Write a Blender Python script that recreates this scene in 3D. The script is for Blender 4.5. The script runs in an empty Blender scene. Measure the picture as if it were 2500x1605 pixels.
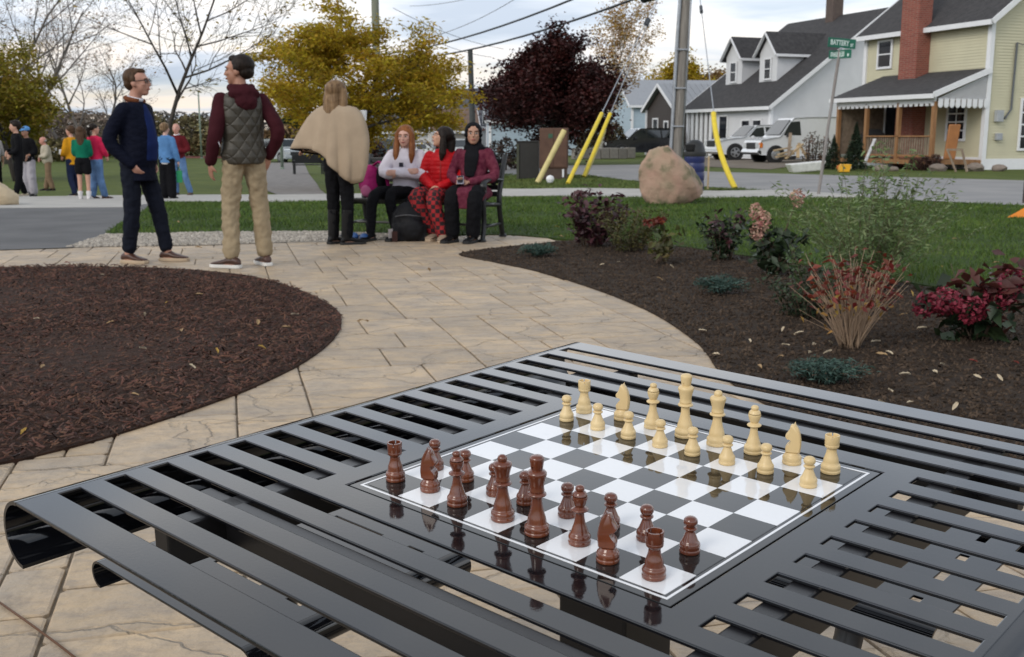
import bpy, bmesh, math, random
import numpy as np
from mathutils import Vector, Matrix, Euler

S = bpy.context.scene
COL = S.collection
R = math.radians
PI = math.pi
random.seed(11)
RNG = np.random.default_rng(11)

# ---------------------------------------------------------------- camera
F = 2585.5                    # focal length in pixels of the 2500 px wide photograph
PITCH = R(10.249)
HC = 1.15                     # eye height
cam_d = bpy.data.cameras.new('camera')
cam = bpy.data.objects.new('camera', cam_d)
COL.objects.link(cam)
cam.location = (0, 0, HC)
cam.rotation_euler = (PI / 2 - PITCH, 0, 0)
cam_d.sensor_width = 36
cam_d.sensor_fit = 'HORIZONTAL'
cam_d.lens = F / 2500 * 36
cam_d.clip_start = 0.05
cam_d.clip_end = 3000
cam_d.dof.use_dof = True
cam_d.dof.focus_distance = 1.45
cam_d.dof.aperture_fstop = 17.0
S.camera = cam

# ---------------------------------------------------------------- sky and sun
SUN_EL, SUN_AZ = R(34), R(222)          # azimuth clockwise from +Y: behind the camera, to its left
W = bpy.data.worlds.new('World')
S.world = W
W.use_nodes = True
nt = W.node_tree
nt.nodes.clear()
def wn(t, **k):
    n = nt.nodes.new(t)
    for a, b in k.items():
        setattr(n, a, b)
    return n
wl = nt.links.new
out = wn('ShaderNodeOutputWorld')
bg = wn('ShaderNodeBackground')
sky = wn('ShaderNodeTexSky', sky_type='NISHITA')
sky.sun_disc = False
sky.sun_elevation = SUN_EL
sky.sun_rotation = SUN_AZ
sky.altitude = 200
sky.air_density = 1.0
sky.dust_density = 1.5
skyscale = wn('ShaderNodeVectorMath', operation='SCALE')
skyscale.inputs['Scale'].default_value = 0.10
wl(sky.outputs[0], skyscale.inputs[0])
tc = wn('ShaderNodeTexCoord')
sep = wn('ShaderNodeSeparateXYZ')
wl(tc.outputs['Generated'], sep.inputs[0])
def wm(op, a, b=None, clamp=False):
    n = wn('ShaderNodeMath', operation=op)
    n.use_clamp = clamp
    for i, x in enumerate((a, b)):
        if x is None:
            continue
        if isinstance(x, (int, float)):
            n.inputs[i].default_value = x
        else:
            wl(x, n.inputs[i])
    return n.outputs[0]
# a layer of cloud at one height, seen in perspective (long streaks near the horizon)
zz = wm('ADD', wm('MAXIMUM', sep.outputs['Z'], 0.0), 0.11)
cx = wm('DIVIDE', sep.outputs['X'], zz)
cy = wm('DIVIDE', sep.outputs['Y'], zz)
comb = wn('ShaderNodeCombineXYZ')
wl(wm('MULTIPLY', cx, 0.55), comb.inputs[0])
wl(wm('MULTIPLY', cy, 0.8), comb.inputs[1])
n1 = wn('ShaderNodeTexNoise')
n1.inputs['Scale'].default_value = 0.9
n1.inputs['Detail'].default_value = 5
n1.inputs['Roughness'].default_value = 0.5
n1.inputs['Distortion'].default_value = 0.5
wl(comb.outputs[0], n1.inputs['Vector'])
n2 = wn('ShaderNodeTexNoise')
n2.inputs['Scale'].default_value = 1.5
n2.inputs['Detail'].default_value = 5
n2.inputs['Roughness'].default_value = 0.5
n2.inputs['Distortion'].default_value = 0.6
wl(comb.outputs[0], n2.inputs['Vector'])
cov = wn('ShaderNodeValToRGB')
cov.color_ramp.elements[0].position = 0.30
cov.color_ramp.elements[0].color = (0.55, 0.55, 0.55, 1)
cov.color_ramp.elements[1].position = 0.52
wl(n1.outputs[0], cov.inputs[0])
cc = wn('ShaderNodeValToRGB')
cr = cc.color_ramp
cr.elements[0].position = 0.34
cr.elements[0].color = (0.50, 0.57, 0.67, 1)
cr.elements[1].position = 0.66
cr.elements[1].color = (1.0, 0.99, 0.98, 1)
e = cr.elements.new(0.5)
e.color = (0.72, 0.77, 0.84, 1)
wl(n2.outputs[0], cc.inputs[0])
# thin cloud low in the sky is lit warm by the low light behind it
warm = wn('ShaderNodeMix', data_type='RGBA')
low = wm('SUBTRACT', 1.0, wm('MULTIPLY', wm('MAXIMUM', sep.outputs['Z'], 0.0), 6.0), True)
wl(wm('MULTIPLY', low, wm('MULTIPLY', wm('SUBTRACT', n2.outputs[0], 0.42), 5.0, True)), warm.inputs['Factor'])
wl(cc.outputs[0], warm.inputs['A'])
warm.inputs['B'].default_value = (0.98, 0.84, 0.70, 1)
mixc = wn('ShaderNodeMix', data_type='RGBA')
wl(cov.outputs[0], mixc.inputs['Factor'])
wl(skyscale.outputs[0], mixc.inputs['A'])
wl(warm.outputs[2], mixc.inputs['B'])
wl(mixc.outputs[2], bg.inputs['Color'])
# sky strength by height: unseen band above the frame brightened for table reflections, overhead dimmed
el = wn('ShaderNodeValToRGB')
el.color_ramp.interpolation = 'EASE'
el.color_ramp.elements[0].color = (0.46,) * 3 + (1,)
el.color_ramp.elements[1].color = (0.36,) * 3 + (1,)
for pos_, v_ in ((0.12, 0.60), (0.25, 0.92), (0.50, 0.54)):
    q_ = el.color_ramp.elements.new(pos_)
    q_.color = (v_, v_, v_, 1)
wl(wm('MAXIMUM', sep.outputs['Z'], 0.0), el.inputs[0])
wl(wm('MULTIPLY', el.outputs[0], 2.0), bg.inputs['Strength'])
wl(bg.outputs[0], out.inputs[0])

sd = bpy.data.lights.new('sun', 'SUN')
sd.energy = 1.3
sd.angle = R(25)
sd.color = (1.0, 0.93, 0.84)
sun = bpy.data.objects.new('sun', sd)
COL.objects.link(sun)
sun.rotation_euler = Euler((PI / 2 - SUN_EL, 0, PI - SUN_AZ), 'XYZ')
sun.location = (-6, -6, 8)

S.view_settings.view_transform = 'Standard'
S.view_settings.look = 'None'
S.view_settings.exposure = 0.18
S.view_settings.gamma = 1.0
S.render.engine = 'CYCLES'
S.cycles.max_bounces = 7
S.cycles.diffuse_bounces = 3
S.cycles.glossy_bounces = 4
S.cycles.transparent_max_bounces = 8
S.cycles.use_denoising = True

# ---------------------------------------------------------------- pixels to places
def hz(x, y):                 # the park falls gently away behind the plaza on the left
    t = min(max((2.0 - x) / 6.0, 0), 1)
    t = t * t * (3 - 2 * t)
    return -0.03 * min(max(0, y - 17), 20) * t
CP, SP_ = math.cos(PITCH), math.sin(PITCH)
def ray(px, py):
    a, b = (px - 1250) / F, (py - 802.5) / F
    return Vector((a, CP - b * SP_, -SP_ - b * CP))
def G(px, py):                # the point of the ground seen at a pixel of the photograph
    d = ray(px, py)
    z = 0.0
    for _ in range(25):
        k = (z - HC) / d.z
        z = 0.5 * z + 0.5 * hz(d.x * k, d.y * k)
    return Vector((d.x * k, d.y * k, z))
def A(px, py, Y):             # the point seen at a pixel, Y metres in front of the camera
    d = ray(px, py)
    return Vector((0, 0, HC)) + d * (Y / d.y)

# ---------------------------------------------------------------- materials
MATS = {}
def mat(name, col, rough=0.6, col2=None, var=0.12, vs=6.0, metal=0.0, bump=0.0, bs=60.0, spec=0.5, coat=0.0,
        rand=0.0, island=0.0, hue=None, detail=4.0, bdist=0.01, stretch=None, trans=0.0):
    if name in MATS:
        return MATS[name]
    m = bpy.data.materials.new(name)
    m.use_nodes = True
    t = m.node_tree
    b = t.nodes['Principled BSDF']
    L = t.links.new
    b.inputs['Roughness'].default_value = rough
    b.inputs['Metallic'].default_value = metal
    b.inputs['Specular IOR Level'].default_value = spec
    b.inputs['Coat Weight'].default_value = coat
    b.inputs['Coat Roughness'].default_value = 0.06
    tcn = t.nodes.new('ShaderNodeTexCoord')
    vec = tcn.outputs['Object']
    if stretch:
        mp = t.nodes.new('ShaderNodeMapping')
        mp.inputs['Scale'].default_value = stretch
        L(vec, mp.inputs[0])
        vec = mp.outputs[0]
    no = t.nodes.new('ShaderNodeTexNoise')
    no.inputs['Scale'].default_value = vs
    no.inputs['Detail'].default_value = detail
    L(vec, no.inputs['Vector'])
    mix = t.nodes.new('ShaderNodeMix')
    mix.data_type = 'RGBA'
    ca = Vector(col[:3])
    if col2 is None:
        a, c = ca * (1 - var), ca * (1 + var)
    else:
        a, c = ca, Vector(col2[:3])
    mix.inputs['A'].default_value = (*a, 1)
    mix.inputs['B'].default_value = (*c, 1)
    rmp = t.nodes.new('ShaderNodeMapRange')
    rmp.inputs[1].default_value = 0.32
    rmp.inputs[2].default_value = 0.68
    L(no.outputs[0], rmp.inputs[0])
    L(rmp.outputs[0], mix.inputs['Factor'])
    colout = mix.outputs[2]
    if rand or island:
        hs = t.nodes.new('ShaderNodeHueSaturation')
        if island:
            gi = t.nodes.new('ShaderNodeNewGeometry')
            rnd, amt = gi.outputs['Random Per Island'], island
        else:
            oi = t.nodes.new('ShaderNodeObjectInfo')
            rnd, amt = oi.outputs['Random'], rand
        mr = t.nodes.new('ShaderNodeMapRange')
        mr.inputs[3].default_value = 1 - amt
        mr.inputs[4].default_value = 1 + amt
        L(rnd, mr.inputs[0])
        L(mr.outputs[0], hs.inputs['Value'])
        if hue:
            mh = t.nodes.new('ShaderNodeMapRange')
            mh.inputs[3].default_value = 0.5 - hue
            mh.inputs[4].default_value = 0.5 + hue
            ml = t.nodes.new('ShaderNodeMath')
            ml.operation = 'MULTIPLY'
            ml.inputs[1].default_value = 7.31
            fr = t.nodes.new('ShaderNodeMath')
            fr.operation = 'FRACT'
            L(rnd, ml.inputs[0])
            L(ml.outputs[0], fr.inputs[0])
            L(fr.outputs[0], mh.inputs[0])
            L(mh.outputs[0], hs.inputs['Hue'])
        L(colout, hs.inputs['Color'])
        colout = hs.outputs[0]
    L(colout, b.inputs['Base Color'])
    if bump:
        n2_ = t.nodes.new('ShaderNodeTexNoise')
        n2_.inputs['Scale'].default_value = bs
        n2_.inputs['Detail'].default_value = 5
        L(vec, n2_.inputs['Vector'])
        bp = t.nodes.new('ShaderNodeBump')
        bp.inputs['Strength'].default_value = bump
        bp.inputs['Distance'].default_value = bdist
        L(n2_.outputs[0], bp.inputs['Height'])
        L(bp.outputs[0], b.inputs['Normal'])
    if trans:                                  # leaves let some light through
        tr = t.nodes.new('ShaderNodeBsdfTranslucent')
        L(colout, tr.inputs['Color'])
        ms = t.nodes.new('ShaderNodeMixShader')
        ms.inputs[0].default_value = trans
        L(b.outputs[0], ms.inputs[1])
        L(tr.outputs[0], ms.inputs[2])
        L(ms.outputs[0], t.nodes['Material Output'].inputs[0])
    MATS[name] = m
    return m

def nodes_of(m):
    t = m.node_tree
    return t, t.nodes['Principled BSDF'], t.links.new

def quilt(name, col, k, rough=0.55, strength=0.9):
    """cloth quilted in diamonds: relief only"""
    m = mat(name, col, rough, var=0.15, vs=9)
    t, b, L = nodes_of(m)
    tcn = t.nodes.new('ShaderNodeTexCoord')
    sp = t.nodes.new('ShaderNodeSeparateXYZ')
    L(tcn.outputs['Object'], sp.inputs[0])
    def M_(op, a, c):
        n = t.nodes.new('ShaderNodeMath')
        n.operation = op
        for i, x in enumerate((a, c)):
            if isinstance(x, (int, float)):
                n.inputs[i].default_value = x
            else:
                L(x, n.inputs[i])
        return n.outputs[0]
    h = M_('ADD', sp.outputs['X'], M_('MULTIPLY', sp.outputs['Y'], 0.7))
    z = M_('MULTIPLY', sp.outputs['Z'], 0.75)
    p = M_('PINGPONG', M_('MULTIPLY', M_('ADD', h, z), k), 1.0)
    q = M_('PINGPONG', M_('MULTIPLY', M_('SUBTRACT', h, z), k), 1.0)
    hgt = M_('POWER', M_('MINIMUM', p, q), 0.5)
    bp = t.nodes.new('ShaderNodeBump')
    bp.inputs['Strength'].default_value = strength
    bp.inputs['Distance'].default_value = 0.012
    L(hgt, bp.inputs['Height'])
    L(bp.outputs[0], b.inputs['Normal'])
    return m

def checkmat(name, c1, c2, c3, scale):
    """plaid cloth"""
    m = mat(name, c1, 0.85)
    t, b, L = nodes_of(m)
    tcn = t.nodes.new('ShaderNodeTexCoord')
    ck = t.nodes.new('ShaderNodeTexChecker')
    ck.inputs['Scale'].default_value = scale
    ck.inputs['Color1'].default_value = (*c1, 1)
    ck.inputs['Color2'].default_value = (*c2, 1)
    L(tcn.outputs['Object'], ck.inputs['Vector'])
    L(ck.outputs[0], b.inputs['Base Color'])
    return m

# ---------------------------------------------------------------- mesh builder
class MB:
    def __init__(s):
        s.v, s.f, s.mi = [], [], []
    def add(s, vs, fs, mi=0, M=None):
        o = len(s.v)
        if M is not None:
            vs = [M @ Vector(p) for p in vs]
        s.v += [tuple(p) for p in vs]
        s.f += [tuple(i + o for i in f) for f in fs]
        s.mi += [mi] * len(fs)
        return s
    def box(s, c, size, M=None, mi=0, rz=0.0, taper=1.0):
        x, y, z = (d / 2 for d in size)
        vs = []
        for k, sg in ((1, -1), (taper, 1)):
            vs += [(-x * k, -y * k, sg * z), (x * k, -y * k, sg * z), (x * k, y * k, sg * z), (-x * k, y * k, sg * z)]
        T = Matrix.Translation(c) @ Matrix.Rotation(rz, 4, 'Z')
        if M is not None:
            T = M @ T
        return s.add(vs, [(3, 2, 1, 0), (4, 5, 6, 7), (0, 1, 5, 4), (1, 2, 6, 5), (2, 3, 7, 6), (3, 0, 4, 7)], mi, T)
    def beam(s, a, b, w, h, up=(0, 0, 1), mi=0):
        a, b = Vector(a), Vector(b)
        d = (b - a)
        L = d.length
        d.normalize()
        u = Vector(up)
        x = d.cross(u)
        if x.length < 1e-4:
            x = d.cross(Vector((1, 0, 0)))
        x.normalize()
        u = x.cross(d)
        M = Matrix((x, d, u)).transposed().to_4x4()
        M.translation = (a + b) / 2
        return s.box((0, 0, 0), (w, L, h), M, mi)
    def rings(s, rs, cap=True, mi=0, closed=True, M=None):
        n = len(rs[0])
        vs = [p for r in rs for p in r]
        fs = []
        for i in range(len(rs) - 1):
            for j in range(n if closed else n - 1):
                k = (j + 1) % n
                fs.append((i * n + j, i * n + k, (i + 1) * n + k, (i + 1) * n + j))
        if cap:
            fs.append(tuple(range(n - 1, -1, -1)))
            fs.append(tuple((len(rs) - 1) * n + j for j in range(n)))
        return s.add(vs, fs, mi, M)
    def tube(s, pts, rad, n=8, cap=True, mi=0, flat=1.0, up=None):
        pts = [Vector(p) for p in pts]
        if not hasattr(rad, '__len__'):
            rad = [rad] * len(pts)
        rs = []
        x = None
        for i, p in enumerate(pts):
            d = (pts[min(i + 1, len(pts) - 1)] - pts[max(i - 1, 0)])
            if d.length < 1e-9:
                d = Vector((0, 0, 1))
            d.normalize()
            if x is None:
                r0 = Vector(up) if up else (Vector((0, 0, 1)) if abs(d.z) < 0.9 else Vector((0, 1, 0)))
                x = d.cross(r0).normalized()
            else:
                x = (x - d * x.dot(d))
                x.normalize()
            y = d.cross(x)
            r = rad[i]
            rs.append([p + x * (r * math.cos(a)) + y * (r * flat * math.sin(a)) for a in (2 * PI * k / n for k in range(n))])
        return s.rings(rs, cap, mi)
    def lathe(s, prof, n=20, M=None, mi=0):
        rs = [[(r * math.cos(2 * PI * k / n), r * math.sin(2 * PI * k / n), z) for k in range(n)] for r, z in prof]
        return s.rings(rs, True, mi, True, M)
    def ell(s, c, r, M=None, mi=0, nu=14, nv=9):
        rs = []
        for i in range(nv):
            a = PI * (i + 0.02) / (nv - 1 + 0.04) - PI / 2
            rs.append([(c[0] + r[0] * math.cos(a) * math.cos(t), c[1] + r[1] * math.cos(a) * math.sin(t), c[2] + r[2] * math.sin(a))
                       for t in (2 * PI * k / nu for k in range(nu))])
        return s.rings(rs, True, mi, True, M)
    def prism(s, poly, z0, z1, M=None, mi=0):
        n = len(poly)
        vs = [(x, y, z0) for x, y in poly] + [(x, y, z1) for x, y in poly]
        fs = [tuple(range(n - 1, -1, -1)), tuple(range(n, 2 * n))] + [(i, (i + 1) % n, n + (i + 1) % n, n + i) for i in range(n)]
        return s.add(vs, fs, mi, M)
    def arr(s, vs, fs, mi=0):
        o = len(s.v)
        s.v += [tuple(p) for p in vs.tolist()]
        s.f += [tuple(r) for r in (fs + o).tolist()]
        s.mi += [mi] * len(fs)
        return s
    def build(s, name, m, parent=None, smooth=False, bevel=0.0, M=None, sharp=None):
        me = bpy.data.meshes.new(name)
        me.from_pydata(s.v, [], s.f)
        ms = m if isinstance(m, (list, tuple)) else [m]
        for x in ms:
            me.materials.append(x)
        if len(ms) > 1:
            me.polygons.foreach_set('material_index', s.mi)
        if smooth:
            me.polygons.foreach_set('use_smooth', [True] * len(me.polygons))
            if sharp:
                me.set_sharp_from_angle(angle=R(sharp))
        me.update()
        o = bpy.data.objects.new(name, me)
        COL.objects.link(o)
        if parent is not None:
            o.parent = parent
        if M is not None:
            o.matrix_basis = M
        if bevel:
            bm_ = o.modifiers.new('bevel', 'BEVEL')
            bm_.width = bevel
            bm_.segments = 2
            bm_.limit_method = 'ANGLE'
            bm_.angle_limit = R(40)
        return o

def tag(o, label=None, cat=None, group=None, kind=None):
    if label:
        o['label'] = label
    if cat:
        o['category'] = cat
    if group:
        o['group'] = group
    if kind:
        o['kind'] = kind
    return o
def empty(name, loc=(0, 0, 0), rz=0.0, label=None, cat=None, group=None, scale=1.0):
    o = bpy.data.objects.new(name, None)
    COL.objects.link(o)
    o.location = loc
    o.rotation_euler = (0, 0, rz)
    o.scale = (scale,) * 3
    o.empty_display_size = 0.1
    return tag(o, label, cat, group)
def share(name, me, parent=None, loc=(0, 0, 0), rz=0.0, scale=1.0):
    o = bpy.data.objects.new(name, me)
    COL.objects.link(o)
    o.parent = parent
    o.location = loc
    o.rotation_euler = (0, 0, rz)
    o.scale = (scale,) * 3 if not hasattr(scale, '__len__') else scale
    return o
def remesh(o, voxel, it=4, disp=0.0, dscale=0.12, fac=0.5):
    m = o.modifiers.new('remesh', 'REMESH')
    m.mode = 'VOXEL'
    m.voxel_size = voxel
    m.use_smooth_shade = True
    if it:
        sm = o.modifiers.new('smooth', 'SMOOTH')
        sm.factor = fac
        sm.iterations = it
    if disp:
        k = 'folds%.3f' % dscale
        tx = bpy.data.textures.get(k) or bpy.data.textures.new(k, 'CLOUDS')
        tx.noise_scale = dscale
        d = o.modifiers.new('folds', 'DISPLACE')
        d.texture = tx
        d.strength = disp
        d.mid_level = 0.5
        d.texture_coords = 'GLOBAL'
    return o
def catmull(pts, n=6, closed=False):
    P = [Vector(p) for p in pts]
    if closed:
        P = [P[-1]] + P + P[:2]
    else:
        P = [P[0] * 2 - P[1]] + P + [P[-1] * 2 - P[-2]]
    o = []
    for i in range(1, len(P) - 2):
        a, b, c, d = P[i - 1], P[i], P[i + 1], P[i + 2]
        for k in range(n):
            t = k / n
            o.append(0.5 * ((2 * b) + (c - a) * t + (2 * a - 5 * b + 4 * c - d) * t * t + (3 * b - a - 3 * c + d) * t ** 3))
    if not closed:
        o.append(P[-2])
    return o
def inpoly(P, poly):
    x, y = P[:, 0], P[:, 1]
    r = np.zeros(len(P), bool)
    n = len(poly)
    for i in range(n):
        x1, y1 = poly[i][0], poly[i][1]
        x2, y2 = poly[(i + 1) % n][0], poly[(i + 1) % n][1]
        c = ((y1 > y) != (y2 > y)) & (x < (x2 - x1) * (y - y1) / (y2 - y1 + 1e-12) + x1)
        r ^= c
    return r
def scatter(poly, n):
    q = np.array([(p[0], p[1]) for p in poly])
    lo, hi = q.min(0), q.max(0)
    P = RNG.random((int(n * 2.5) + 10, 2)) * (hi - lo) + lo
    return P[inpoly(P, poly)][:n]
def frame_rand(n, tilt=1.0):
    """n random right-handed frames (n,3,3) with rows x,y,z"""
    a = RNG.random(n) * 2 * PI
    z = np.c_[RNG.normal(size=n) * tilt, RNG.normal(size=n) * tilt, np.ones(n)]
    z /= np.linalg.norm(z, axis=1)[:, None]
    x = np.c_[np.cos(a), np.sin(a), np.zeros(n)]
    x -= z * (x * z).sum(1)[:, None]
    x /= np.linalg.norm(x, axis=1)[:, None]
    return x, np.cross(z, x), z
def leafquads(C, length, width, tilt=1.2, fold=0.25, droop=0.0):
    """leaf-shaped folded faces (6 vertices, 4 triangles) round the centres C"""
    n = len(C)
    x, y, z = frame_rand(n, tilt)
    if droop:
        x[:, 2] -= droop
        x /= np.linalg.norm(x, axis=1)[:, None]
    l = (length * (0.6 + 0.8 * RNG.random(n)))[:, None]
    w = (width * (0.6 + 0.8 * RNG.random(n)))[:, None]
    V = np.stack([C - x * l * 0.5, C - x * l * 0.05 + y * w * 0.5 + z * w * fold, C + x * l * 0.5, C - x * l * 0.05 - y * w * 0.5 + z * w * fold], 1)
    b = np.arange(n)[:, None] * 4
    Fc = np.concatenate([b + np.array([[0, 1, 2]]), b + np.array([[0, 2, 3]])], 0)
    return V.reshape(-1, 3), Fc
def boxes(C, size, tilt=0.4):
    """small slabs round the centres C, size (n,3)"""
    n = len(C)
    x, y, z = frame_rand(n, tilt)
    V = []
    for sx, sy, sz in ((-1, -1, -1), (1, -1, -1), (1, 1, -1), (-1, 1, -1), (-1, -1, 1), (1, -1, 1), (1, 1, 1), (-1, 1, 1)):
        k = 0.75 if sz > 0 else 1.0
        V.append(C + x * (size[:, :1] * sx * 0.5 * k) + y * (size[:, 1:2] * sy * 0.5 * k) + z * (size[:, 2:] * sz * 0.5))
    V = np.stack(V, 1).reshape(-1, 3)
    b = np.arange(n)[:, None] * 8
    Fc = np.concatenate([b + np.array([q]) for q in ((4, 5, 6, 7), (0, 1, 5, 4), (1, 2, 6, 5), (2, 3, 7, 6), (3, 0, 4, 7))], 0)
    return V, Fc
def np_object(name, V, Fc, m, parent=None):
    me = bpy.data.meshes.new(name)
    k = Fc.shape[1]
    me.vertices.add(len(V))
    me.vertices.foreach_set('co', V.astype(np.float32).ravel())
    me.loops.add(Fc.size)
    me.loops.foreach_set('vertex_index', Fc.astype(np.int32).ravel())
    me.polygons.add(len(Fc))
    me.polygons.foreach_set('loop_start', np.arange(0, Fc.size, k, dtype=np.int32))
    me.materials.append(m)
    me.update(calc_edges=True)
    o = bpy.data.objects.new(name, me)
    COL.objects.link(o)
    o.parent = parent
    return o
def sheet(name, poly, dz, m, cuts=0, parent=None, kind='structure', terrain=True, thick=0.0):
    """a sheet of ground bounded by a polygon, following the lie of the land"""
    bm = bmesh.new()
    vs = [bm.verts.new((p[0], p[1], 0)) for p in poly]
    bm.faces.new(vs)
    bmesh.ops.triangulate(bm, faces=bm.faces[:])
    for _ in range(cuts):
        bmesh.ops.subdivide_edges(bm, edges=bm.edges[:], cuts=1, use_grid_fill=True)
    bm.normal_update()
    if sum(f.normal.z for f in bm.faces) < 0:
        bmesh.ops.reverse_faces(bm, faces=bm.faces[:])
    for v in bm.verts:
        v.co.z = dz + (hz(v.co.x, v.co.y) if terrain else 0)
    if thick:
        bound = [e for e in bm.edges if e.is_boundary]
        r = bmesh.ops.extrude_edge_only(bm, edges=bound)
        for v in r['geom']:
            if isinstance(v, bmesh.types.BMVert):
                v.co.z -= thick
    me = bpy.data.meshes.new(name)
    bm.to_mesh(me)
    bm.free()
    me.materials.append(m)
    o = bpy.data.objects.new(name, me)
    COL.objects.link(o)
    o.parent = parent
    if kind:
        o['kind'] = kind
    return o

# ================================================================ THE SETTING
m_grass_far = mat('grass_far', (0.062, 0.088, 0.018), 0.9, col2=(0.10, 0.125, 0.026), vs=0.8, bump=0.9, bs=14, bdist=0.06, detail=8, spec=0.2)
m_grass = mat('grass_sod', (0.024, 0.045, 0.008), 0.9, col2=(0.042, 0.072, 0.013), vs=3.0, bump=0.8, bs=40, bdist=0.03, spec=0.2)
m_blade = mat('grass_blade', (0.040, 0.080, 0.010), 0.7, col2=(0.085, 0.135, 0.020), vs=1.2, island=0.35, hue=0.02, spec=0.3)
m_joint = mat('joint', (0.19, 0.15, 0.105), 0.9, var=0.3, vs=9)
m_asph = mat('asphalt', (0.085, 0.085, 0.088), 0.88, col2=(0.12, 0.12, 0.122), vs=1.3, bump=0.35, bs=160, bdist=0.004, spec=0.3, detail=8)
m_street = mat('street_asphalt', (0.20, 0.20, 0.205), 0.85, col2=(0.27, 0.265, 0.26), vs=0.7, bump=0.3, bs=120, bdist=0.004, spec=0.3, detail=8)
m_conc = mat('concrete', (0.33, 0.32, 0.30), 0.85, col2=(0.42, 0.405, 0.38), vs=1.6, bump=0.25, bs=120, bdist=0.003, spec=0.3)
m_gravel = mat('gravel', (0.30, 0.27, 0.23), 0.9, col2=(0.46, 0.42, 0.36), vs=45, bump=1.0, bs=70, bdist=0.02, spec=0.2)
m_pathg = mat('path_gravel', (0.17, 0.16, 0.155), 0.9, col2=(0.24, 0.225, 0.215), vs=3, bump=0.5, bs=60, bdist=0.02, spec=0.2)
m_mulch = mat('mulch_base', (0.022, 0.011, 0.007), 0.9, col2=(0.05, 0.024, 0.015), vs=14, bump=1.0, bs=35, bdist=0.03, spec=0.2)
m_chip = mat('bark_chip', (0.042, 0.017, 0.011), 0.75, col2=(0.10, 0.045, 0.028), vs=5, island=0.75, hue=0.012, spec=0.35)
m_soil = mat('soil', (0.020, 0.013, 0.009), 0.95, col2=(0.05, 0.034, 0.023), vs=9, bump=1.0, bs=38, bdist=0.03, detail=8, spec=0.2)
m_crumb = mat('soil_crumb', (0.030, 0.020, 0.014), 0.95, col2=(0.075, 0.052, 0.036), vs=7, island=0.5, spec=0.2)
m_dirt = mat('bare_dirt', (0.15, 0.125, 0.10), 0.95, col2=(0.22, 0.19, 0.155), vs=2, bump=0.5, bs=40, bdist=0.03, spec=0.2)

# ---- the ground, one sheet out to the horizon
xs = [-1500, -600, -250, -120, -70, -45, -30] + [-24 + i * 1.5 for i in range(21)] + [10, 15, 22, 30, 45, 70, 120, 250, 600, 1500]
ys = [-1500, -400, -100, -30, -10, 0, 6, 10] + [13 + i * 1.5 for i in range(19)] + [45, 55, 70, 90, 120, 170, 300, 700, 1800]
g = MB()
vs = [(x, y, hz(x, y) - 0.045) for y in ys for x in xs]
nx = len(xs)
g.add(vs, [(j * nx + i, j * nx + i + 1, (j + 1) * nx + i + 1, (j + 1) * nx + i) for j in range(len(ys) - 1) for i in range(nx - 1)])
tag(g.build('ground', m_grass_far, smooth=True), kind='structure')

# ---- outlines
BED_L = [(-9, 8.9), (-6.5, 9.2), (-5.4, 9.33), (-4.57, 9.39), (-3.87, 9.46), (-3.08, 9.33), (-2.46, 9.01), (-2.0, 8.57), (-1.62, 7.98), (-1.34, 7.43),
         (-1.17, 7.0), (-1.07, 6.55), (-1.03, 6.1), (-1.04, 5.65), (-1.1, 5.2), (-1.22, 4.74), (-1.37, 4.36), (-1.52, 4.05),
         (-1.68, 3.79), (-1.86, 3.6), (-2.3, 3.3), (-3.2, 3.0), (-5.5, 2.8), (-9, 2.9)]
BED_R = [(-0.53, 10.49), (-0.19, 9.86), (0.18, 9.2), (0.49, 8.44), (0.75, 7.67), (0.94, 6.85), (1.03, 6.12), (1.05, 5.64), (1.03, 5.15), (1.06, 4.7),
         (1.2, 4.2), (1.55, 3.75), (2.2, 3.3), (3.2, 2.9), (6.5, 2.2), (8.5, 3.5), (5.6, 6.0), (4.4, 6.9), (3.65, 7.47), (3.42, 7.85), (3.15, 8.27), (2.75, 9.2),
         (2.29, 10.2), (1.85, 11.04), (1.3, 11.55), (0.69, 11.86), (0.25, 11.5), (-0.21, 11.04)]
BED_L = [tuple(p[:2]) for p in catmull([(*p, 0) for p in BED_L], 5, True)]
BED_R = [tuple(p[:2]) for p in catmull([(*p, 0) for p in BED_R], 4, True)]
g2 = lambda L: [tuple(G(*p)[:2]) for p in L]
LAWN = [(-4.85, 12.62), (-4.2, 12.8), (-3.65, 12.88), (-2.9, 13.0), (-2.28, 13.02), (-1.7, 12.75), (-1.2, 12.55), (-0.6, 12.6), (0.0, 12.6), (0.69, 11.95), (1.3, 11.62), (1.88, 11.08),
        (2.32, 10.24), (2.78, 9.22), (3.18, 8.3), (3.45, 7.88), (3.7, 7.5), (4.45, 6.95), (5.65, 6.05), (8.6, 3.5), (12, 4), (12.5, 9), (10.5, 14.5),
        (9.0, 17.7), (7.9, 18.6), (6.7, 19.9)] + g2([(1900, 482), (1750, 486), (1500, 483), (1300, 481), (1000, 487), (700, 495), (400, 496), (345, 520), (285, 552)])

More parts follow.
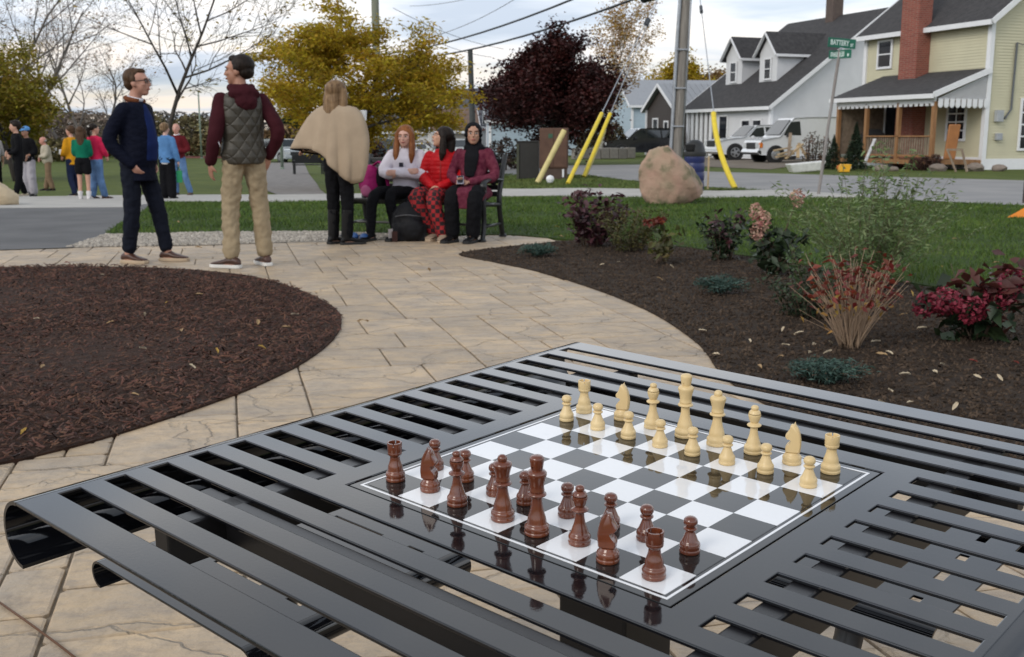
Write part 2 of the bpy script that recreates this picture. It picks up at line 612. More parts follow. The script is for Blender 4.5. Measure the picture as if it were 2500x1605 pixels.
plaza = sheet('plaza', [(-10, -4), (7, -4), (7, 2.6), (3, 4), (2, 7), (1.6, 10), (0.69, 11.93), (0.0, 12.58), (-0.6, 12.57), (-1.2, 12.52), (-1.7, 12.7), (-2.3, 12.2), (-4.9, 12.2), (-10, 11.2)],
              -0.012, m_joint, terrain=False)
lawn = sheet('lawn', LAWN, 0.012, m_grass, cuts=2, thick=0.06)
tag(sheet('mulch_bed', BED_L, 0.010, m_mulch, cuts=2, terrain=False, thick=0.04), kind='structure')
tag(sheet('planting_bed', BED_R, 0.010, m_soil, cuts=2, terrain=False, thick=0.04), kind='structure')
sheet('gravel_strip', [(-4.75, 11.1), (-4.2, 11.25), (-3.31, 11.38), (-2.5, 11.7), (-1.75, 11.85), (-1.2, 12.2), (-1.1, 12.6), (-1.7, 12.85), (-2.28, 13.1), (-3.65, 13.0), (-4.95, 12.75), (-4.9, 11.8)], 0.0055, m_gravel, cuts=3)
sheet('asphalt_path', [(-14, 9.8), (-7, 10.5), (-5.27, 10.85), (-4.62, 11.1), (-4.75, 11.9), (-4.88, 12.66)] +
      g2([(285, 552), (345, 520), (398, 496), (120, 507)]) + [(-9.5, 16.2), (-7.6, 15.2), (-7.3, 14.3), (-8.5, 13.2), (-14, 12.2)], 0.009, m_asph, cuts=3)
sheet('sidewalk', g2([(-300, 513), (0, 510), (300, 508), (400, 495), (700, 494), (1000, 486), (1300, 480), (1500, 482), (1750, 485), (1900, 481), (2100, 484), (2110, 478), (1885, 466), (1750, 468), (1560, 463),
      (1300, 463), (1000, 469), (700, 477), (400, 477), (0, 483), (-300, 488)]), 0.018, m_conc, cuts=2, thick=0.06)
sheet('street', [(16, 8), (13, 11.5)] + g2([(2500, 499), (2328, 491), (2106, 480), (1881, 467), (1799, 460), (1562, 442), (1441, 427)]) + [(0.2, 37), (-4, 47), (-12, 66), (-6, 70), (-2, 58)] +
      g2([(1387, 403), (1562, 401), (1731, 418), (2200, 431), (2500, 439)]) + [(20, 23), (26, 18)], -0.020, m_street, cuts=3)
sheet('gravel_path', g2([(655, 397), (640, 420), (625, 445), (690, 479), (800, 476), (775, 450), (755, 425), (742, 397)]), -0.015, m_pathg, cuts=4)
sheet('driveway', g2([(1690, 404), (1880, 412), (1960, 400), (2040, 396), (1960, 380), (1700, 384)]), -0.030, m_dirt, cuts=2)
sheet('red_clay_track', g2([(420, 386), (700, 386), (700, 380), (420, 380)]), -0.02, mat('red_clay', (0.17, 0.045, 0.03), 0.9), cuts=1)

# ---- stamped concrete slabs of the plaza: each its own piece
m_stone = mat('stamped_stone', (0.47, 0.35, 0.22), 0.6, col2=(0.34, 0.275, 0.205), vs=4.0, rand=0.12, bump=1.0, bs=8, bdist=0.03, detail=9, spec=0.45)
def stone_mat(m):
    t, b, L = nodes_of(m)
    tcn = t.nodes.new('ShaderNodeTexCoord')
    geo = t.nodes.new('ShaderNodeNewGeometry')
    # all stains lie over the whole plaza, so use places in the world
    for n in t.nodes:
        if n.type == 'TEX_NOISE':
            for l in list(n.inputs['Vector'].links):
                t.links.remove(l)
            L(geo.outputs['Position'], n.inputs['Vector'])
    old = b.inputs['Base Color'].links[0].from_socket
    v = t.nodes.new('ShaderNodeTexNoise')
    v.inputs['Scale'].default_value = 5.0
    v.inputs['Detail'].default_value = 9
    v.inputs['Roughness'].default_value = 0.78
    mp = t.nodes.new('ShaderNodeMapping')
    mp.inputs['Rotation'].default_value = (0, 0, R(-15))
    mp.inputs['Scale'].default_value = (1, 1.9, 1)
    L(geo.outputs['Position'], mp.inputs[0])
    L(mp.outputs[0], v.inputs['Vector'])
    rp = t.nodes.new('ShaderNodeMapRange')
    rp.inputs[1].default_value = 0.46
    rp.inputs[2].default_value = 0.68
    rp.inputs[4].default_value = 0.85
    L(v.outputs[0], rp.inputs[0])
    mx = t.nodes.new('ShaderNodeMix')
    mx.data_type = 'RGBA'
    L(rp.outputs[0], mx.inputs['Factor'])
    L(old, mx.inputs['A'])
    mx.inputs['B'].default_value = (0.225, 0.185, 0.150, 1)
    L(mx.outputs[2], b.inputs['Base Color'])
    # hairline cleft marks pressed into the stone
    vo = t.nodes.new('ShaderNodeTexVoronoi')
    vo.feature = 'DISTANCE_TO_EDGE'
    vo.inputs['Scale'].default_value = 2.2
    nz = t.nodes.new('ShaderNodeTexNoise')
    nz.inputs['Scale'].default_value = 2.5
    nz.inputs['Detail'].default_value = 5
    L(geo.outputs['Position'], nz.inputs['Vector'])
    ad = t.nodes.new('ShaderNodeMix')
    ad.data_type = 'VECTOR'
    ad.inputs['Factor'].default_value = 0.35
    L(mp.outputs[0], ad.inputs['A'])
    L(nz.outputs['Color'], ad.inputs['B'])
    L(ad.outputs[1], vo.inputs['Vector'])
    r2 = t.nodes.new('ShaderNodeMapRange')
    r2.inputs[2].default_value = 0.018
    L(vo.outputs['Distance'], r2.inputs[0])
    bp = [n for n in t.nodes if n.type == 'BUMP'][0]
    b2 = t.nodes.new('ShaderNodeBump')
    b2.inputs['Strength'].default_value = 0.9
    b2.inputs['Distance'].default_value = 0.010
    L(r2.outputs[0], b2.inputs['Height'])
    L(bp.outputs[0], b2.inputs['Normal'])
    L(b2.outputs[0], b.inputs['Normal'])
stone_mat(m_stone)
ca, sa = math.cos(R(15)), math.sin(R(15))
U = 0.155
occ = {}
rs_ = random.Random(5)
cells = []
N0 = 64
sizes = [(3, 3), (4, 3), (3, 2), (4, 2), (2, 2), (5, 3), (2, 3), (3, 4), (2, 4), (2, 1), (3, 1), (4, 4), (1, 2), (1, 1)]
wts = [8, 8, 7, 6, 4, 5, 4, 4, 3, 2.0, 2.5, 3, 0.6, 0.25]
for j in range(-6, 88):
    for i in range(-52, 46):
        if (i, j) in occ:
            continue
        for _ in range(30):
            w, h = rs_.choices(sizes, wts)[0]
            if all((i + a, j + b) not in occ for a in range(w) for b in range(h)):
                break
        else:
            w, h = 1, 1
        for a in range(w):
            for b in range(h):
                occ[(i + a, j + b)] = 1
        cells.append((i, j, w, h))
stones = []
cen = np.array([[(c[0] + c[2] / 2) * U * ca - (c[1] + c[3] / 2) * U * sa, (c[0] + c[2] / 2) * U * sa + (c[1] + c[3] / 2) * U * ca] for c in cells])
deepL = inpoly(cen, [(p[0] * 1.0 - (0.33 if p[0] > -5 else 0), p[1] + (0.3 if p[1] < 6 else -0.3)) for p in BED_L])
PV = [(-5.9, 1.6), (1.9, 1.6), (2.3, 3.1), (1.6, 4), (1.35, 6), (1.2, 7.4), (0.5, 9.4), (0.0, 10.6), (0.95, 11.9), (0.0, 12.62), (-1.2, 12.6), (-1.4, 12.1), (-3.3, 11.55), (-4.7, 11.3), (-7.5, 10.6), (-7.5, 9.2), (-6, 8.5)]
okv = inpoly(cen, PV) & ~deepL
inR = inpoly(cen, [(p[0] + 0.28, p[1]) if p[1] < 9.5 else (p[0] + 0.35, p[1] - 0.02) for p in BED_R])
okv &= ~inR
keep = [k for k in range(len(cells)) if okv[k]]
keep.sort(key=lambda k: -(cells[k][2] * cells[k][3]) / (cen[k][0] ** 2 + cen[k][1] ** 2) ** 1.5)
def stone_geo(b, w, h, loc, dz, M=None):
    g_ = 0.0045
    x, y = w * U / 2 - g_, h * U / 2 - g_
    c = 0.012
    vs = []
    for ins, z in ((0, -0.02), (0, -0.004), (0.006, 0.0)):
        xi, yi = x - ins, y - ins
        vs += [(-xi + c, -yi, z), (xi - c, -yi, z), (xi, -yi + c, z), (xi, yi - c, z), (xi - c, yi, z), (-xi + c, yi, z), (-xi, yi - c, z), (-xi, -yi + c, z)]
    fs = [(r * 8 + i, r * 8 + (i + 1) % 8, r * 8 + 8 + (i + 1) % 8, r * 8 + 8 + i) for r in range(2) for i in range(8)] + [tuple(16 + i for i in range(8))]
    b.add(vs, fs, 0, M)
meshes = {}
rest = MB()
for n, k in enumerate(keep):
    i, j, w, h = cells[k]
    x, y = cen[k]
    dz = rs_.uniform(-0.0015, 0.0015)
    T = Matrix.Translation((x, y, dz)) @ Matrix.Rotation(R(15) + rs_.gauss(0, 0.006), 4, 'Z')
    if n < 300:
        if (w, h) not in meshes:
            b = MB()
            stone_geo(b, w, h, None, 0)
            o = b.build('paving_stone', m_stone, plaza)
            meshes[(w, h)] = o.data
        else:
            o = share('paving_stone', meshes[(w, h)], plaza)
        o.matrix_basis = T
    else:
        stone_geo(rest, w, h, None, 0, T)
if rest.v:
    tag(rest.build('paving_stone', m_stone, plaza), kind='stuff')

# ---- bark chips, soil crumbs, gravel and grass
P = scatter(BED_L, 95000)
d = np.hypot(P[:, 0], P[:, 1])
P = P[(P[:, 0] > -P[:, 1] * 0.55 - 0.3) & (RNG.random(len(P)) < np.clip(4.2 / d, 0, 1) ** 0.7)]
n = len(P)
sz = np.c_[0.016 + 0.048 * RNG.random(n) ** 1.8, 0.003 + 0.007 * RNG.random(n) ** 1.5, 0.002 + 0.003 * RNG.random(n)]
C = np.c_[P, 0.012 + 0.012 * RNG.random(n) + 0.012 * np.sin(P[:, 0] * 2.1) * np.cos(P[:, 1] * 1.7)]
V, Fc = boxes(C, sz, 0.5)
o = np_object('bark_chips', V, Fc, m_chip)
tag(o, 'shredded dark brown bark mulch heaped over the left bed', 'mulch', kind='stuff')
P = scatter(BED_R, 60000)
d = np.hypot(P[:, 0], P[:, 1])
P = P[(P[:, 0] < P[:, 1] * 0.52 + 0.3) & (RNG.random(len(P)) < np.clip(4.5 / d, 0, 1))]
n = len(P)
sz = np.c_[0.006 + 0.022 * RNG.random(n) ** 3, 0.006 + 0.016 * RNG.random(n) ** 3, 0.005 + 0.012 * RNG.random(n) ** 2]
C = np.c_[P, 0.011 + 0.006 * RNG.random(n)]
V, Fc = boxes(C, sz, 0.5)
tag(np_object('soil_crumbs', V, Fc, m_crumb), 'dark crumbly soil of the planting bed on the right', 'soil', kind='stuff')
P = scatter([(-4.7, 11.15), (-3.3, 11.4), (-2.5, 11.75), (-1.3, 12.2), (-1.2, 12.55), (-2.28, 13.0), (-3.65, 12.9), (-4.85, 12.6)], 6000)
n = len(P)
sz = np.c_[0.015 + 0.03 * RNG.random(n), 0.012 + 0.02 * RNG.random(n), 0.012 + 0.015 * RNG.random(n)]
V, Fc = boxes(np.c_[P, np.full(n, 0.009)], sz, 0.4)
tag(np_object('gravel_stones', V, Fc, mat('gravel_stone', (0.36, 0.325, 0.28), 0.8, island=0.35, spec=0.3)), 'pale crushed gravel strip between plaza and lawn', 'gravel', kind='stuff')
def blades(name, poly, n, hgt, wid, label, m=m_blade, z0=0.012, near=7.0):
    P = scatter(poly, n)
    d = np.hypot(P[:, 0], P[:, 1])
    P = P[(np.abs(P[:, 0]) < P[:, 1] * 0.53 + 0.4) & (RNG.random(len(P)) < np.clip(near / d, 0.12, 1))]
    n = len(P)
    d = np.hypot(P[:, 0], P[:, 1])
    z = np.array([hz(x, y) for x, y in P]) + z0
    a = RNG.random(n) * 2 * PI
    k = np.clip(d / 9.0, 1, 2.2)
    h = hgt * (0.5 + 0.8 * RNG.random(n)) * (0.8 + 0.35 * np.sin(P[:, 0] * 1.9 + 1) * np.sin(P[:, 1] * 2.3))
    w = wid * k
    lean = np.c_[RNG.normal(size=n), RNG.normal(size=n)] * 0.5 * h[:, None]
    B = np.c_[P, z]
    sx = np.c_[np.cos(a) * w / 2, np.sin(a) * w / 2, np.zeros(n)]
    mid = B + np.c_[lean * 0.35, h * 0.6]
    top = B + np.c_[lean, h]
    V = np.stack([B - sx, B + sx, mid + sx * 0.7, top, mid - sx * 0.7], 1).reshape(-1, 3)
    b = np.arange(n)[:, None] * 5
    Fc = np.concatenate([b + np.array([q]) for q in ((0, 1, 2), (0, 2, 4), (4, 2, 3))], 0)
    return tag(np_object(name, V, Fc, m), label, 'grass', kind='stuff')
blades('lawn_grass', LAWN, 190000, 0.050, 0.0055, 'thick mown green lawn behind the plaza and planting bed', near=11)
blades('verge_grass', g2([(1220, 462), (1600, 461), (1790, 466), (1870, 465), (1800, 461), (1562, 443), (1441, 428), (1300, 425), (1220, 425)]), 26000, 0.075, 0.012,
       'worn green grass verge between sidewalk and street', mat('verge_blade', (0.06, 0.10, 0.02), 0.8, col2=(0.11, 0.14, 0.03), vs=0.8, island=0.3, hue=0.02), -0.045, 22)

# ================================================================ THE CHESS TABLE
TS = 0.0525                    # side of one chess square
TM = Matrix(((0.74112, 0.67135, -0.00512), (-0.67085, 0.74023, -0.04492), (-0.02637, 0.03672, 0.99898)))
TO = Vector((-0.1698, 1.2006, 0.7459))
TMAT = Matrix.Translation(TO) @ TM.to_4x4()
m_black = mat('black_powder_coat', (0.0055, 0.006, 0.008), 0.05, var=0.1, spec=0.72, bump=0.03, bs=230, bdist=0.001)
m_blackm = mat('black_steel_matte', (0.010, 0.010, 0.012), 0.35, spec=0.5)
table = bpy.data.objects.new('chess_table', None)
COL.objects.link(table)
table.matrix_basis = TMAT @ Matrix.Translation((4 * TS, 4 * TS, -0.745))
tag(table, 'black slotted steel picnic table with a chessboard set in its top', 'table')
SH = Matrix.Translation((-4 * TS, -4 * TS, 0.745))     # parts are laid out from the board's corner
def tpart(b, name, m, parent=None, **k):
    o = b.build(name, m, parent or table, M=SH, **k)
    return o
V0, V1 = -5.78, 13.78
UA, UB = -4.9, 12.9
TH = 0.0045
slots = [(v - 0.49, v) for v in (12.91 - 1.0831 * k for k in range(17))]
BR0, BR1 = -0.36, 8.36
def sheet_cells(us, vs, hole):
    """grid plate with thickness; hole(i,j) says which cells are cut out"""
    b = MB()
    U_, V_ = [u * TS for u in us], [v * TS for v in vs]
    vt, f = [], []
    idx = {}
    def vi(i, j, t):
        k = (i, j, t)
        if k not in idx:
            idx[k] = len(vt)
            vt.append((U_[i], V_[j], -TH * t))
        return idx[k]
    solid = {(i, j) for i in range(len(us) - 1) for j in range(len(vs) - 1) if not hole(i, j)}
    for i, j in solid:
        f.append((vi(i, j, 0), vi(i + 1, j, 0), vi(i + 1, j + 1, 0), vi(i, j + 1, 0)))
        f.append((vi(i, j + 1, 1), vi(i + 1, j + 1, 1), vi(i + 1, j, 1), vi(i, j, 1)))
        for di, dj, a, c in ((-1, 0, (i, j + 1), (i, j)), (1, 0, (i + 1, j), (i + 1, j + 1)), (0, -1, (i, j), (i + 1, j)), (0, 1, (i + 1, j + 1), (i, j + 1))):
            if (i + di, j + dj) not in solid:
                f.append((vi(*a, 0), vi(*a, 1), vi(*c, 1), vi(*c, 0)))
    b.add(vt, f)
    return b
us = [UA, -4.72, -1.07, BR0, BR1, 9.07, 12.72, UB]
vs = [V0]
for a, c in sorted(slots):
    vs += [a, c]
vs += [BR0, BR1, V1]
vs = sorted(vs)
def hole(i, j):
    u = (us[i] + us[i + 1]) / 2
    v = (vs[j] + vs[j + 1]) / 2
    if BR0 < u < BR1 and BR0 < v < BR1:
        return True
    ins = any(a < v < c for a, c in slots)
    if not ins or not (-4.72 < u < 12.72):
        return False
    if v < -0.9 or v > 9.0:
        return True
    return u < -1.07 or u > 9.07
tpart(sheet_cells(us, vs, hole), 'tabletop', m_black, bevel=0.0012)
def roll(b, u0, sgn, r, z0, v0, v1, sweep=PI, n=16):
    """a rolled sheet edge of radius r, starting level at u0"""
    ringsA, ringsB = [], []
    prof = []
    for k in range(n + 1):
        a = PI / 2 + sgn * sweep * k / n * (1 if sgn > 0 else 1)
        prof.append((u0 * TS + r * math.cos(a), z0 - r + r * math.sin(a), math.cos(a), math.sin(a)))
    vt, f = [], []
    for x, z, c, s in prof:
        for v in (v0, v1):
            vt.append((x, v * TS, z))
            vt.append((x - c * TH, v * TS, z - s * TH))
    m = len(prof)
    for k in range(m - 1):
        o, q = 4 * k, 4 * k + 4
        f += [(o, q, q + 2, o + 2), (o + 1, o + 3, q + 3, q + 1), (o, o + 1, q + 1, q), (o + 2, q + 2, q + 3, o + 3)]
    f += [(4 * m - 4, 4 * m - 3, 4 * m - 1, 4 * m - 2)]
    if sgn < 0:
        f = [tuple(reversed(x)) for x in f]
    b.add(vt, f)
b = MB(); roll(b, UA, 1, 0.041, 0, V0, V1)
tpart(b, 'rolled_edge', m_black, smooth=True, sharp=40)
b = MB(); roll(b, UB, -1, 0.041, 0, V0, V1)
tpart(b, 'rolled_edge', m_black, smooth=True, sharp=40)
# the board, a glossy panel dropped into its opening
m_bd = mat('board_black', (0.010, 0.010, 0.010), 0.04, spec=0.72, coat=0.0, bump=0.03, bs=90, bdist=0.001)
m_bw = mat('board_white', (0.74, 0.75, 0.77), 0.07, var=0.02, spec=0.5, coat=0.2, bump=0.03, bs=90, bdist=0.001)
b = MB()
g_ = 0.05
b.box((4 * TS, 4 * TS, -0.004), ((BR1 - BR0 - 2 * g_) * TS, (BR1 - BR0 - 2 * g_) * TS, 0.006))
board = tpart(b, 'chessboard', m_bd, bevel=0.0008)
b = MB()
lw, o_ = 0.055, 0.105
for a in range(2):
    for s_ in (-o_, 8 + o_):
        c = (4, s_) if a == 0 else (s_, 4)
        d = (8 + 2 * o_ + lw, lw) if a == 0 else (lw, 8 + 2 * o_ - lw)
        b.box((c[0] * TS, c[1] * TS, -0.00085), (d[0] * TS, d[1] * TS, 0.0006))
b.build('border_line', m_bw, board)
q = {}
for i in range(8):
    for j in range(8):
        k = (i + j) % 2
        if k not in q:
            b = MB()
            b.box((0, 0, 0), (TS, TS, 0.0008))
            q[k] = b.build('dark_square' if not k else 'white_square', m_bw if k else m_bd, board)
            o = q[k]
        else:
            o = share('white_square' if k else 'dark_square', q[k].data, board)
        o.location = ((i + 0.5) * TS, (j + 0.5) * TS, -0.0009)
# black gap filler ledge under the board
b = MB()
b.box((4 * TS, 4 * TS, -0.012), ((BR1 - BR0 + 0.8) * TS, (BR1 - BR0 + 0.8) * TS, 0.005))
tpart(b, 'board_tray', m_blackm)
# frame under the top, pedestal, arms and four seats
b = MB()
for v in (-2.6, 10.6):
    b.box((4 * TS, v * TS, -0.030), (13.5 * TS, 0.03, 0.05))
for u in (-1.6, 9.6):
    b.box((u * TS, 4 * TS, -0.030), (0.03, 16.5 * TS, 0.05))
tpart(b, 'under_frame', m_blackm, bevel=0.003)
b = MB()
b.box((4 * TS, 4 * TS, -0.38), (0.10, 0.10, 0.70))
b.box((4 * TS, 4 * TS, -0.738), (0.42, 0.42, 0.012))
tpart(b, 'pedestal', m_blackm, bevel=0.004)
SZ = -6.0 * TS
def seat(k):
    """slotted seat with rolled ends, k quarter turns round the table"""
    rot = Matrix.Translation((4 * TS, 4 * TS, 0)) @ Matrix.Rotation(k * PI / 2, 4, 'Z') @ Matrix.Translation((-4 * TS, -4 * TS, 0))
    u_ = [-13.35, -12.6, -11.9, -10.6, -8.1, -6.8, -6.1, -5.35]
    v_ = [-0.2]
    for r_ in range(5):
        v_ += [0.75 + r_ * 1.55, 1.05 + r_ * 1.55]
    v_ += [8.2]
    def hl(i, j):
        return j % 2 == 1 and i in (1, 3, 5)
    b = sheet_cells(u_, v_, hl)
    b.v = [(x, y, z + SZ) for x, y, z in b.v]
    o = b.build('seat', m_black, table, M=SH @ rot, bevel=0.001)
    b = MB(); roll(b, -13.35, 1, 0.024, SZ, -0.2, 8.2); roll(b, -5.35, -1, 0.024, SZ, -0.2, 8.2)
    b.build('seat_roll', m_black, o, smooth=True, sharp=40)
    b = MB()
    pts = catmull([(3.0 * TS, 4 * TS, -0.66), (-2.0 * TS, 4 * TS, -0.66), (-7.0 * TS, 4 * TS, -0.62), (-9.3 * TS, 4 * TS, -0.50), (-9.4 * TS, 4 * TS, SZ - 0.02)], 6)
    b.tube(pts, 0.026, 10)
    b.box((-9.35 * TS, 4 * TS, SZ - 0.015), (0.30, 0.09, 0.014))
    b.build('seat_arm', m_blackm, table, M=SH @ rot, smooth=True, sharp=40)
for k in range(4):
    seat(k)

# ================================================================ THE CHESSMEN
def woodmat(name, c, c2, rough, coat):
    m = mat(name, c, rough, col2=c2, vs=26, coat=coat, spec=0.5, stretch=(1, 1, 0.22), detail=6, bump=0.06, bs=60, bdist=0.001)
    return m
m_dark = woodmat('dark_stained_wood', (0.085, 0.018, 0.007), (0.17, 0.045, 0.015), 0.22, 0.6)
m_light = woodmat('pale_boxwood', (0.58, 0.42, 0.20), (0.70, 0.54, 0.29), 0.42, 0.1)
m_felt = mat('felt', (0.02, 0.02, 0.02), 0.95)
def smoothprof(p, n=4):
    q = catmull([(a, b, 0) for a, b in p], n)
    return [(max(v.x, 0.0006), v.y) for v in q]
def base_prof(r, h):      # foot, bead and skirt common to all the men
    return [(r * 0.97, 0), (r, 0.02), (r, 0.055), (r * 0.96, 0.075), (r * 0.97, 0.10), (r * 0.99, 0.14), (r * 0.93, 0.19), (r * 0.80, 0.225)]
def turned(prof, name, m, parent, n=24, smooth_n=3):
    b = MB()
    b.lathe([(r * TS, z * TS) for r, z in smoothprof(prof, smooth_n)], n)
    return b.build(name, m, parent, smooth=True, sharp=50)
def piece(kind, dark, u, v, rz, label, scl=1.0):
    m = m_dark if dark else m_light
    tone = 'dark' if dark else 'light'
    root = bpy.data.objects.new('chess_' + kind, None)
    COL.objects.link(root)
    root.matrix_basis = TMAT @ Matrix.Translation((u * TS, v * TS, -0.0002)) @ Matrix.Rotation(rz, 4, 'Z') @ Matrix.Scale(scl, 4)
    tag(root, label, 'chess piece', 'dark chessmen' if dark else 'light chessmen')
    if kind == 'pawn':
        turned(base_prof(0.195, 0) + [(0.125, 0.30), (0.098, 0.37), (0.085, 0.415), (0.10, 0.43), (0.125, 0.45), (0.125, 0.475), (0.095, 0.495), (0.075, 0.505)], 'body', m, root)
        turned([(0.06, 0.495), (0.10, 0.515), (0.128, 0.56), (0.132, 0.60), (0.118, 0.645), (0.08, 0.68), (0.02, 0.694), (0.0, 0.695)], 'head', m, root)
    elif kind == 'rook':
        turned(base_prof(0.225, 0) + [(0.165, 0.33), (0.135, 0.42), (0.115, 0.50), (0.113, 0.56), (0.13, 0.585), (0.155, 0.61), (0.165, 0.65), (0.16, 0.67)], 'body', m, root)
        b = MB()
        nn = 28
        outer = [(0.155, 0.66), (0.165, 0.70), (0.170, 0.88), (0.165, 0.895)]
        inner = [(0.135, 0.895), (0.128, 0.86), (0.125, 0.80), (0.0, 0.795)]
        b.lathe([(r * TS, z * TS) for r, z in outer + inner], nn)
        t = b.build('turret', m, root, smooth=True, sharp=45)
        for k in range(2):
            c = MB()
            c.box((0, 0, 0.862 * TS), (0.36 * TS, 0.028 * TS, 0.075 * TS), M=Matrix.Rotation(k * PI / 2 + 0.6, 4, 'Z'))
            co = c.build('battlement_notch', m, t)
            co.hide_render = True
            co.hide_viewport = True
            md = t.modifiers.new('notch', 'BOOLEAN')
            md.operation = 'DIFFERENCE'
            md.object = co
            NOTCH.append((t, co))
    elif kind == 'bishop':
        turned(base_prof(0.225, 0) + [(0.150, 0.32), (0.112, 0.44), (0.092, 0.56), (0.088, 0.63), (0.105, 0.655), (0.165, 0.685), (0.170, 0.715), (0.125, 0.745), (0.10, 0.765)], 'body', m, root)
        b = MB()
        b.lathe([(r * TS, z * TS) for r, z in smoothprof([(0.085, 0.755), (0.118, 0.82), (0.148, 0.92), (0.150, 0.98), (0.125, 1.05), (0.085, 1.085), (0.06, 1.095)])], 24)
        hd = b.build('mitre', m, root, smooth=True, sharp=60)
        c = MB()
        c.box((0.10 * TS, 0, 0.99 * TS), (0.22 * TS, 0.4 * TS, 0.018 * TS), M=Matrix.Translation((0, 0, 0)) @ Matrix.Rotation(0, 4, 'Y'))
        co = c.build('mitre_cut', m, hd)
        co.rotation_euler = (0, 0, 0)
        co.hide_render = True
        co.hide_viewport = True
        md = hd.modifiers.new('cut', 'BOOLEAN')
        md.operation = 'DIFFERENCE'
        md.object = co
        NOTCH.append((hd, co))
        turned([(0.05, 1.085), (0.085, 1.105), (0.092, 1.14), (0.075, 1.18), (0.03, 1.20), (0.0, 1.202)], 'finial', m, root)
    elif kind in ('queen', 'king'):
        K = kind == 'king'
        z = lambda a: a * (1.0 if K else 0.94)
        turned(base_prof(0.255 if K else 0.25, 0) + [(0.185, 0.33), (0.15, 0.45), (0.118, 0.60), (0.108, z(0.74)), (0.118, z(0.79)), (0.185, z(0.815)), (0.190, z(0.85)), (0.145, z(0.885)),
                ], 'body', m, root)
        turned([(0.14, z(0.875)), (0.155, z(0.91)), (0.150, z(0.945)), (0.145, z(1.0)), (0.165, z(1.12)), (0.195, z(1.23)), (0.198, z(1.28)), (0.17, z(1.32)), (0.12, z(1.345)), (0.07, z(1.36))], 'crown', m, root)
        if K:
            b = MB()
            b.lathe([(r * TS, q_ * TS) for r, q_ in smoothprof([(0.105, 1.335), (0.12, 1.37), (0.135, 1.46), (0.147, 1.55), (0.14, 1.60), (0.10, 1.635), (0.03, 1.65), (0.0, 1.651)])], 20)
            hd = b.build('cap', m, root, smooth=True, sharp=60)
            for a in (0.3, 0.3 + PI / 2):
                c = MB()
                for s_ in (-1, 1):
                    c.box((0.16 * TS * s_, 0, 1.40 * TS), (0.11 * TS, 0.05 * TS, 0.07 * TS))
                c_o = c.build('cap_cut', m, hd)
                c_o.rotation_euler = (0, 0, a)
                c_o.hide_render = True
                c_o.hide_viewport = True
                md = hd.modifiers.new('cut', 'BOOLEAN')
                md.operation = 'DIFFERENCE'
                md.object = c_o
                NOTCH.append((hd, c_o))
        else:
            turned([(0.06, 1.255), (0.095, 1.275), (0.103, 1.32), (0.085, 1.37), (0.04, 1.40), (0.0, 1.405)], 'finial', m, root)
    elif kind == 'knight':
        turned(base_prof(0.225, 0) + [(0.165, 0.25), (0.15, 0.275), (0.13, 0.285)], 'base', m, root)
        # side outline of the horse's head, facing +x
        out_ = [(-0.15, 0.28), (-0.185, 0.36), (-0.195, 0.48), (-0.185, 0.62), (-0.155, 0.76), (-0.11, 0.87), (-0.06, 0.945), (-0.035, 0.99), (-0.005, 0.955),
                (0.04, 0.955), (0.075, 0.90), (0.085, 0.84), (0.125, 0.76), (0.17, 0.69), (0.175, 0.645), (0.14, 0.605), (0.09, 0.60), (0.05, 0.565), (0.075, 0.50), (0.135, 0.44), (0.165, 0.38), (0.155, 0.31), (0.13, 0.28)]
        q_ = [(p.x, p.y) for p in catmull([(a, c, 0) for a, c in out_], 3, True)]
        b = MB()
        cxm = sum(p[0] for p in q_) / len(q_)
        cym = sum(p[1] for p in q_) / len(q_)
        rings_ = []
        for w_, ins in ((-1.0, 0.84), (-0.86, 0.94), (-0.5, 1.0), (0.5, 1.0), (0.86, 0.94), (1.0, 0.84)):
            rg = []
            for x_, z_ in q_:
                hw = 0.135 - 0.055 * max(0, (z_ - 0.45) / 0.55)
                rg.append(((cxm + (x_ - cxm) * ins) * TS, w_ * hw * TS, (cym + (z_ - cym) * (0.5 + 0.5 * ins)) * TS))
            rings_.append(rg)
        b.rings(rings_)
        hd = b.build('horse_head', m, root, smooth=True, sharp=35)
        b = MB()
        for s_ in (-1, 1):
            b.ell((0.045 * TS, s_ * 0.085 * TS, 0.83 * TS), (0.018 * TS, 0.008 * TS, 0.016 * TS), nu=8, nv=6)
            b.tube([(0.06 * TS, s_ * 0.098 * TS, 0.66 * TS), (0.14 * TS, s_ * 0.085 * TS, 0.645 * TS)], 0.008 * TS, 6)
        b.build('eye', m, hd, smooth=True)
        b = MB()
        for s_ in (-1, 1):
            b.tube([(-0.02 * TS, s_ * 0.05 * TS, 0.93 * TS), (-0.035 * TS, s_ * 0.055 * TS, 1.005 * TS)], [0.028 * TS, 0.004 * TS], 6)
        b.build('ear', m, hd, smooth=True)
    return root
NOTCH = []
back = ['rook', 'knight', 'bishop', 'queen', 'king', 'bishop', 'knight', 'rook']
du, dv = 0.06, -0.05
dk = [(0.24, 0.60), (1.30, 0.68), (2.33, 0.50), (3.60, 0.56), (4.60, 0.48), (5.53, 0.68), (6.42, 0.42), (7.46, 0.43)]
dlab = ['dark brown rook at the left corner of the board', 'dark brown knight next to the left corner rook', 'dark brown bishop between the left knight and the queen',
        'tall dark brown queen with a ball on her crown', 'tallest dark brown piece, the king, beside the queen', 'dark brown bishop right of the dark king',
        'dark brown knight beside the corner rook nearest the camera', 'dark brown rook on the white corner square nearest the camera']
for k, (u, v), lb in zip(back, dk, dlab):
    piece(k, True, u, v, {'knight': R(25), 'bishop': R(-50)}.get(k, R(17 * u)), lb)
dp = [(0.40, 1.70), (1.45, 1.64), (2.55, 1.45), (3.38, 1.52), (4.49, 1.58), (5.50, 1.72), (6.40, 1.70), (7.36, 1.77)]
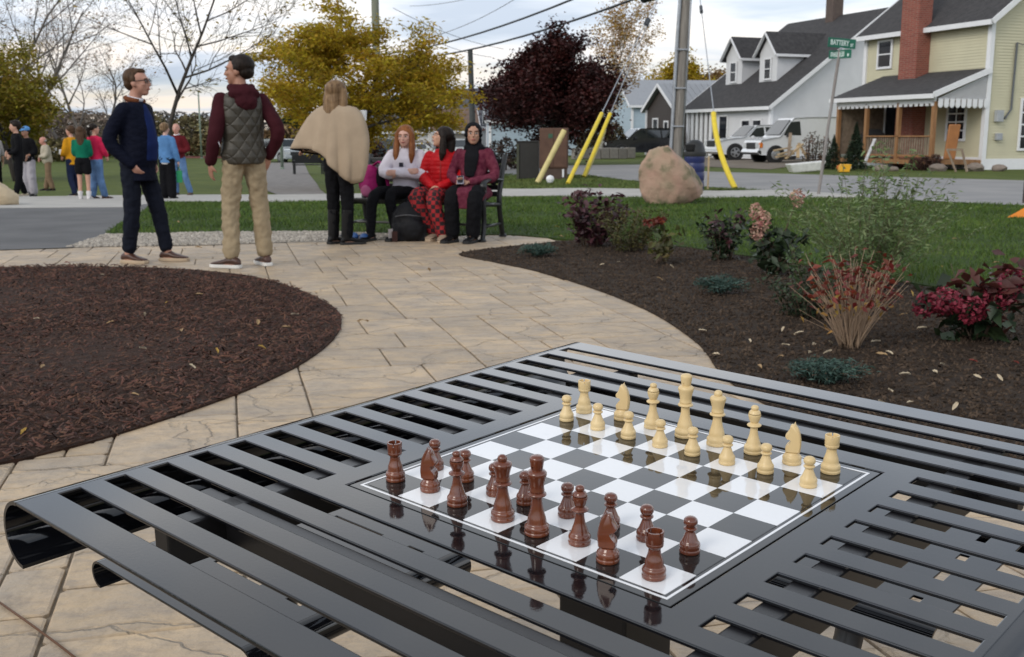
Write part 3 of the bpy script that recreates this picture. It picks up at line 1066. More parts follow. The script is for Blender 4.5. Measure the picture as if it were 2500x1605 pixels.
front = ['left corner rook', 'left knight and bishop', 'queen', 'king', 'dark bishop on the right', 'right knight', 'corner rook nearest the camera', None]
for i, (u, v) in enumerate(dp):
    lb = ('dark brown pawn just behind the ' + front[i]) if front[i] else 'dark brown pawn standing clear at the right end of its row'
    if i == 0:
        lb = 'dark brown pawn whose head shows above the left dark knight'
    if i == 1:
        lb = 'dark brown pawn half hidden behind the left dark bishop'
    piece('pawn', True, u, v, R(31 * i), lb, 1.04)
backl = ['rook', 'knight', 'bishop', 'king', 'queen', 'bishop', 'knight', 'rook']
lk = [(0.26, 7.48), (1.42, 7.66), (2.44, 7.61), (3.47, 7.55), (4.42, 7.53), (5.41, 7.59), (6.47, 7.54), (7.42, 7.59)]
llab = ['pale wooden rook at the far corner of the board', 'pale wooden knight beside the far corner rook', 'pale wooden bishop left of the light king', 'tallest pale wooden piece, the light king',
        'pale wooden queen between the light king and a bishop', 'pale wooden bishop right of the light queen', 'pale wooden knight at the right, beside the last rook', 'pale wooden rook at the right corner of the board']
for k, (u, v), lb in zip(backl, lk, llab):
    piece(k, False, u, v, {'knight': R(205), 'bishop': R(-60)}.get(k, R(23 * u)), lb)
lp = [(0.36, 6.60), (1.44, 6.56), (2.46, 6.51), (3.44, 6.49), (4.37, 6.51), (5.33, 6.51), (6.30, 6.59), (7.45, 6.44)]
ordn = ['leftmost', 'second from left', 'third from left', 'fourth from left', 'fifth from left', 'sixth from left', 'seventh from left', 'rightmost']
for i, (u, v) in enumerate(lp):
    piece('pawn', False, u, v, R(40 * i), 'pale wooden pawn, %s of the light pawns' % ordn[i])
# cut the notches for good, so that no hidden cutters stay in the scene
dg = bpy.context.evaluated_depsgraph_get()
for t in {a for a, _ in NOTCH}:
    me = bpy.data.meshes.new_from_object(t.evaluated_get(dg))
    t.modifiers.clear()
    t.data = me
for _, c in NOTCH:
    bpy.data.objects.remove(c)

# ================================================================ HOUSES ACROSS THE STREET
m_cream = mat('cream_siding', (0.54, 0.51, 0.36), 0.6, var=0.04, vs=1.5)
m_white = mat('white_siding', (0.62, 0.63, 0.65), 0.6, var=0.04, vs=1.5)
m_trim = mat('white_trim', (0.72, 0.73, 0.75), 0.5, var=0.03)
m_shing = mat('dark_shingles', (0.028, 0.027, 0.029), 0.9, col2=(0.050, 0.048, 0.050), vs=5, bump=0.6, bs=20, bdist=0.03)
m_shing2 = mat('grey_shingles', (0.07, 0.075, 0.09), 0.9, col2=(0.10, 0.105, 0.12), vs=5, bump=0.5, bs=20, bdist=0.03)
m_shing3 = mat('brown_shingles', (0.13, 0.085, 0.065), 0.9, col2=(0.17, 0.115, 0.09), vs=5, bump=0.5, bs=20, bdist=0.03)
m_metal = mat('grey_metal_roof', (0.27, 0.285, 0.31), 0.5, var=0.06, metal=0.1)
m_glass = mat('window_glass', (0.012, 0.014, 0.02), 0.06, var=0.2, spec=0.6)
m_brown = mat('brown_siding', (0.045, 0.035, 0.030), 0.7, var=0.1)
m_wood = mat('porch_timber', (0.23, 0.11, 0.042), 0.7, col2=(0.32, 0.17, 0.075), vs=9, stretch=(1, 1, 0.2))
m_woodg = mat('weathered_wood', (0.17, 0.125, 0.09), 0.85, col2=(0.28, 0.22, 0.16), vs=6)
m_blue = mat('pale_blue_siding', (0.36, 0.45, 0.52), 0.6, var=0.05)
m_beige = mat('beige_siding', (0.44, 0.40, 0.34), 0.6, var=0.05)
m_brick = mat('red_brick', (0.22, 0.058, 0.038), 0.85, var=0.2)
t, b_, L = nodes_of(m_brick)
br = t.nodes.new('ShaderNodeTexBrick')
br.inputs['Color1'].default_value = (0.20, 0.05, 0.033, 1)
br.inputs['Color2'].default_value = (0.27, 0.075, 0.05, 1)
br.inputs['Mortar'].default_value = (0.24, 0.16, 0.13, 1)
br.inputs['Scale'].default_value = 1.0
br.inputs['Brick Width'].default_value = 0.22
br.inputs['Row Height'].default_value = 0.075
br.inputs['Mortar Size'].default_value = 0.008
tcn = t.nodes.new('ShaderNodeTexCoord')
sp = t.nodes.new('ShaderNodeSeparateXYZ')
cb = t.nodes.new('ShaderNodeCombineXYZ')
ad = t.nodes.new('ShaderNodeMath')
ad.operation = 'ADD'
L(tcn.outputs['Object'], sp.inputs[0])
L(sp.outputs['X'], ad.inputs[0]); L(sp.outputs['Y'], ad.inputs[1])
L(ad.outputs[0], cb.inputs[0]); L(sp.outputs['Z'], cb.inputs[1])
L(cb.outputs[0], br.inputs['Vector'])
L(br.outputs[0], b_.inputs['Base Color'])

m_galv0 = mat('box_grey', (0.33, 0.35, 0.38), 0.45)
class House:
    """local frame: x runs along the eave away from the near corner, y runs along the gable end, z up; near corner at the origin"""
    def __init__(s, name, label, corner, along, lx, ly, wall_h, ridge_h, wallm, roofm, lap=0.12, ov=0.3, gable_y=True):
        a = Vector((along[0], along[1], 0)).normalized()
        g = Vector((-a.y, a.x, 0))
        if g.x < 0:
            g = -g
        s.M = Matrix((a, g, Vector((0, 0, 1)))).transposed().to_4x4()
        s.M.translation = Vector(corner)
        s.flip = s.M.determinant() < 0
        s.root = bpy.data.objects.new(name, None)
        COL.objects.link(s.root)
        s.root.location = corner
        tag(s.root, label, 'house')
        s.W = Matrix.Translation(-Vector(corner)) @ s.M
        s.lx, s.ly, s.wh, s.rh, s.wm, s.rm, s.lap, s.ov = lx, ly, wall_h, ridge_h, wallm, roofm, lap, ov
    def put(s, b, name, m, parent=None, **k):
        b.v = [tuple(s.W @ Vector(p)) for p in b.v]
        if s.flip:
            b.f = [tuple(reversed(f)) for f in b.f]
        return b.build(name, m, parent or s.root, **k)
    def walls(s):
        lx, ly, wh, rh, lap = s.lx, s.ly, s.wh, s.rh, s.lap
        b = MB()
        e = 0.018
        def laps(z0, z1, seg, nrm):
            """clapboards: each board leans out at its foot"""
            k = max(1, round((z1 - z0) / lap))
            for i in range(k):
                za, zb = z0 + (z1 - z0) * i / k, z0 + (z1 - z0) * (i + 1) / k
                p0, p1 = seg(za), seg(zb)
                o = [p0[0] + nrm * e, p0[1] + nrm * e, p1[1], p1[0]]
                pts = [(o[0].x, o[0].y, za), (o[1].x, o[1].y, za), (o[2].x, o[2].y, zb), (o[3].x, o[3].y, zb)]
                b.add(pts, [(0, 1, 2, 3)])
                b.add([(p0[0].x, p0[0].y, za), (p0[1].x, p0[1].y, za), pts[1], pts[0]], [(0, 1, 2, 3)])
        v = lambda x, y: Vector((x, y, 0))
        laps(0, wh, lambda z: (v(lx, 0), v(0, 0)), v(0, -1))
        laps(0, wh, lambda z: (v(0, 0), v(0, ly)), v(-1, 0))
        laps(0, wh, lambda z: (v(lx, ly), v(lx, 0)), v(1, 0))
        laps(0, wh, lambda z: (v(0, ly), v(lx, ly)), v(0, 1))
        for x, nr in ((0, -1), (lx, 1)):
            def sg(z, x=x):
                f = (z - wh) / (rh - wh) * ly / 2
                return (v(x, f), v(x, ly - f))
            laps(wh, rh - 0.02, sg, v(nr, 0))
        s.put(b, 'wall', s.wm)
        for x, y in ((0, 0), (lx, 0), (0, ly)):
            b = MB()
            b.box((x, y, wh / 2), (0.18, 0.18, wh))
            s.put(b, 'corner_board', m_trim)
    def roof(s, th=0.14, fascia=True, seams=False):
        lx, ly, wh, rh, ov = s.lx, s.ly, s.wh, s.rh, s.ov
        sl = (rh - wh) / (ly / 2)
        for side in (0, 1):
            b = MB()
            y0, z0 = -ov, wh - ov * sl
            prof = [(y0, z0 + 0.02), (ly / 2, rh + 0.02), (ly / 2, rh + 0.02 + th), (y0, z0 + 0.02 + th)]
            if side:
                prof = [(ly - y, z) for y, z in prof]
            vs = [(x, y, z) for x in (-ov, lx + ov) for y, z in prof]
            fs = [(0, 1, 2, 3), (7, 6, 5, 4), (0, 4, 5, 1), (1, 5, 6, 2), (2, 6, 7, 3), (3, 7, 4, 0)]
            b.add(vs, fs)
            rf = s.put(b, 'roof', s.rm)
            if seams:
                k = int(lx / 0.4)
                b = MB()
                for i in range(k + 1):
                    x = -ov + (lx + 2 * ov) * i / k
                    p = [(x, prof[3][0], prof[3][1] + 0.015), (x, prof[2][0], prof[2][1] + 0.015)]
                    b.beam(p[0], p[1], 0.03, 0.04)
                s.put(b, 'roof_seam', s.rm, rf)
            b = MB()
            for x in (-ov - 0.03, lx + ov + 0.03):
                p0, p1 = Vector((x, prof[0][0], prof[0][1] + 0.05)), Vector((x, prof[1][0], prof[1][1] + 0.05))
                b.beam(p0, p1, 0.04, 0.20)
            b.box((lx / 2, prof[0][0] + (0.03 if side else -0.03), prof[0][1] + 0.05), (lx + 2 * ov, 0.06, 0.18))
            s.put(b, 'fascia', m_trim)
    def window(s, face, a, z, w, h, div=(1, 2), fm=None, door=False, depth=0.06):
        """face 'e' = the eave wall (y=0), 'g' = the near gable wall (x=0), or a (point, normal) pair"""
        if face == 'e':
            T = Matrix.Translation((a, -0.02, z)) @ Matrix.Rotation(0, 4, 'Z')
        elif face == 'g':
            T = Matrix.Translation((-0.02, a, z)) @ Matrix.Rotation(-PI / 2, 4, 'Z')
        else:
            T = face
        fm = fm or m_trim
        b = MB()
        fr = 0.09
        for sx in (-1, 1):
            b.box((sx * (w / 2 + fr / 2), -depth / 2, 0), (fr, depth, h + 2 * fr), T)
        for sz in (-1, 1):
            b.box((0, -depth / 2, sz * (h / 2 + fr / 2)), (w, depth, fr), T)
        fo = s.put(b, 'door' if door else 'window', fm)
        b = MB()
        b.box((0, -0.012, 0), (w, 0.02, h), T)
        s.put(b, 'pane', m_glass, fo)
        b = MB()
        for i in range(1, div[0]):
            b.box((-w / 2 + w * i / div[0], -0.03, 0), (0.035, 0.03, h), T)
        for i in range(1, div[1]):
            b.box((0, -0.032, -h / 2 + h * i / div[1]), (w, 0.03, 0.05), T)
        if b.v:
            s.put(b, 'glazing_bar', fm, fo)
        return fo

# ---- cream two-storey house with the porch
ALONG = (-0.345, 0.939)
cr_ = Vector((17.4, 39.7, -0.04))
H1 = House('cream_house', 'cream sided two-storey house with brick chimney and timber porch', cr_, ALONG, 6.9, 8.4, 5.45, 8.6, m_cream, m_shing, 0.11, 0.35)
H1.walls(); H1.roof()
b = MB(); b.box((3.45, -0.01, 0.2), (6.96, 0.1, 0.5)); b.box((-0.02, 4.2, 0.12), (0.10, 8.5, 0.55)); H1.put(b, 'foundation', m_trim)
H1.window('g', 2.15, 1.65, 0.95, 1.75, (3, 4))
H1.window('g', 5.6, 1.65, 0.95, 1.75, (3, 4))
H1.window('e', 5.7, 4.55, 0.75, 1.0, (1, 2))
H1.window('e', 1.4, 1.75, 0.85, 1.25, (2, 4))
H1.window('e', 5.0, 1.7, 0.8, 1.9, (1, 1), door=True)
b = MB(); b.box((3.6, -0.33, 4.4), (1.0, 0.62, 8.8)); ch = H1.put(b, 'chimney', m_brick)
b = MB(); b.box((3.6, -0.33, 8.85), (1.15, 0.78, 0.12)); H1.put(b, 'chimney_cap', m_brick, ch)
# porch
PD = 2.3
b = MB()
prof = [(-PD - 0.25, 2.62), (-0.01, 3.55), (-0.01, 3.67), (-PD - 0.25, 2.74)]
vs = [(x, y, z) for x in (-0.12, 5.75) for y, z in prof]
b.add(vs, [(0, 1, 2, 3), (7, 6, 5, 4), (0, 4, 5, 1), (1, 5, 6, 2), (2, 6, 7, 3), (3, 7, 4, 0)])
pr = H1.put(b, 'porch_roof', m_shing)
b = MB()
b.box((2.82, -PD - 0.28, 2.64), (5.95, 0.08, 0.16))
b.box((2.8, -PD - 0.02, 2.50), (5.6, 0.10, 0.22))
b.beam((-0.16, -PD - 0.25, 2.68), (-0.16, -0.02, 3.6), 0.06, 0.2)
b.add([(-0.06, -PD, 2.55), (-0.06, -0.03, 2.55), (-0.06, -0.03, 3.45)], [(0, 1, 2), (2, 1, 0)])
H1.put(b, 'porch_fascia', m_trim, pr)
b = MB()
for i in range(9):
    yy = -PD + 0.12 + i * 0.26
    b.box((-0.10, yy, 2.42), (0.03, 0.20, 0.26))
    b.ell((-0.10, yy, 2.29), (0.015, 0.10, 0.07), nu=8, nv=5)
for i in range(20):
    b.box((0.1 + i * 0.28, -PD - 0.06, 2.36), (0.17, 0.03, 0.12))
H1.put(b, 'scalloped_valance', m_trim, pr)['kind'] = 'stuff'
for x in (0.05, 1.9, 3.75, 5.5):
    b = MB(); b.box((x, -PD, 1.4), (0.14, 0.14, 2.1)); H1.put(b, 'porch_post', m_wood)
b = MB(); b.box((2.8, -PD / 2 - 0.05, 0.28), (5.7, PD + 0.2, 0.16)); H1.put(b, 'porch_floor', m_wood)
b = MB(); b.box((1.9, -PD, 1.22), (3.6, 0.14, 0.05)); b.box((1.9, -PD, 0.50), (3.6, 0.06, 0.08)); H1.put(b, 'porch_rail', m_wood)
for i in range(29):
    b = MB(); b.box((0.2 + i * 0.125, -PD, 0.85), (0.045, 0.04, 0.70)); H1.put(b, 'baluster', m_woodg)
b = MB(); b.box((5.55, -PD / 2, 1.45), (0.05, PD, 1.9)); H1.put(b, 'porch_screen', m_woodg)
# meter, conduit and cable on the gable wall
b = MB()
b.tube([H1_ for H1_ in ((-0.07, 1.15, 4.6), (-0.07, 1.12, 2.2), (-0.07, 0.85, 1.85))], 0.04, 8)
b.tube([(-0.07, 1.15, 4.6), (-0.2, 1.3, 4.5), (-0.25, 1.7, 4.75), (-0.1, 2.2, 4.9)], 0.018, 6)
H1.put(b, 'conduit', mat('conduit_grey', (0.10, 0.11, 0.12), 0.5))
b = MB(); b.box((-0.09, 0.62, 1.2), (0.14, 0.26, 0.26)); H1.put(b, 'junction_box', m_galv0, bevel=0.02)
b = MB(); b.box((-0.10, 0.55, 1.95), (0.16, 0.32, 0.42)); H1.put(b, 'electric_meter', mat('meter_grey', (0.36, 0.38, 0.40), 0.4), bevel=0.02)

# ---- white house with two dormers
cw = Vector((13.9, 58.0, -0.04))
H2 = House('white_house', 'white sided house with steep dark roof and two dormers', cw, (-0.36, 0.93), 8.6, 14.4, 2.9, 8.05, m_white, m_shing, 0.12, 0.35)
H2.walls(); H2.roof()
slope = (8.05 - 2.9) / 7.2
for a_ in (2.9, 6.4):
    b = MB()
    y0, zb = 1.7, 2.9 + 1.7 * slope
    w, hh, rg = 0.85, 1.75, 2.75
    yb = y0 + rg / slope
    zt = zb + hh
    v = [(a_ - w, y0, zb - 0.4), (a_ + w, y0, zb - 0.4), (a_ + w, y0, zt), (a_, y0, zb + rg), (a_ - w, y0, zt)]
    k = [(p[0], y0 + 0.2 + (p[2] - zb) / slope + 0.6, p[2]) for p in v]
    b.add(v + k, [(0, 1, 2, 3, 4), (1, 6, 7, 2), (0, 4, 9, 5)])
    d_ = H2.put(b, 'dormer', m_white)
    b = MB()
    for sg in (-1, 1):
        o1 = (a_ + sg * (w + 0.25), zt - 0.25 * (rg - hh) / w * 0.9)
        q = [(a_, y0 - 0.25, zb + rg + 0.03), (o1[0], y0 - 0.25, o1[1] + 0.03), (o1[0], y0 + 0.2 + (o1[1] - zb) / slope + 0.3, o1[1] + 0.03), (a_, yb + 0.4, zb + rg + 0.03)]
        q2 = [(x, y, z + 0.12) for x, y, z in q]
        b.add(q + q2, [(0, 1, 2, 3), (7, 6, 5, 4), (0, 4, 5, 1), (1, 5, 6, 2), (2, 6, 7, 3)])
    H2.put(b, 'dormer_roof', m_shing, d_)
    b = MB()
    for sg in (-1, 1):
        o1 = (a_ + sg * (w + 0.25), zt - 0.25 * (rg - hh) / w * 0.9)
        b.beam((a_, y0 - 0.27, zb + rg + 0.05), (o1[0], y0 - 0.27, o1[1] + 0.05), 0.05, 0.16, (0, 1, 0))
        b.beam((o1[0] + sg * 0.02, y0 - 0.25, o1[1] + 0.05), (o1[0] + sg * 0.02, y0 + 2.2, o1[1] + 0.05), 0.04, 0.14)
    H2.put(b, 'dormer_trim', m_trim, d_)
    H2.window(Matrix.Translation((a_, y0 - 0.02, zb + 0.85)), 0, 0, 0.55, 1.05, (1, 2))
b = MB(); b.box((4.2, 7.0, 8.5), (0.7, 0.7, 1.5)); H2.put(b, 'chimney', mat('dark_brick', (0.10, 0.075, 0.065), 0.9))
H2.window('g', 7.0, 5.55, 0.95, 1.9, (1, 2))
H2.window('g', 2.6, 1.55, 1.6, 1.1, (3, 1))
H2.window('e', 1.2, 1.6, 0.75, 0.95); H2.window('e', 2.3, 1.6, 0.75, 0.95)
H2.window('e', 4.6, 1.35, 0.8, 2.0, (1, 1), door=True)
for i in range(5):
    b = MB(); b.box((5.9 + i * 0.52, -0.06, 1.4), (0.28, 0.10, 2.6)); H2.put(b, 'shutter_panel', m_trim)
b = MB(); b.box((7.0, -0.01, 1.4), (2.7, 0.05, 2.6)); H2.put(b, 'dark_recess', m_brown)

# ---- brown bungalow with a metal roof
cb_ = A(1580, 262, 74); cb_.z = -0.04
H3 = House('brown_bungalow', 'dark brown bungalow with grey metal roof and white downpipe', cb_, (0.97, 0.24), 9.0, 5.2, 3.0, 4.5, m_brown, m_metal, 0.2, 0.3)
H3.walls(); H3.roof(seams=True)
b = MB(); b.tube([(0.3, -0.3, 2.9), (0.25, -0.12, 2.6), (0.25, -0.12, 0.1)], 0.07, 8); H3.put(b, 'downpipe', m_trim)
H3.window('g', 1.7, 1.4, 0.8, 1.9, (1, 1), door=True); H3.window('g', 3.6, 1.7, 0.6, 0.9)

def simple_house(name, label, px, py, D, along, lx, ly, wh, rh, wm, rm, wins=(), ov=0.3):
    c = A(px, py, D); c.z = hz(c.x, c.y) - 0.04
    h = House(name, label, c, along, lx, ly, wh, rh, wm, rm, 0.22, ov)
    h.walls(); h.roof()
    for w in wins:
        h.window(*w)
    return h
simple_house('pale_blue_house', 'pale blue house with light roof behind the brown bungalow', 1490, 330, 92, (0.99, 0.12), 9, 8, 3.6, 5.6, m_blue, m_metal, [('e', 2, 1.8, 0.8, 0.9), ('e', 5, 1.8, 0.8, 0.9)])
simple_house('blue_cottage', 'low blue cottage half hidden under the dark red tree', 1190, 330, 76, (0.99, 0.05), 7.2, 6, 2.6, 3.6, m_blue, m_shing2, [('e', 1.6, 1.5, 0.7, 0.9), ('e', 3.6, 1.4, 0.8, 1.2), ('e', 5.6, 1.5, 0.5, 1.2)])
simple_house('tall_white_house', 'tall white gabled house beside the thin pole', 1205, 330, 90, (-0.75, 0.66), 7, 5.0, 3.3, 5.6, mat('pale_mint_siding', (0.52, 0.58, 0.58), 0.6), m_shing2, [('g', 2.5, 3.6, 0.5, 1.0), ('g', 2.5, 1.4, 0.7, 1.3), ('e', 2.5, 1.6, 0.8, 1.2)])
hp = simple_house('porch_house', 'white house with slate grey roof and pillared porch', 1090, 330, 84, (0.99, 0.10), 3.6, 5, 2.65, 4.7, m_white, m_shing2, [('e', 1.7, 1.7, 1.3, 1.0, (2, 2))])
for x in (0.15, 1.0, 2.6, 3.5):
    b = MB(); b.box((x, -0.75, 1.35), (0.18, 0.18, 2.6)); hp.put(b, 'porch_pillar', m_trim)
b = MB(); b.box((1.8, -0.4, 2.75), (4.0, 1.1, 0.2)); hp.put(b, 'porch_beam', m_trim)
simple_house('brown_roof_house', 'small beige house with brown shingle roof behind the bench', 1048, 330, 80, (0.985, 0.17), 3.0, 3.6, 2.3, 3.7, m_beige, m_shing3, [('g', 1.6, 1.3, 0.6, 1.7, (1, 1), None, True)])
simple_house('grey_roof_house', 'long white house with low charcoal roof left of the brown roof', 980, 330, 82, (0.98, -0.2), 4.4, 6, 2.2, 3.6, m_white, m_shing, [('e', 1.0, 1.5, 0.6, 0.9), ('e', 3.0, 1.5, 0.6, 0.9)])
simple_house('far_white_bungalow', 'far white bungalow partly behind the wooden pole', 915, 330, 95, (0.99, 0.1), 5.0, 6, 2.2, 3.5, m_white, m_shing2, [('e', 1.2, 1.5, 0.9, 0.9), ('e', 3.4, 1.5, 0.9, 0.9)])

# ================================================================ VEHICLES
m_tyre = mat('tyre', (0.012, 0.012, 0.013), 0.8)
m_rim = mat('rim', (0.45, 0.46, 0.48), 0.3, metal=0.7)
m_carglass = mat('car_glass', (0.012, 0.017, 0.02), 0.04, spec=0.7)
m_plastic = mat('car_plastic', (0.02, 0.02, 0.022), 0.5)
m_lamp = mat('lamp_glass', (0.55, 0.57, 0.58), 0.1, spec=0.7)
m_amber = mat('amber_lamp', (0.75, 0.20, 0.02), 0.2)
def vehicle(name, label, cat, loc, heading, body, L_, W_, H_, prof, glass, wheels, wr, rim=True, cladding=None, grille=(0.5, 0.8), amber=False, paint_rough=0.2):
    """prof: side outline (x forward from the tail 0..1 of the length, z 0..1 of the height); glass: side window outlines"""
    root = empty(name, loc, math.atan2(heading[1], heading[0]), label, cat)
    def sect(x, z, zmin):
        k = 1.0 if z < 0.62 * H_ else 1 - 0.30 * (z / H_ - 0.62)
        return W_ / 2 * k
    pts = [(p[0] * L_ - L_ / 2, p[1] * H_) for p in prof]
    pts = [(p.x, p.y) for p in catmull([(a, c, 0) for a, c in pts], 2, True)]
    b = MB()
    n = len(pts)
    vs = []
    inset = 0.06
    cxm, czm = 0, H_ * 0.5
    for sgn, ins in ((-1, 1), (-1, 0), (1, 0), (1, 1)):
        for x, z in pts:
            w = sect(x, z, 0) - (inset if ins else 0)
            kx = x - cxm
            vs.append((cxm + kx * (1 - 0.02 * ins), sgn * w, czm + (z - czm) * (1 - 0.03 * ins)))
    fs = []
    for r in range(3):
        for i in range(n):
            j = (i + 1) % n
            fs.append((r * n + j, r * n + i, (r + 1) * n + i, (r + 1) * n + j))
    fs.append(tuple(range(n)))
    fs.append(tuple(3 * n + i for i in range(n - 1, -1, -1)))
    b.add(vs, fs)
    bo = b.build('body', body, root, smooth=True, sharp=28)
    for gp in glass['side']:
        for sgn in (-1, 1):
            b = MB()
            q = [((x * L_ - L_ / 2), sgn * (sect(0, z * H_, 0) * 0.985 - inset + 0.035 * 0), z * H_) for x, z in gp]
            q = [(x, sgn * (abs(y) + 0.004 + inset * 0.28), z) for x, y, z in q]
            b.add(q, [tuple(range(len(q))) if sgn < 0 else tuple(reversed(range(len(q))))])
            so = b.build('side_window', m_carglass, root)
            so.modifiers.new('th', 'SOLIDIFY').thickness = 0.02
    for key in ('front', 'rear'):
        if key in glass:
            (x0, z0), (x1, z1) = glass[key]
            x0, x1, z0, z1 = x0 * L_ - L_ / 2, x1 * L_ - L_ / 2, z0 * H_, z1 * H_
            w0, w1 = sect(0, z0, 0) - 0.13, sect(0, z1, 0) - 0.14
            b = MB()
            nx_, nz_ = (z1 - z0), (x0 - x1)
            l_ = math.hypot(nx_, nz_)
            if key == 'rear':
                nx_, nz_ = -nx_, -nz_
            if nz_ < 0:
                nx_, nz_ = -nx_, -nz_
            ox, oz = nx_ / l_ * 0.03, nz_ / l_ * 0.03
            b.add([(x0 + ox, -w0, z0 + oz), (x0 + ox, w0, z0 + oz), (x1 + ox, w1, z1 + oz), (x1 + ox, -w1, z1 + oz)], [(0, 1, 2, 3)])
            so = b.build('windscreen' if key == 'front' else 'rear_window', m_carglass, root)
            so.modifiers.new('th', 'SOLIDIFY').thickness = 0.04
    for x in wheels:
        for sgn in (-1, 1):
            xx = x * L_ - L_ / 2
            # dark arch
            T = Matrix.Translation((xx, sgn * (W_ / 2 - 0.10), wr)) @ Matrix.Rotation(PI / 2, 4, 'X')
            b = MB(); b.lathe([(wr * 1.17, -0.095), (wr * 1.17, 0.107)], 22, T); b.build('wheel_arch', m_plastic, root)
            w_ = empty('wheel', (0, 0, 0)); w_.parent = root
            b = MB(); b.lathe([(wr * 0.62, -0.10), (wr * 0.94, -0.11), (wr, -0.07), (wr, 0.07), (wr * 0.94, 0.115), (wr * 0.62, 0.112)], 22, T @ Matrix.Scale(1, 4)); b.build('tyre', m_tyre, w_, smooth=True, sharp=40)
            b = MB()
            if rim:
                b.lathe([(wr * 0.62, 0.05 * -sgn), (wr * 0.64, 0.118 * -sgn), (wr * 0.56, 0.120 * -sgn), (wr * 0.54, 0.07 * -sgn)], 22, T)
                for k in range(5):
                    a = k * 2 * PI / 5
                    b.beam(T @ Vector((0, 0, -sgn * 0.112)), T @ Vector((wr * 0.6 * math.cos(a), wr * 0.6 * math.sin(a), -sgn * 0.105)), 0.09, 0.03, T.to_3x3() @ Vector((0, 0, 1)))
            else:
                b.lathe([(wr * 0.60, -sgn * 0.10), (wr * 0.5, -sgn * 0.112), (wr * 0.25, -sgn * 0.115), (wr * 0.2, -sgn * 0.14), (0.01, -sgn * 0.14)], 22, T)
            b.build('rim', m_rim, w_, smooth=True, sharp=40)
    # nose: grille, bumper, lamps
    zf0, zf1 = grille
    b = MB(); b.box((L_ / 2 - 0.02, 0, (zf0 + zf1) / 2), (0.10, W_ * 0.52, zf1 - zf0)); b.build('grille', m_plastic, root, bevel=0.02)
    b = MB(); b.box((L_ / 2 - 0.04, 0, zf0 - 0.16), (0.20, W_ * 0.96, 0.20)); b.build('bumper', cladding or body, root, bevel=0.04)
    for sgn in (-1, 1):
        b = MB(); b.box((L_ / 2 - 0.06, sgn * W_ * 0.36, (zf0 + zf1) / 2 + 0.03), (0.16, W_ * 0.17, (zf1 - zf0) * 0.75)); h_ = b.build('headlight', m_lamp, root, bevel=0.02)
        if amber:
            b = MB(); b.box((L_ / 2 - 0.10, sgn * W_ * 0.465, (zf0 + zf1) / 2 + 0.03), (0.16, W_ * 0.06, (zf1 - zf0) * 0.75)); b.build('indicator', m_amber, h_, bevel=0.02)
        xm = glass['mirror'][0] * L_ - L_ / 2
        b = MB(); b.box((xm, sgn * (W_ / 2 + 0.10), glass['mirror'][1] * H_), (0.10, 0.22, 0.17)); b.build('mirror', body if not amber else m_plastic, root, bevel=0.03)
        b = MB(); b.box((-L_ / 2 + 0.03, sgn * W_ * 0.4, H_ * 0.55), (0.08, 0.12, 0.3)); b.build('tail_light', mat('red_lamp', (0.3, 0.01, 0.01), 0.2), root, bevel=0.02)
    return root
m_wpaint = mat('white_car_paint', (0.66, 0.68, 0.70), 0.22, var=0.02, coat=0.5)
m_bpaint = mat('black_car_paint', (0.012, 0.013, 0.017), 0.15, coat=0.6)
van_prof = [(0.0, 0.17), (0.0, 0.55), (0.01, 0.93), (0.05, 1.0), (0.40, 1.0), (0.64, 0.985), (0.70, 0.93), (0.80, 0.60), (0.84, 0.555), (0.955, 0.50), (0.99, 0.45), (1.0, 0.30), (0.99, 0.17), (0.6, 0.15), (0.3, 0.15)]
van_glass = dict(side=[[(0.615, 0.60), (0.775, 0.60), (0.715, 0.89), (0.625, 0.91)]], front=((0.805, 0.615), (0.705, 0.935)), mirror=(0.75, 0.60))
vp = A(1962, 392, 51.5); vp.z = -0.03
vehicle('white_van', 'white cargo van with amber indicator parked by the lumber pile', 'van', vp, (-0.985, -0.17), m_wpaint, 5.4, 2.0, 2.1, van_prof, van_glass, (0.20, 0.845), 0.37, False, m_plastic, (0.62, 0.92), True)
suv_prof = [(0.0, 0.22), (0.0, 0.60), (0.03, 0.90), (0.08, 0.985), (0.30, 1.0), (0.52, 0.985), (0.58, 0.95), (0.70, 0.66), (0.80, 0.62), (0.95, 0.56), (0.99, 0.50), (1.0, 0.32), (0.98, 0.17), (0.6, 0.15), (0.3, 0.15)]
suv_glass = dict(side=[[(0.06, 0.66), (0.27, 0.66), (0.28, 0.92), (0.10, 0.91)], [(0.29, 0.66), (0.46, 0.66), (0.47, 0.93), (0.30, 0.925)], [(0.48, 0.66), (0.655, 0.66), (0.575, 0.90), (0.49, 0.93)]], front=((0.695, 0.67), (0.585, 0.955)), rear=((0.005, 0.62), (0.04, 0.92)), mirror=(0.63, 0.64))
vp = A(1842, 388, 57.0); vp.z = -0.03
vehicle('white_pickup', 'white sport utility truck with bright alloy wheels left of the van', 'truck', vp, (-0.975, -0.22), m_wpaint, 5.0, 1.95, 1.82, suv_prof, suv_glass, (0.19, 0.81), 0.40, True, m_wpaint, (0.68, 1.0))
vp = A(1562, 377, 66.0); vp.z = -0.03
vehicle('black_suv', 'black sport utility vehicle parked before the brown bungalow', 'car', vp, (-0.97, -0.22), m_bpaint, 4.9, 1.9, 1.72, suv_prof, suv_glass, (0.19, 0.80), 0.36, True, m_bpaint, (0.62, 0.85))
car_prof = [(0.0, 0.25), (0.0, 0.58), (0.06, 0.70), (0.16, 0.76), (0.25, 0.97), (0.40, 1.0), (0.55, 0.97), (0.68, 0.70), (0.85, 0.64), (0.97, 0.55), (1.0, 0.35), (0.98, 0.18), (0.6, 0.16), (0.3, 0.16)]
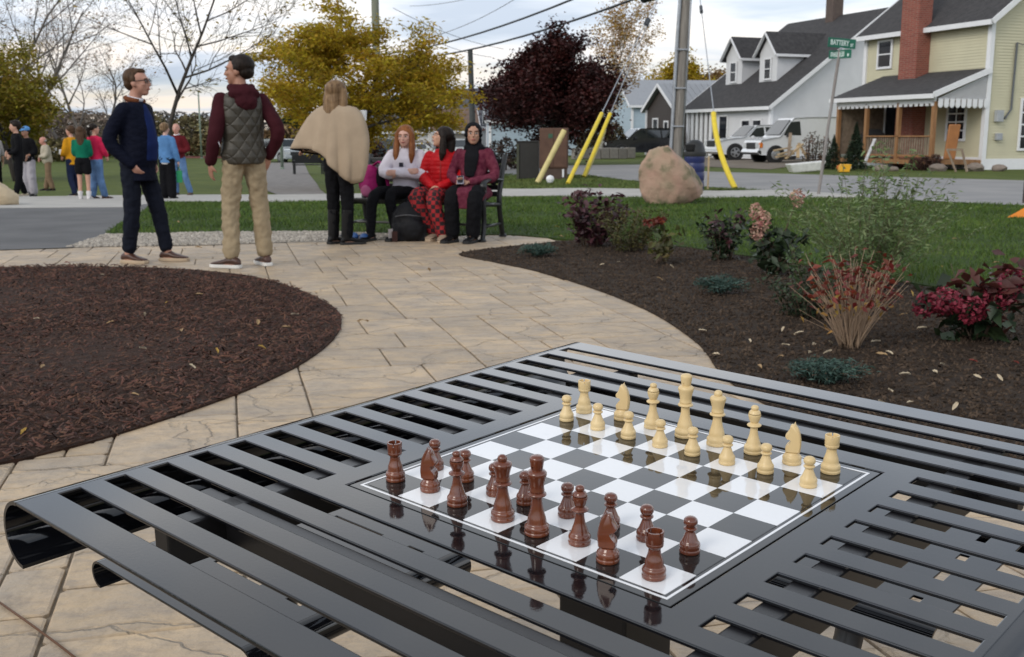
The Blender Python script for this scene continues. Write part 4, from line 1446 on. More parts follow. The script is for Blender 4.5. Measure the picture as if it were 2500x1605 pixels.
car_glass = dict(side=[[(0.22, 0.72), (0.42, 0.72), (0.42, 0.94), (0.28, 0.94)], [(0.44, 0.72), (0.62, 0.72), (0.55, 0.92), (0.44, 0.94)]], front=((0.675, 0.71), (0.56, 0.96)), rear=((0.13, 0.77), (0.24, 0.96)), mirror=(0.6, 0.72))
def car(label, px, py, D, head, m, kind='suv'):
    p = A(px, py, D); p.z = hz(p.x, p.y) - 0.03
    pr_, gl = (suv_prof, suv_glass) if kind == 'suv' else (car_prof, car_glass)
    vehicle('parked_car', label, 'car', p, head, m, 4.6, 1.8, 1.65 if kind == 'suv' else 1.42, pr_, gl, (0.2, 0.8), 0.33, True, None, (0.5, 0.75))
car('dark teal car parked beyond the seated girls', 962, 360, 74, (0.98, 0.1), mat('teal_paint', (0.03, 0.06, 0.07), 0.2, coat=0.5))
car('white sedan parked between the seated girls', 1035, 360, 72, (0.97, -0.15), m_wpaint, 'sedan')
car('white car parked before the pillared porch', 1145, 360, 75, (0.99, 0.05), m_wpaint)
car('silver car beyond the gravel path', 690, 365, 78, (0.6, -0.8), mat('silver_paint', (0.35, 0.38, 0.40), 0.25, coat=0.5))
car('white car on the far left behind the yellow jacket', 165, 362, 88, (-0.95, 0.1), m_wpaint, 'sedan')

# ================================================================ STREET FURNITURE
m_pole = mat('weathered_pole', (0.15, 0.135, 0.12), 0.85, col2=(0.25, 0.23, 0.205), vs=5, stretch=(4, 4, 0.25), bump=0.4, bs=30)
m_pole2 = mat('green_grey_pole', (0.16, 0.17, 0.13), 0.85, col2=(0.22, 0.23, 0.18), vs=5, stretch=(4, 4, 0.25))
m_galv = mat('galvanised', (0.33, 0.35, 0.38), 0.45, metal=0.5)
m_yel = mat('yellow_guard', (0.66, 0.50, 0.03), 0.5, var=0.08)
m_yel2 = mat('faded_yellow_guard', (0.56, 0.47, 0.20), 0.55, var=0.08)
m_wire = mat('cable', (0.018, 0.022, 0.028), 0.5)
pb = A(1650, 412, 40.7); pb.z = -0.05
up = empty('utility_pole', pb, 0, 'tall weathered wooden utility pole with pipe and black cable', 'utility pole')
b = MB(); b.tube([(0, 0, 0), (0.16, 0, 5), (0.32, 0, 10.2)], [0.185, 0.17, 0.15], 14); b.build('pole', m_pole, up, smooth=True, sharp=50)
b = MB(); b.tube([(-0.25, -0.10, 0), (-0.09, -0.10, 5), (-0.03, -0.10, 6.2)], 0.065, 10); b.build('conduit_pipe', m_galv, up, smooth=True, sharp=50)
b = MB(); b.tube([(-0.13, -0.10, 3.2), (0.09, -0.10, 10)], 0.045, 8); b.build('riser_cable', m_wire, up, smooth=True)
b = MB(); b.tube([(0.19, -0.06, 0), (0.49, -0.06, 10)], 0.04, 8); b.build('ground_pipe', m_galv, up, smooth=True)
for z in (1.6, 3.0, 4.4):
    b = MB(); b.box((-0.05 + z * 0.032, -0.06, z), (0.46, 0.30, 0.05)); b.build('strap', m_galv, up)
PT = lambda z: pb + Vector((z * 0.032, 0, z))
pl = A(924, 376, 80); pl.z = hz(pl.x, pl.y) - 0.05
lp_ = empty('wooden_pole', pl, 0, 'greenish wooden pole rising behind the golden tree', 'utility pole')
b = MB(); b.tube([(0, 0, 0), (0, 0, 15.5)], [0.32, 0.26], 12); b.build('pole', m_pole2, lp_, smooth=True, sharp=50)
pt_ = A(1156, 376, 66); pt_.z = -0.05
tp = empty('thin_pole', pt_, 0, 'thin dark pole standing by the white houses', 'utility pole')
b = MB(); b.tube([(0, 0, 0), (-0.16, 0, 6.4)], [0.20, 0.15], 12); b.build('pole', mat('dark_pole', (0.05, 0.055, 0.055), 0.8), tp, smooth=True, sharp=50)
def wire(name, label, a, c, sag, r, m=m_wire, n=14):
    b = MB()
    a, c = Vector(a), Vector(c)
    b.tube([a.lerp(c, i / n) - Vector((0, 0, sag * 4 * (i / n) * (1 - i / n))) for i in range(n + 1)], r, 6)
    o = b.build(name, m, smooth=True)
    return tag(o, label, 'cable', 'overhead cables')
LT = lambda z: pl + Vector((0, 0, z))
wire('overhead_cable', 'upper of the two thick black cables crossing the sky', PT(8.05), LT(7.75), 0.75, 0.050)
lowc = (PT(6.95), LT(7.3))
wire('overhead_cable', 'lower thick black cable, carrying a black splice case', *lowc, 0.75, 0.050)
pc = lowc[0].lerp(lowc[1], 0.065) - Vector((0, 0, 0.75 * 4 * 0.065 * 0.935))
dv_ = (lowc[1] - lowc[0]).normalized()
sc = empty('splice_case', pc, 0, 'black cylinder hanging on the lower cable', 'splice case')
b = MB(); b.tube([-dv_ * 0.42 + Vector((0, 0, -0.14)), dv_ * 0.42 + Vector((0, 0, -0.16))], 0.17, 14); b.build('case', mat('black_case', (0.012, 0.016, 0.016), 0.4), sc, smooth=True, sharp=40)
b = MB(); b.tube([-dv_ * 0.44 + Vector((0, 0, -0.14)), -dv_ * 0.36 + Vector((0, 0, -0.14))], 0.178, 14); b.build('end_cap', mat('cap_bronze', (0.10, 0.09, 0.05), 0.4), sc, smooth=True, sharp=40)
for k, (a_, c_) in enumerate((((1000, 15, 95), (1330, -60, 60)), ((960, 20, 80), (1230, 120, 95)), ((1010, 100, 80), (1270, -10, 70)), ((980, 60, 80), (1200, 140, 98)))):
    wire('thin_wire', ['faint thin wire high over the street, uppermost', 'faint thin wire slanting down to the right over the houses', 'faint thin wire rising to the right behind the black cables', 'lowest faint thin wire above the house roofs'][k],
         A(*a_), A(*c_), 0.4, 0.022, mat('thin_wire', (0.22, 0.23, 0.25), 0.5))
def guard(label, foot, top, r, m, bend=0.0, guy=None):
    f, t_ = Vector(foot), Vector(top)
    root = empty('guy_guard', f, 0, label, 'guy wire guard', 'guards on the guy wires')
    d_ = t_ - f
    n = 10
    side = Vector((d_.y, -d_.x, 0)).normalized() if abs(d_.x) + abs(d_.y) > 1e-3 else Vector((1, 0, 0))
    b = MB(); b.tube([d_ * (i / n) + Vector((-1, 0, 0)) * bend * 4 * (i / n) * (1 - i / n) for i in range(n + 1)], r, 10)
    b.build('sleeve', m, root, smooth=True, sharp=50)
    if guy is not None:
        b = MB(); b.tube([d_ * 0.97, Vector(guy) - f], 0.014, 5); b.build('guy_wire', m_galv, root)
        g0 = f + d_
        b = MB(); mid = (d_).lerp(Vector(guy) - f, 0.42); mid2 = d_.lerp(Vector(guy) - f, 0.45); b.tube([mid, mid2], [0.05, 0.05], 8); b.build('insulator', m_wire, root)
    return root
def gtop(px, py, foot, guy):           # where on the line foot-guy the pixel column/row falls
    best, r_ = None, 1e9
    for i in range(5, 60):
        q_ = foot.lerp(guy, i / 100)
        w = q_ - Vector((0, 0, HC))
        cyp = 802.5 + F * (-(w.z * CP) - w.y * SP_) / (w.y * CP - w.z * SP_)
        if abs(cyp - py) < r_:
            best, r_ = q_, abs(cyp - py)
    return best
f1 = G(1386, 449); g1 = PT(8.6); guard('yellow guy guard just right of the brown cabinet', f1, gtop(0, 278, f1, g1), 0.055, m_yel, 0, g1)
f2 = G(1425, 432); g2_ = PT(8.9); guard('tall yellow guy guard paired with a shorter dull one', f2, gtop(0, 278, f2, g2_), 0.06, m_yel, 0, g2_)
f3 = f2 + Vector((0.05, 0.25, 0)); guard('short dull yellow guard beside the tall one', f3, f3 + (gtop(0, 278, f2, g2_) - f2) * 0.72, 0.07, mat('dull_yellow', (0.42, 0.36, 0.14), 0.6), 0, None)
f4 = G(1312, 447); guard('pale yellow leaning guard in front of the brown cabinet', f4, f4 + Vector((0.72, 0.5, 1.36)), 0.075, m_yel2, 0, None)
f5 = G(1795, 461); g5 = PT(9.0); guard('bowed yellow guy guard right of the blue barrel', f5, A(1742, 277, 26.2), 0.065, m_yel, 0.10, g5)

# cabinets
cbk = m_brown2 = mat('brown_cabinet', (0.075, 0.035, 0.022), 0.7, col2=(0.115, 0.058, 0.036), vs=3)
p = G(1352, 437)
r = empty('utility_cabinet', p, R(-4), 'tall rust brown utility cabinet by the street', 'cabinet', 'utility cabinets')
b = MB(); b.box((0, 0, 0.86), (0.80, 0.65, 1.12)); b.build('housing', cbk, r, bevel=0.015)
b = MB(); b.box((0, 0, 0.16), (0.76, 0.6, 0.32)); b.build('plinth', mat('cab_base', (0.07, 0.045, 0.035), 0.8), r)
b = MB(); b.box((0.19, -0.34, 0.86), (0.37, 0.02, 1.04)); b.box((-0.19, -0.34, 0.86), (0.37, 0.02, 1.04)); b.build('door', cbk, r, bevel=0.006)
b = MB(); b.box((0.27, -0.33, 0.17), (0.05, 0.06, 0.22)); b.build('white_marker', m_trim, r)
b = MB(); b.box((-0.09, -0.355, 1.2), (0.12, 0.004, 0.12)); b.build('green_label', mat('green_label', (0.03, 0.09, 0.05), 0.6), r)
p = G(1289, 438)
r = empty('utility_cabinet', p, R(-4), 'lower charcoal utility cabinet left of the brown one', 'cabinet', 'utility cabinets')
cdk = mat('charcoal_cabinet', (0.022, 0.021, 0.019), 0.7)
b = MB(); b.box((0, 0, 0.55), (0.64, 0.60, 1.05)); b.build('housing', cdk, r, bevel=0.015)
b = MB(); b.box((0, 0, 1.09), (0.68, 0.64, 0.04)); b.build('lid', cdk, r, bevel=0.01)
b = MB(); b.box((-0.28, -0.31, 0.52), (0.07, 0.05, 1.0)); b.build('door_edge', mat('olive_edge', (0.05, 0.055, 0.035), 0.7), r)
p = G(1343, 447)
b = MB(); b.ell((0, 0, 0.10), (0.105, 0.105, 0.10), nu=20, nv=14); b.lathe([(0.07, 0.0), (0.075, 0.03), (0.09, 0.045)], 20)
o = b.build('white_globe', mat('white_plastic', (0.75, 0.76, 0.78), 0.35), smooth=True); o.location = p
tag(o, 'white plastic globe on the grass before the brown cabinet', 'globe')

# boulders
def boulder(name, label, loc, size, m, seed, rz=0.0, pts=None):
    rnd = random.Random(seed)
    bm = bmesh.new()
    bmesh.ops.create_icosphere(bm, subdivisions=5, radius=1)
    dirs = [Vector((rnd.gauss(0, 1), rnd.gauss(0, 1), rnd.gauss(0, 1))).normalized() for _ in range(16)]
    cuts = [rnd.uniform(0.74, 0.98) for _ in dirs]
    from mathutils import noise
    for v in bm.verts:
        n = v.co.normalized()
        r_ = 1.0
        for d_, c_ in zip(dirs, cuts):
            k = n.dot(d_)
            if k > 0.05:
                r_ = min(r_, c_ / k)
        r_ += 0.06 * noise.noise(n * 2.2 + Vector((seed, 0, 0))) + 0.025 * noise.noise(n * 7) + 0.012 * noise.noise(n * 18)
        q_ = n * r_
        x, y, z = q_
        if pts:
            x, y, z = pts(x, y, z)
        v.co = (x * size[0], y * size[1], z * size[2])
    me = bpy.data.meshes.new(name)
    bm.to_mesh(me); bm.free()
    me.polygons.foreach_set('use_smooth', [True] * len(me.polygons))
    me.set_sharp_from_angle(angle=R(38))
    me.materials.append(m)
    o = bpy.data.objects.new(name, me); COL.objects.link(o)
    o.location = loc; o.rotation_euler = (0, 0, rz)
    return tag(o, label, 'boulder')
m_pink = mat('pink_granite', (0.38, 0.235, 0.175), 0.85, col2=(0.30, 0.24, 0.16), vs=2.6, bump=0.6, bs=12, bdist=0.03, detail=9)
t, b_, L = nodes_of(m_pink)
old = b_.inputs['Base Color'].links[0].from_socket
n_ = t.nodes.new('ShaderNodeTexNoise'); n_.inputs['Scale'].default_value = 3.4; n_.inputs['Detail'].default_value = 7
rp = t.nodes.new('ShaderNodeMapRange'); rp.inputs[1].default_value = 0.50; rp.inputs[2].default_value = 0.66
tcn = t.nodes.new('ShaderNodeTexCoord'); L(tcn.outputs['Object'], n_.inputs['Vector'])
mx = t.nodes.new('ShaderNodeMix'); mx.data_type = 'RGBA'; mx.inputs['B'].default_value = (0.10, 0.10, 0.05, 1)
L(n_.outputs[0], rp.inputs[0]); L(rp.outputs[0], mx.inputs['Factor']); L(old, mx.inputs['A']); L(mx.outputs[2], b_.inputs['Base Color'])
p = G(1648, 500)
boulder('boulder', 'large pinkish granite boulder with lichen stains on the lawn', p + Vector((0, 0.2, 0.40)), (0.60, 0.48, 0.55), m_pink, 4, 0.2,
        lambda x, y, z: (x * (1 - 0.38 * max(z, 0)) - 0.30 * max(z, 0) - 0.04 + (0.12 * -min(z, 0) if x > 0 else -0.0), y, z + (0.16 * max(z, 0)) - (0.12 * x if z > -0.2 else 0)))
p = G(-30, 503)
boulder('boulder', 'tan sandstone boulder at the left edge by the path', p + Vector((0, 0.2, 0.12)), (0.50, 0.45, 0.34), mat('tan_stone', (0.42, 0.32, 0.20), 0.85, col2=(0.5, 0.40, 0.27), vs=3, bump=0.4, bs=10, bdist=0.03), 9)

# litter barrel
p = G(1693, 468)
r = empty('litter_barrel', p, 0, 'dark blue ribbed litter barrel with black domed lid', 'litter bin')
m_blu = mat('blue_plastic', (0.008, 0.016, 0.085), 0.4)
prof = [(0.20, 0.0)]
for k in range(4):
    z = 0.05 + k * 0.19
    prof += [(0.215, z), (0.222, z + 0.09), (0.215, z + 0.165), (0.208, z + 0.18)]
b = MB(); b.lathe(prof, 24); b.build('barrel', m_blu, r, smooth=True, sharp=40)
m_lid = mat('black_plastic', (0.014, 0.015, 0.015), 0.45)
b = MB(); b.lathe([(0.235, 0.75), (0.245, 0.78), (0.24, 0.84), (0.22, 0.86), (0.21, 0.93), (0.18, 1.01), (0.12, 1.07), (0.05, 1.095), (0.005, 1.10)], 24); b.build('lid', m_lid, r, smooth=True, sharp=40)
b = MB(); b.box((-0.12, -0.16, 0.93), (0.20, 0.12, 0.15), rz=-0.65); b.build('lid_opening', mat('hole_black', (0.002, 0.002, 0.002), 0.9), r, bevel=0.03)
p = A(1694, 350, 46); p.z = -0.04
o = MB(); o.lathe([(0.18, 0), (0.12, 0.5), (0.05, 0.75), (0.02, 0.78)], 14); oo = o.build('traffic_cone', mat('cone_orange', (0.75, 0.12, 0.02), 0.5), smooth=True, sharp=40); oo.location = p + Vector((0, 0, 0.10))
oo.scale = (1, 1, 1.0); tag(oo, 'orange cone tip showing above the litter barrel', 'traffic cone')

# street name sign
p = G(1997, 476)
r = empty('street_sign', p, 0, 'leaning steel post with two green street name signs', 'street sign')
m_green = mat('sign_green', (0.0, 0.105, 0.062), 0.45)
m_sw = mat('sign_white', (0.55, 0.66, 0.62), 0.5)
b = MB(); b.tube([(0, 0, -0.1), (0.14, 0, 1.4), (0.29, 0, 2.86)], 0.032, 10)
b.build('post', mat('post_steel', (0.19, 0.16, 0.145), 0.6, col2=(0.30, 0.29, 0.285), vs=2, metal=0.3), r, smooth=True, sharp=50)
def letters(txt, w, h, parent, T, name):
    cu = bpy.data.curves.new(name, 'FONT')
    cu.body = txt
    cu.size = h
    cu.align_x = 'CENTER'
    cu.align_y = 'CENTER'
    cu.extrude = 0.001
    cu.offset = 0.004
    o = bpy.data.objects.new(name, cu)
    COL.objects.link(o)
    cu.materials.append(m_sw)
    dg_ = bpy.context.evaluated_depsgraph_get()
    me = bpy.data.meshes.new_from_object(o.evaluated_get(dg_))
    bpy.data.objects.remove(o)
    wd = max(v.co.x for v in me.vertices) - min(v.co.x for v in me.vertices)
    for v in me.vertices:
        v.co.x *= w / wd
    ob = bpy.data.objects.new(name, me)
    COL.objects.link(ob)
    ob.parent = parent
    ob.matrix_basis = T
    return ob
T1 = Matrix.Translation((0.31, -0.03, 2.97)) @ Matrix.Rotation(R(12), 4, 'Z') @ Matrix.Rotation(R(3.5), 4, 'Y')
b = MB(); b.box((0, 0, 0), (0.60, 0.012, 0.185)); s1 = b.build('name_plate', m_green, r, M=T1, bevel=0.004)
letters('BATTERY', 0.40, 0.135, s1, Matrix.Translation((-0.05, -0.0085, 0.0)) @ Matrix.Rotation(PI / 2, 4, 'X'), 'lettering')
letters('ST', 0.062, 0.075, s1, Matrix.Translation((0.215, -0.0085, -0.028)) @ Matrix.Rotation(PI / 2, 4, 'X'), 'lettering')
T2 = Matrix.Translation((0.285, -0.03, 2.76)) @ Matrix.Rotation(R(-52), 4, 'Z') @ Matrix.Rotation(R(1), 4, 'Y')
b = MB(); b.box((0, 0, 0), (0.52, 0.012, 0.165)); s2 = b.build('name_plate', m_green, r, M=T2, bevel=0.004)
# the second name is too blurred to read: a row of pale strokes, then a small suffix
b = MB()
rl = random.Random(3)
for k in range(11):
    x = -0.20 + k * 0.029
    b.box((x, -0.0075, rl.uniform(-0.006, 0.006)), (rl.uniform(0.010, 0.02), 0.002, rl.uniform(0.07, 0.11)))
for k in range(5):
    b.box((-0.19 + k * 0.06, -0.0072, rl.choice((-0.04, 0.0, 0.04))), (0.04, 0.002, 0.014))
b.box((0.19, -0.0072, -0.02), (0.04, 0.002, 0.05))
b.build('lettering', m_sw, s2)
b = MB(); b.box((0.30, -0.02, 2.865), (0.05, 0.05, 0.05)); b.build('bracket', m_galv, r)
# clutter by the porch
def plank(label, a, c, w, h, m, cat='board', group='boards by the porch', name='timber_board'):
    b = MB(); a, c = Vector(a), Vector(c)
    b.beam(Vector((0, 0, 0)), c - a, w, h)
    o = b.build(name, m); o.location = a
    return tag(o, label, cat, group)
DB = 40.0
def at_(px, py, D=DB):
    return A(px, py, D)
m_raw = mat('raw_lumber', (0.42, 0.31, 0.18), 0.8, var=0.15)
lum = [((1918, 388), (1960, 352)), ((1948, 386), (1948, 355)), ((1972, 388), (1950, 350)), ((1900, 378), (1935, 368)), ((1895, 384), (1938, 376)), ((1890, 368), (1932, 360)), ((1925, 382), (1930, 325))]
lbl = ['pale board leaning right at the left of the lumber pile', 'upright pale board in the middle of the lumber pile', 'pale board leaning left at the right of the lumber pile', 'flat board lying in the lumber pile, middle one', 'lowest flat board of the lumber pile', 'top flat board of the lumber pile', 'grey weathered board leaning on the lumber pile']
for (a_, c_), lb in zip(lum, lbl):
    plank(lb, at_(*a_, 41.5), at_(*c_, 41.9), 0.12, 0.05, m_woodg if 'grey' in lb else m_raw)
p = at_(1968, 402, 37.0); p.z = -0.03
b = MB(); b.box((0, 0, 0.16), (1.15, 0.45, 0.32), taper=1.0); b.v = [(x * (1.15 if z > 0.2 else 0.9), y * (1.1 if z > 0.2 else 0.8), z) for x, y, z in b.v]
o = b.build('white_tub', mat('tub_white', (0.62, 0.62, 0.60), 0.5), bevel=0.04); o.location = p; o.rotation_euler = (0, R(-5), 0.1); tag(o, 'white tub lying on the grass under the lumber', 'tub')
p = at_(2059, 414, 36.8); p.z = -0.03
b = MB(); b.box((0, 0, 0.13), (0.34, 0.3, 0.26)); b.v = [(x + (0.06 if z > 0.2 else 0), y, z) for x, y, z in b.v]
o = b.build('yellow_bin', mat('bin_yellow', (0.70, 0.36, 0.01), 0.5), bevel=0.02); o.location = p; tag(o, 'small yellow bin on the grass before the porch', 'bin')
plank('grey white board leaning toward the porch rail', at_(2112, 397, 37.2), at_(2136, 340, 37.8), 0.09, 0.05, mat('pale_board', (0.42, 0.42, 0.42), 0.7))
p = at_(2328, 420, 36.6)
r = empty('door_frame', at_(2338, 416, 36.8), 0, 'weathered empty wooden frame leaning at the end of the porch', 'frame')
r.location.z = -0.03
b = MB()
b.beam((-0.05, 0, 0), (-0.30, 0.25, 0.75), 0.07, 0.05); b.beam((0.33, 0, 0), (0.20, 0.25, 0.75), 0.07, 0.05); b.beam((-0.33, 0.25, 0.75), (0.23, 0.25, 0.75), 0.06, 0.07)
b.build('frame', m_woodg, r)
b = MB(); b.box((0, 0, 0.62), (0.42, 0.10, 1.24)); b.v = [(x + z * 0.10, y, z) for x, y, z in b.v]
o = b.build('leaning_tabletop', mat('orange_wood', (0.30, 0.12, 0.035), 0.6), bevel=0.04); o.location = at_(2318, 372, 38.5) ; o.location.z = 0.36; tag(o, 'orange brown wooden tabletop leaning by the porch post', 'tabletop')
p = at_(2095, 395, 39.5); p.z = 0.34
r = empty('barbecue', H1.M @ Vector((4.6, -1.3, 0.36)), 0, 'black covered barbecue standing on the porch', 'barbecue')
b = MB(); b.box((0, 0, 0.45), (1.0, 0.6, 0.9)); b.box((0, 0, 1.02), (0.9, 0.55, 0.25), taper=0.6); b.build('cover', mat('bbq_black', (0.015, 0.015, 0.017), 0.7), r, bevel=0.05)
for k, (px, py, s_) in enumerate(((2150, 408, 0.22), (2180, 412, 0.16), (2290, 416, 0.25), (2380, 408, 0.28), (2440, 398, 0.22))):
    q_ = at_(px, py, 38.0); q_.z = -0.02
    boulder('garden_stone', ['grey stone left of the dark shrub by the porch', 'small grey stone under the porch floor', 'brown stone by the leaning frame', 'brown stone at the cream house corner', 'grey stone along the cream house wall'][k], q_ + Vector((0, 0, s_ * 0.3)), (s_ * 1.3, s_, s_ * 0.7), mat('garden_stone', (0.22, 0.18, 0.15), 0.9, rand=0.2), 20 + k)

# ================================================================ TREES
m_bark = mat('bark_grey', (0.060, 0.050, 0.042), 0.9, col2=(0.11, 0.095, 0.08), vs=8, stretch=(1, 1, 0.3), bump=0.5, bs=20)
m_barkd = mat('bark_dark', (0.030, 0.024, 0.020), 0.9, col2=(0.06, 0.05, 0.042), vs=8, stretch=(1, 1, 0.3))
def skeleton(rnd, base_d, L0, r0, levels, nchild, angle, ratio, upb, jit=0.16, first=0.45, seg=4, flat=0.0, trunk_frac=1.0, rr=0.55):
    """grow a branching skeleton; returns tubes [(points, radii)] and the twig points that carry leaves"""
    tubes, tips = [], []
    def grow(p, d, L, r, lev):
        pts, rad = [p.copy()], [r]
        q = p.copy()
        dd = d.copy()
        n = seg + (2 if lev == 0 else 0)
        for i in range(n):
            dd = (dd + Vector((rnd.gauss(0, jit), rnd.gauss(0, jit), rnd.gauss(0, jit * 0.6) + upb * (1 if lev else 0.2)))).normalized()
            if flat and lev:
                dd.z *= (1 - flat)
                dd.normalize()
            q = q + dd * (L / n)
            pts.append(q.copy())
            rad.append(max(r * (1 - 0.72 * (i + 1) / n), 0.006))
            if lev >= levels - 1:
                tips.append(q.copy())
        tubes.append((pts, rad, lev))
        if lev < levels:
            k = nchild[lev]
            for c in range(k):
                f = first + (1 - first) * (c + rnd.random() * 0.8) / k if lev == 0 else 0.25 + 0.75 * (c + rnd.random()) / k
                x = f * n
                i = min(int(x), n - 1)
                s = pts[i].lerp(pts[i + 1], x - i)
                rs = rad[i] * rr
                ax = (pts[i + 1] - pts[i]).normalized()
                per = ax.orthogonal().normalized()
                per.rotate(Matrix.Rotation(c * 2.4 + rnd.random() * 1.2, 3, ax))
                a = angle[lev] * rnd.uniform(0.75, 1.25)
                nd = (ax * math.cos(a) + per * math.sin(a)).normalized()
                grow(s, nd, L * ratio[lev] * rnd.uniform(0.75, 1.2) * (1.15 - 0.45 * f if lev == 0 else 1), rs, lev + 1)
    grow(Vector((0, 0, 0)), Vector(base_d), L0, r0, 0)
    return tubes, tips
def tree(name, label, loc, seed, L0, r0, levels, nchild, angle, ratio, upb, bark, leafm, per_tip, spread, leaf, group='trees', first=0.45, flat=0.0, squash=None, jit=0.16, extra=None, clump=1.0, rr=0.55, nside=7):
    rnd = random.Random(seed)
    root = empty(name, loc, 0, label, 'tree', group)
    tubes, tips = skeleton(rnd, (0, 0, 1), L0, r0, levels, nchild, angle, ratio, upb, jit, first, flat=flat, rr=rr)
    b = MB()
    t2 = MB()
    for pts, rad, lev in tubes:
        if lev <= 1:
            b.tube(pts, rad, nside if lev == 0 else 6)
        else:
            t2.tube(pts, rad, 4, cap=False)
    b.build('trunk', bark, root, smooth=True)
    if t2.v:
        t2.build('branches', bark, root)
    if per_tip:
        T = np.array([tuple(p) for p in tips])
        if extra:
            T = np.concatenate([T, extra(rnd)])
        keepm = RNG.random(len(T)) < clump
        T = T[keepm]
        C = np.repeat(T, per_tip, 0) + RNG.normal(size=(len(T) * per_tip, 3)) * np.array(spread)
        V, Fc = leafquads(C, leaf[0], leaf[1], 1.0)
        np_object('crown', V, Fc, leafm, root)
    return root
def onground(px, D):
    p = A(px, 335, D)
    p.z = hz(p.x, p.y) - 0.06
    return p
m_lf_gold = mat('leaf_gold', (0.19, 0.135, 0.012), 0.6, col2=(0.26, 0.20, 0.025), vs=0.8, island=0.38, hue=0.018, trans=0.35, spec=0.25)
m_lf_olive = mat('leaf_olive', (0.33, 0.25, 0.022), 0.6, col2=(0.50, 0.34, 0.03), vs=0.8, island=0.4, hue=0.02, trans=0.5, spec=0.25)
m_lf_wine = mat('leaf_wine', (0.022, 0.006, 0.006), 0.55, col2=(0.058, 0.012, 0.010), vs=1.5, island=0.5, hue=0.01, trans=0.12, spec=0.3)
m_lf_birch = mat('leaf_birch', (0.34, 0.19, 0.045), 0.6, col2=(0.42, 0.27, 0.08), vs=1.5, island=0.35, hue=0.02, trans=0.35, spec=0.25)
m_lf_tan = mat('leaf_tan', (0.17, 0.105, 0.045), 0.7, col2=(0.24, 0.15, 0.055), vs=1.0, island=0.4, hue=0.02, trans=0.25, spec=0.2)
m_lf_dkgreen = mat('leaf_dark_green', (0.016, 0.028, 0.012), 0.7, col2=(0.03, 0.045, 0.018), vs=1.0, island=0.4, spec=0.2)
m_twig = mat('twig_haze', (0.12, 0.095, 0.078), 0.9, island=0.3)

# bare locust behind the two men
tree('bare_tree', 'nearly bare tree with spreading twigs behind the two men', onground(402, 38), 3, 7.0, 0.105, 4, [9, 6, 5, 4], [R(50), R(42), R(40), R(42)], [0.62, 0.55, 0.5, 0.5], 0.06, m_barkd, m_lf_gold, 1, (0.14, 0.14, 0.10), (0.20, 0.075), first=0.40, clump=0.10, jit=0.10, rr=0.62)
# golden honey locust in tiers
tree('golden_tree', 'broad golden tree in leafy tiers behind the woman in the poncho', onground(838, 35), 8, 5.0, 0.15, 3, [15, 6, 5], [R(72), R(45), R(45)], [0.56, 0.5, 0.5], 0.02, m_barkd, m_lf_olive, 20, (0.23, 0.23, 0.085), (0.17, 0.06), first=0.28, flat=0.18, jit=0.12)
# yellow tree at the far left and bare woods behind
tree('yellow_tree', 'yellow green tree at the far left edge', onground(30, 44), 12, 4.6, 0.13, 3, [12, 6, 5], [R(60), R(48), R(45)], [0.52, 0.5, 0.5], 0.03, m_barkd, mat('leaf_yellowgreen', (0.17, 0.155, 0.014), 0.6, col2=(0.30, 0.22, 0.02), vs=0.8, island=0.4, hue=0.03, trans=0.35), 12, (0.26, 0.26, 0.13), (0.20, 0.075), first=0.22)
for k, (px, D, h, sd) in enumerate(((10, 72, 12.5, 31), (75, 78, 12.0, 32), (150, 80, 11.0, 33), (215, 84, 9.5, 34), (-60, 70, 12, 35), (280, 88, 8.0, 36))):
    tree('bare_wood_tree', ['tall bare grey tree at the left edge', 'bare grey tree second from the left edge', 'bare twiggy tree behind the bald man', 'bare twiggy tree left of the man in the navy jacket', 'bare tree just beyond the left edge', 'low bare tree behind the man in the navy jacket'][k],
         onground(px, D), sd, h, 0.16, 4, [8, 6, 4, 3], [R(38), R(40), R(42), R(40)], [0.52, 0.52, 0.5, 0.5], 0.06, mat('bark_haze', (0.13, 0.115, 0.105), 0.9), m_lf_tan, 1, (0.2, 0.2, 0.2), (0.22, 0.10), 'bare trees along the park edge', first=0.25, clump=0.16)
def scrub(name, label, px0, px1, D, h, n, m, seed, cat='shrub', group='scrub along the park edge', size=(0.34, 0.15)):
    """a rounded uneven bush or wood edge of twigs and leaves"""
    c = onground((px0 + px1) / 2, D)
    wd = (px1 - px0) / F * D
    root = empty(name, c, 0, label, cat, group)
    r_ = np.random.default_rng(seed)
    nl = max(3, int(wd / max(h * 0.55, 0.3)))
    C = []
    st = MB()
    for i in range(nl):
        x = (i + 0.5) / nl * wd - wd / 2 + r_.normal() * 0.1 * wd / nl
        hh = h * (0.7 + 0.4 * r_.random()) * (1 - 0.35 * abs(2 * x / wd) ** 3)
        rx = min(wd / nl * 0.85, wd * 0.5)
        k = n // nl
        q = r_.normal(size=(k, 3))
        q /= np.linalg.norm(q, axis=1)[:, None]
        q *= (0.55 + 0.5 * r_.random(k) ** 0.5)[:, None]
        y0 = r_.normal() * 0.3
        C.append(np.c_[x + q[:, 0] * rx, y0 + q[:, 1] * rx * 0.8, hh * 0.52 + q[:, 2] * hh * 0.5])
        for s_ in range(4):
            a = r_.random() * 6.28
            st.tube([(x, y0, 0), (x + math.cos(a) * rx * 0.3, y0 + math.sin(a) * rx * 0.3, hh * 0.5), (x + math.cos(a) * rx * 0.5, y0 + math.sin(a) * rx * 0.5, hh * 0.9)], [0.03, 0.02, 0.006], 5)
    st.build('stems', m_barkd, root)['kind'] = 'stuff'
    V, Fc = leafquads(np.concatenate(C), size[0], size[1], 1.0)
    np_object('foliage', V, Fc, m, root)
    return root
m_sc1 = mat('scrub_brown', (0.17, 0.135, 0.11), 0.85, col2=(0.25, 0.20, 0.16), vs=0.6, island=0.35, hue=0.015)
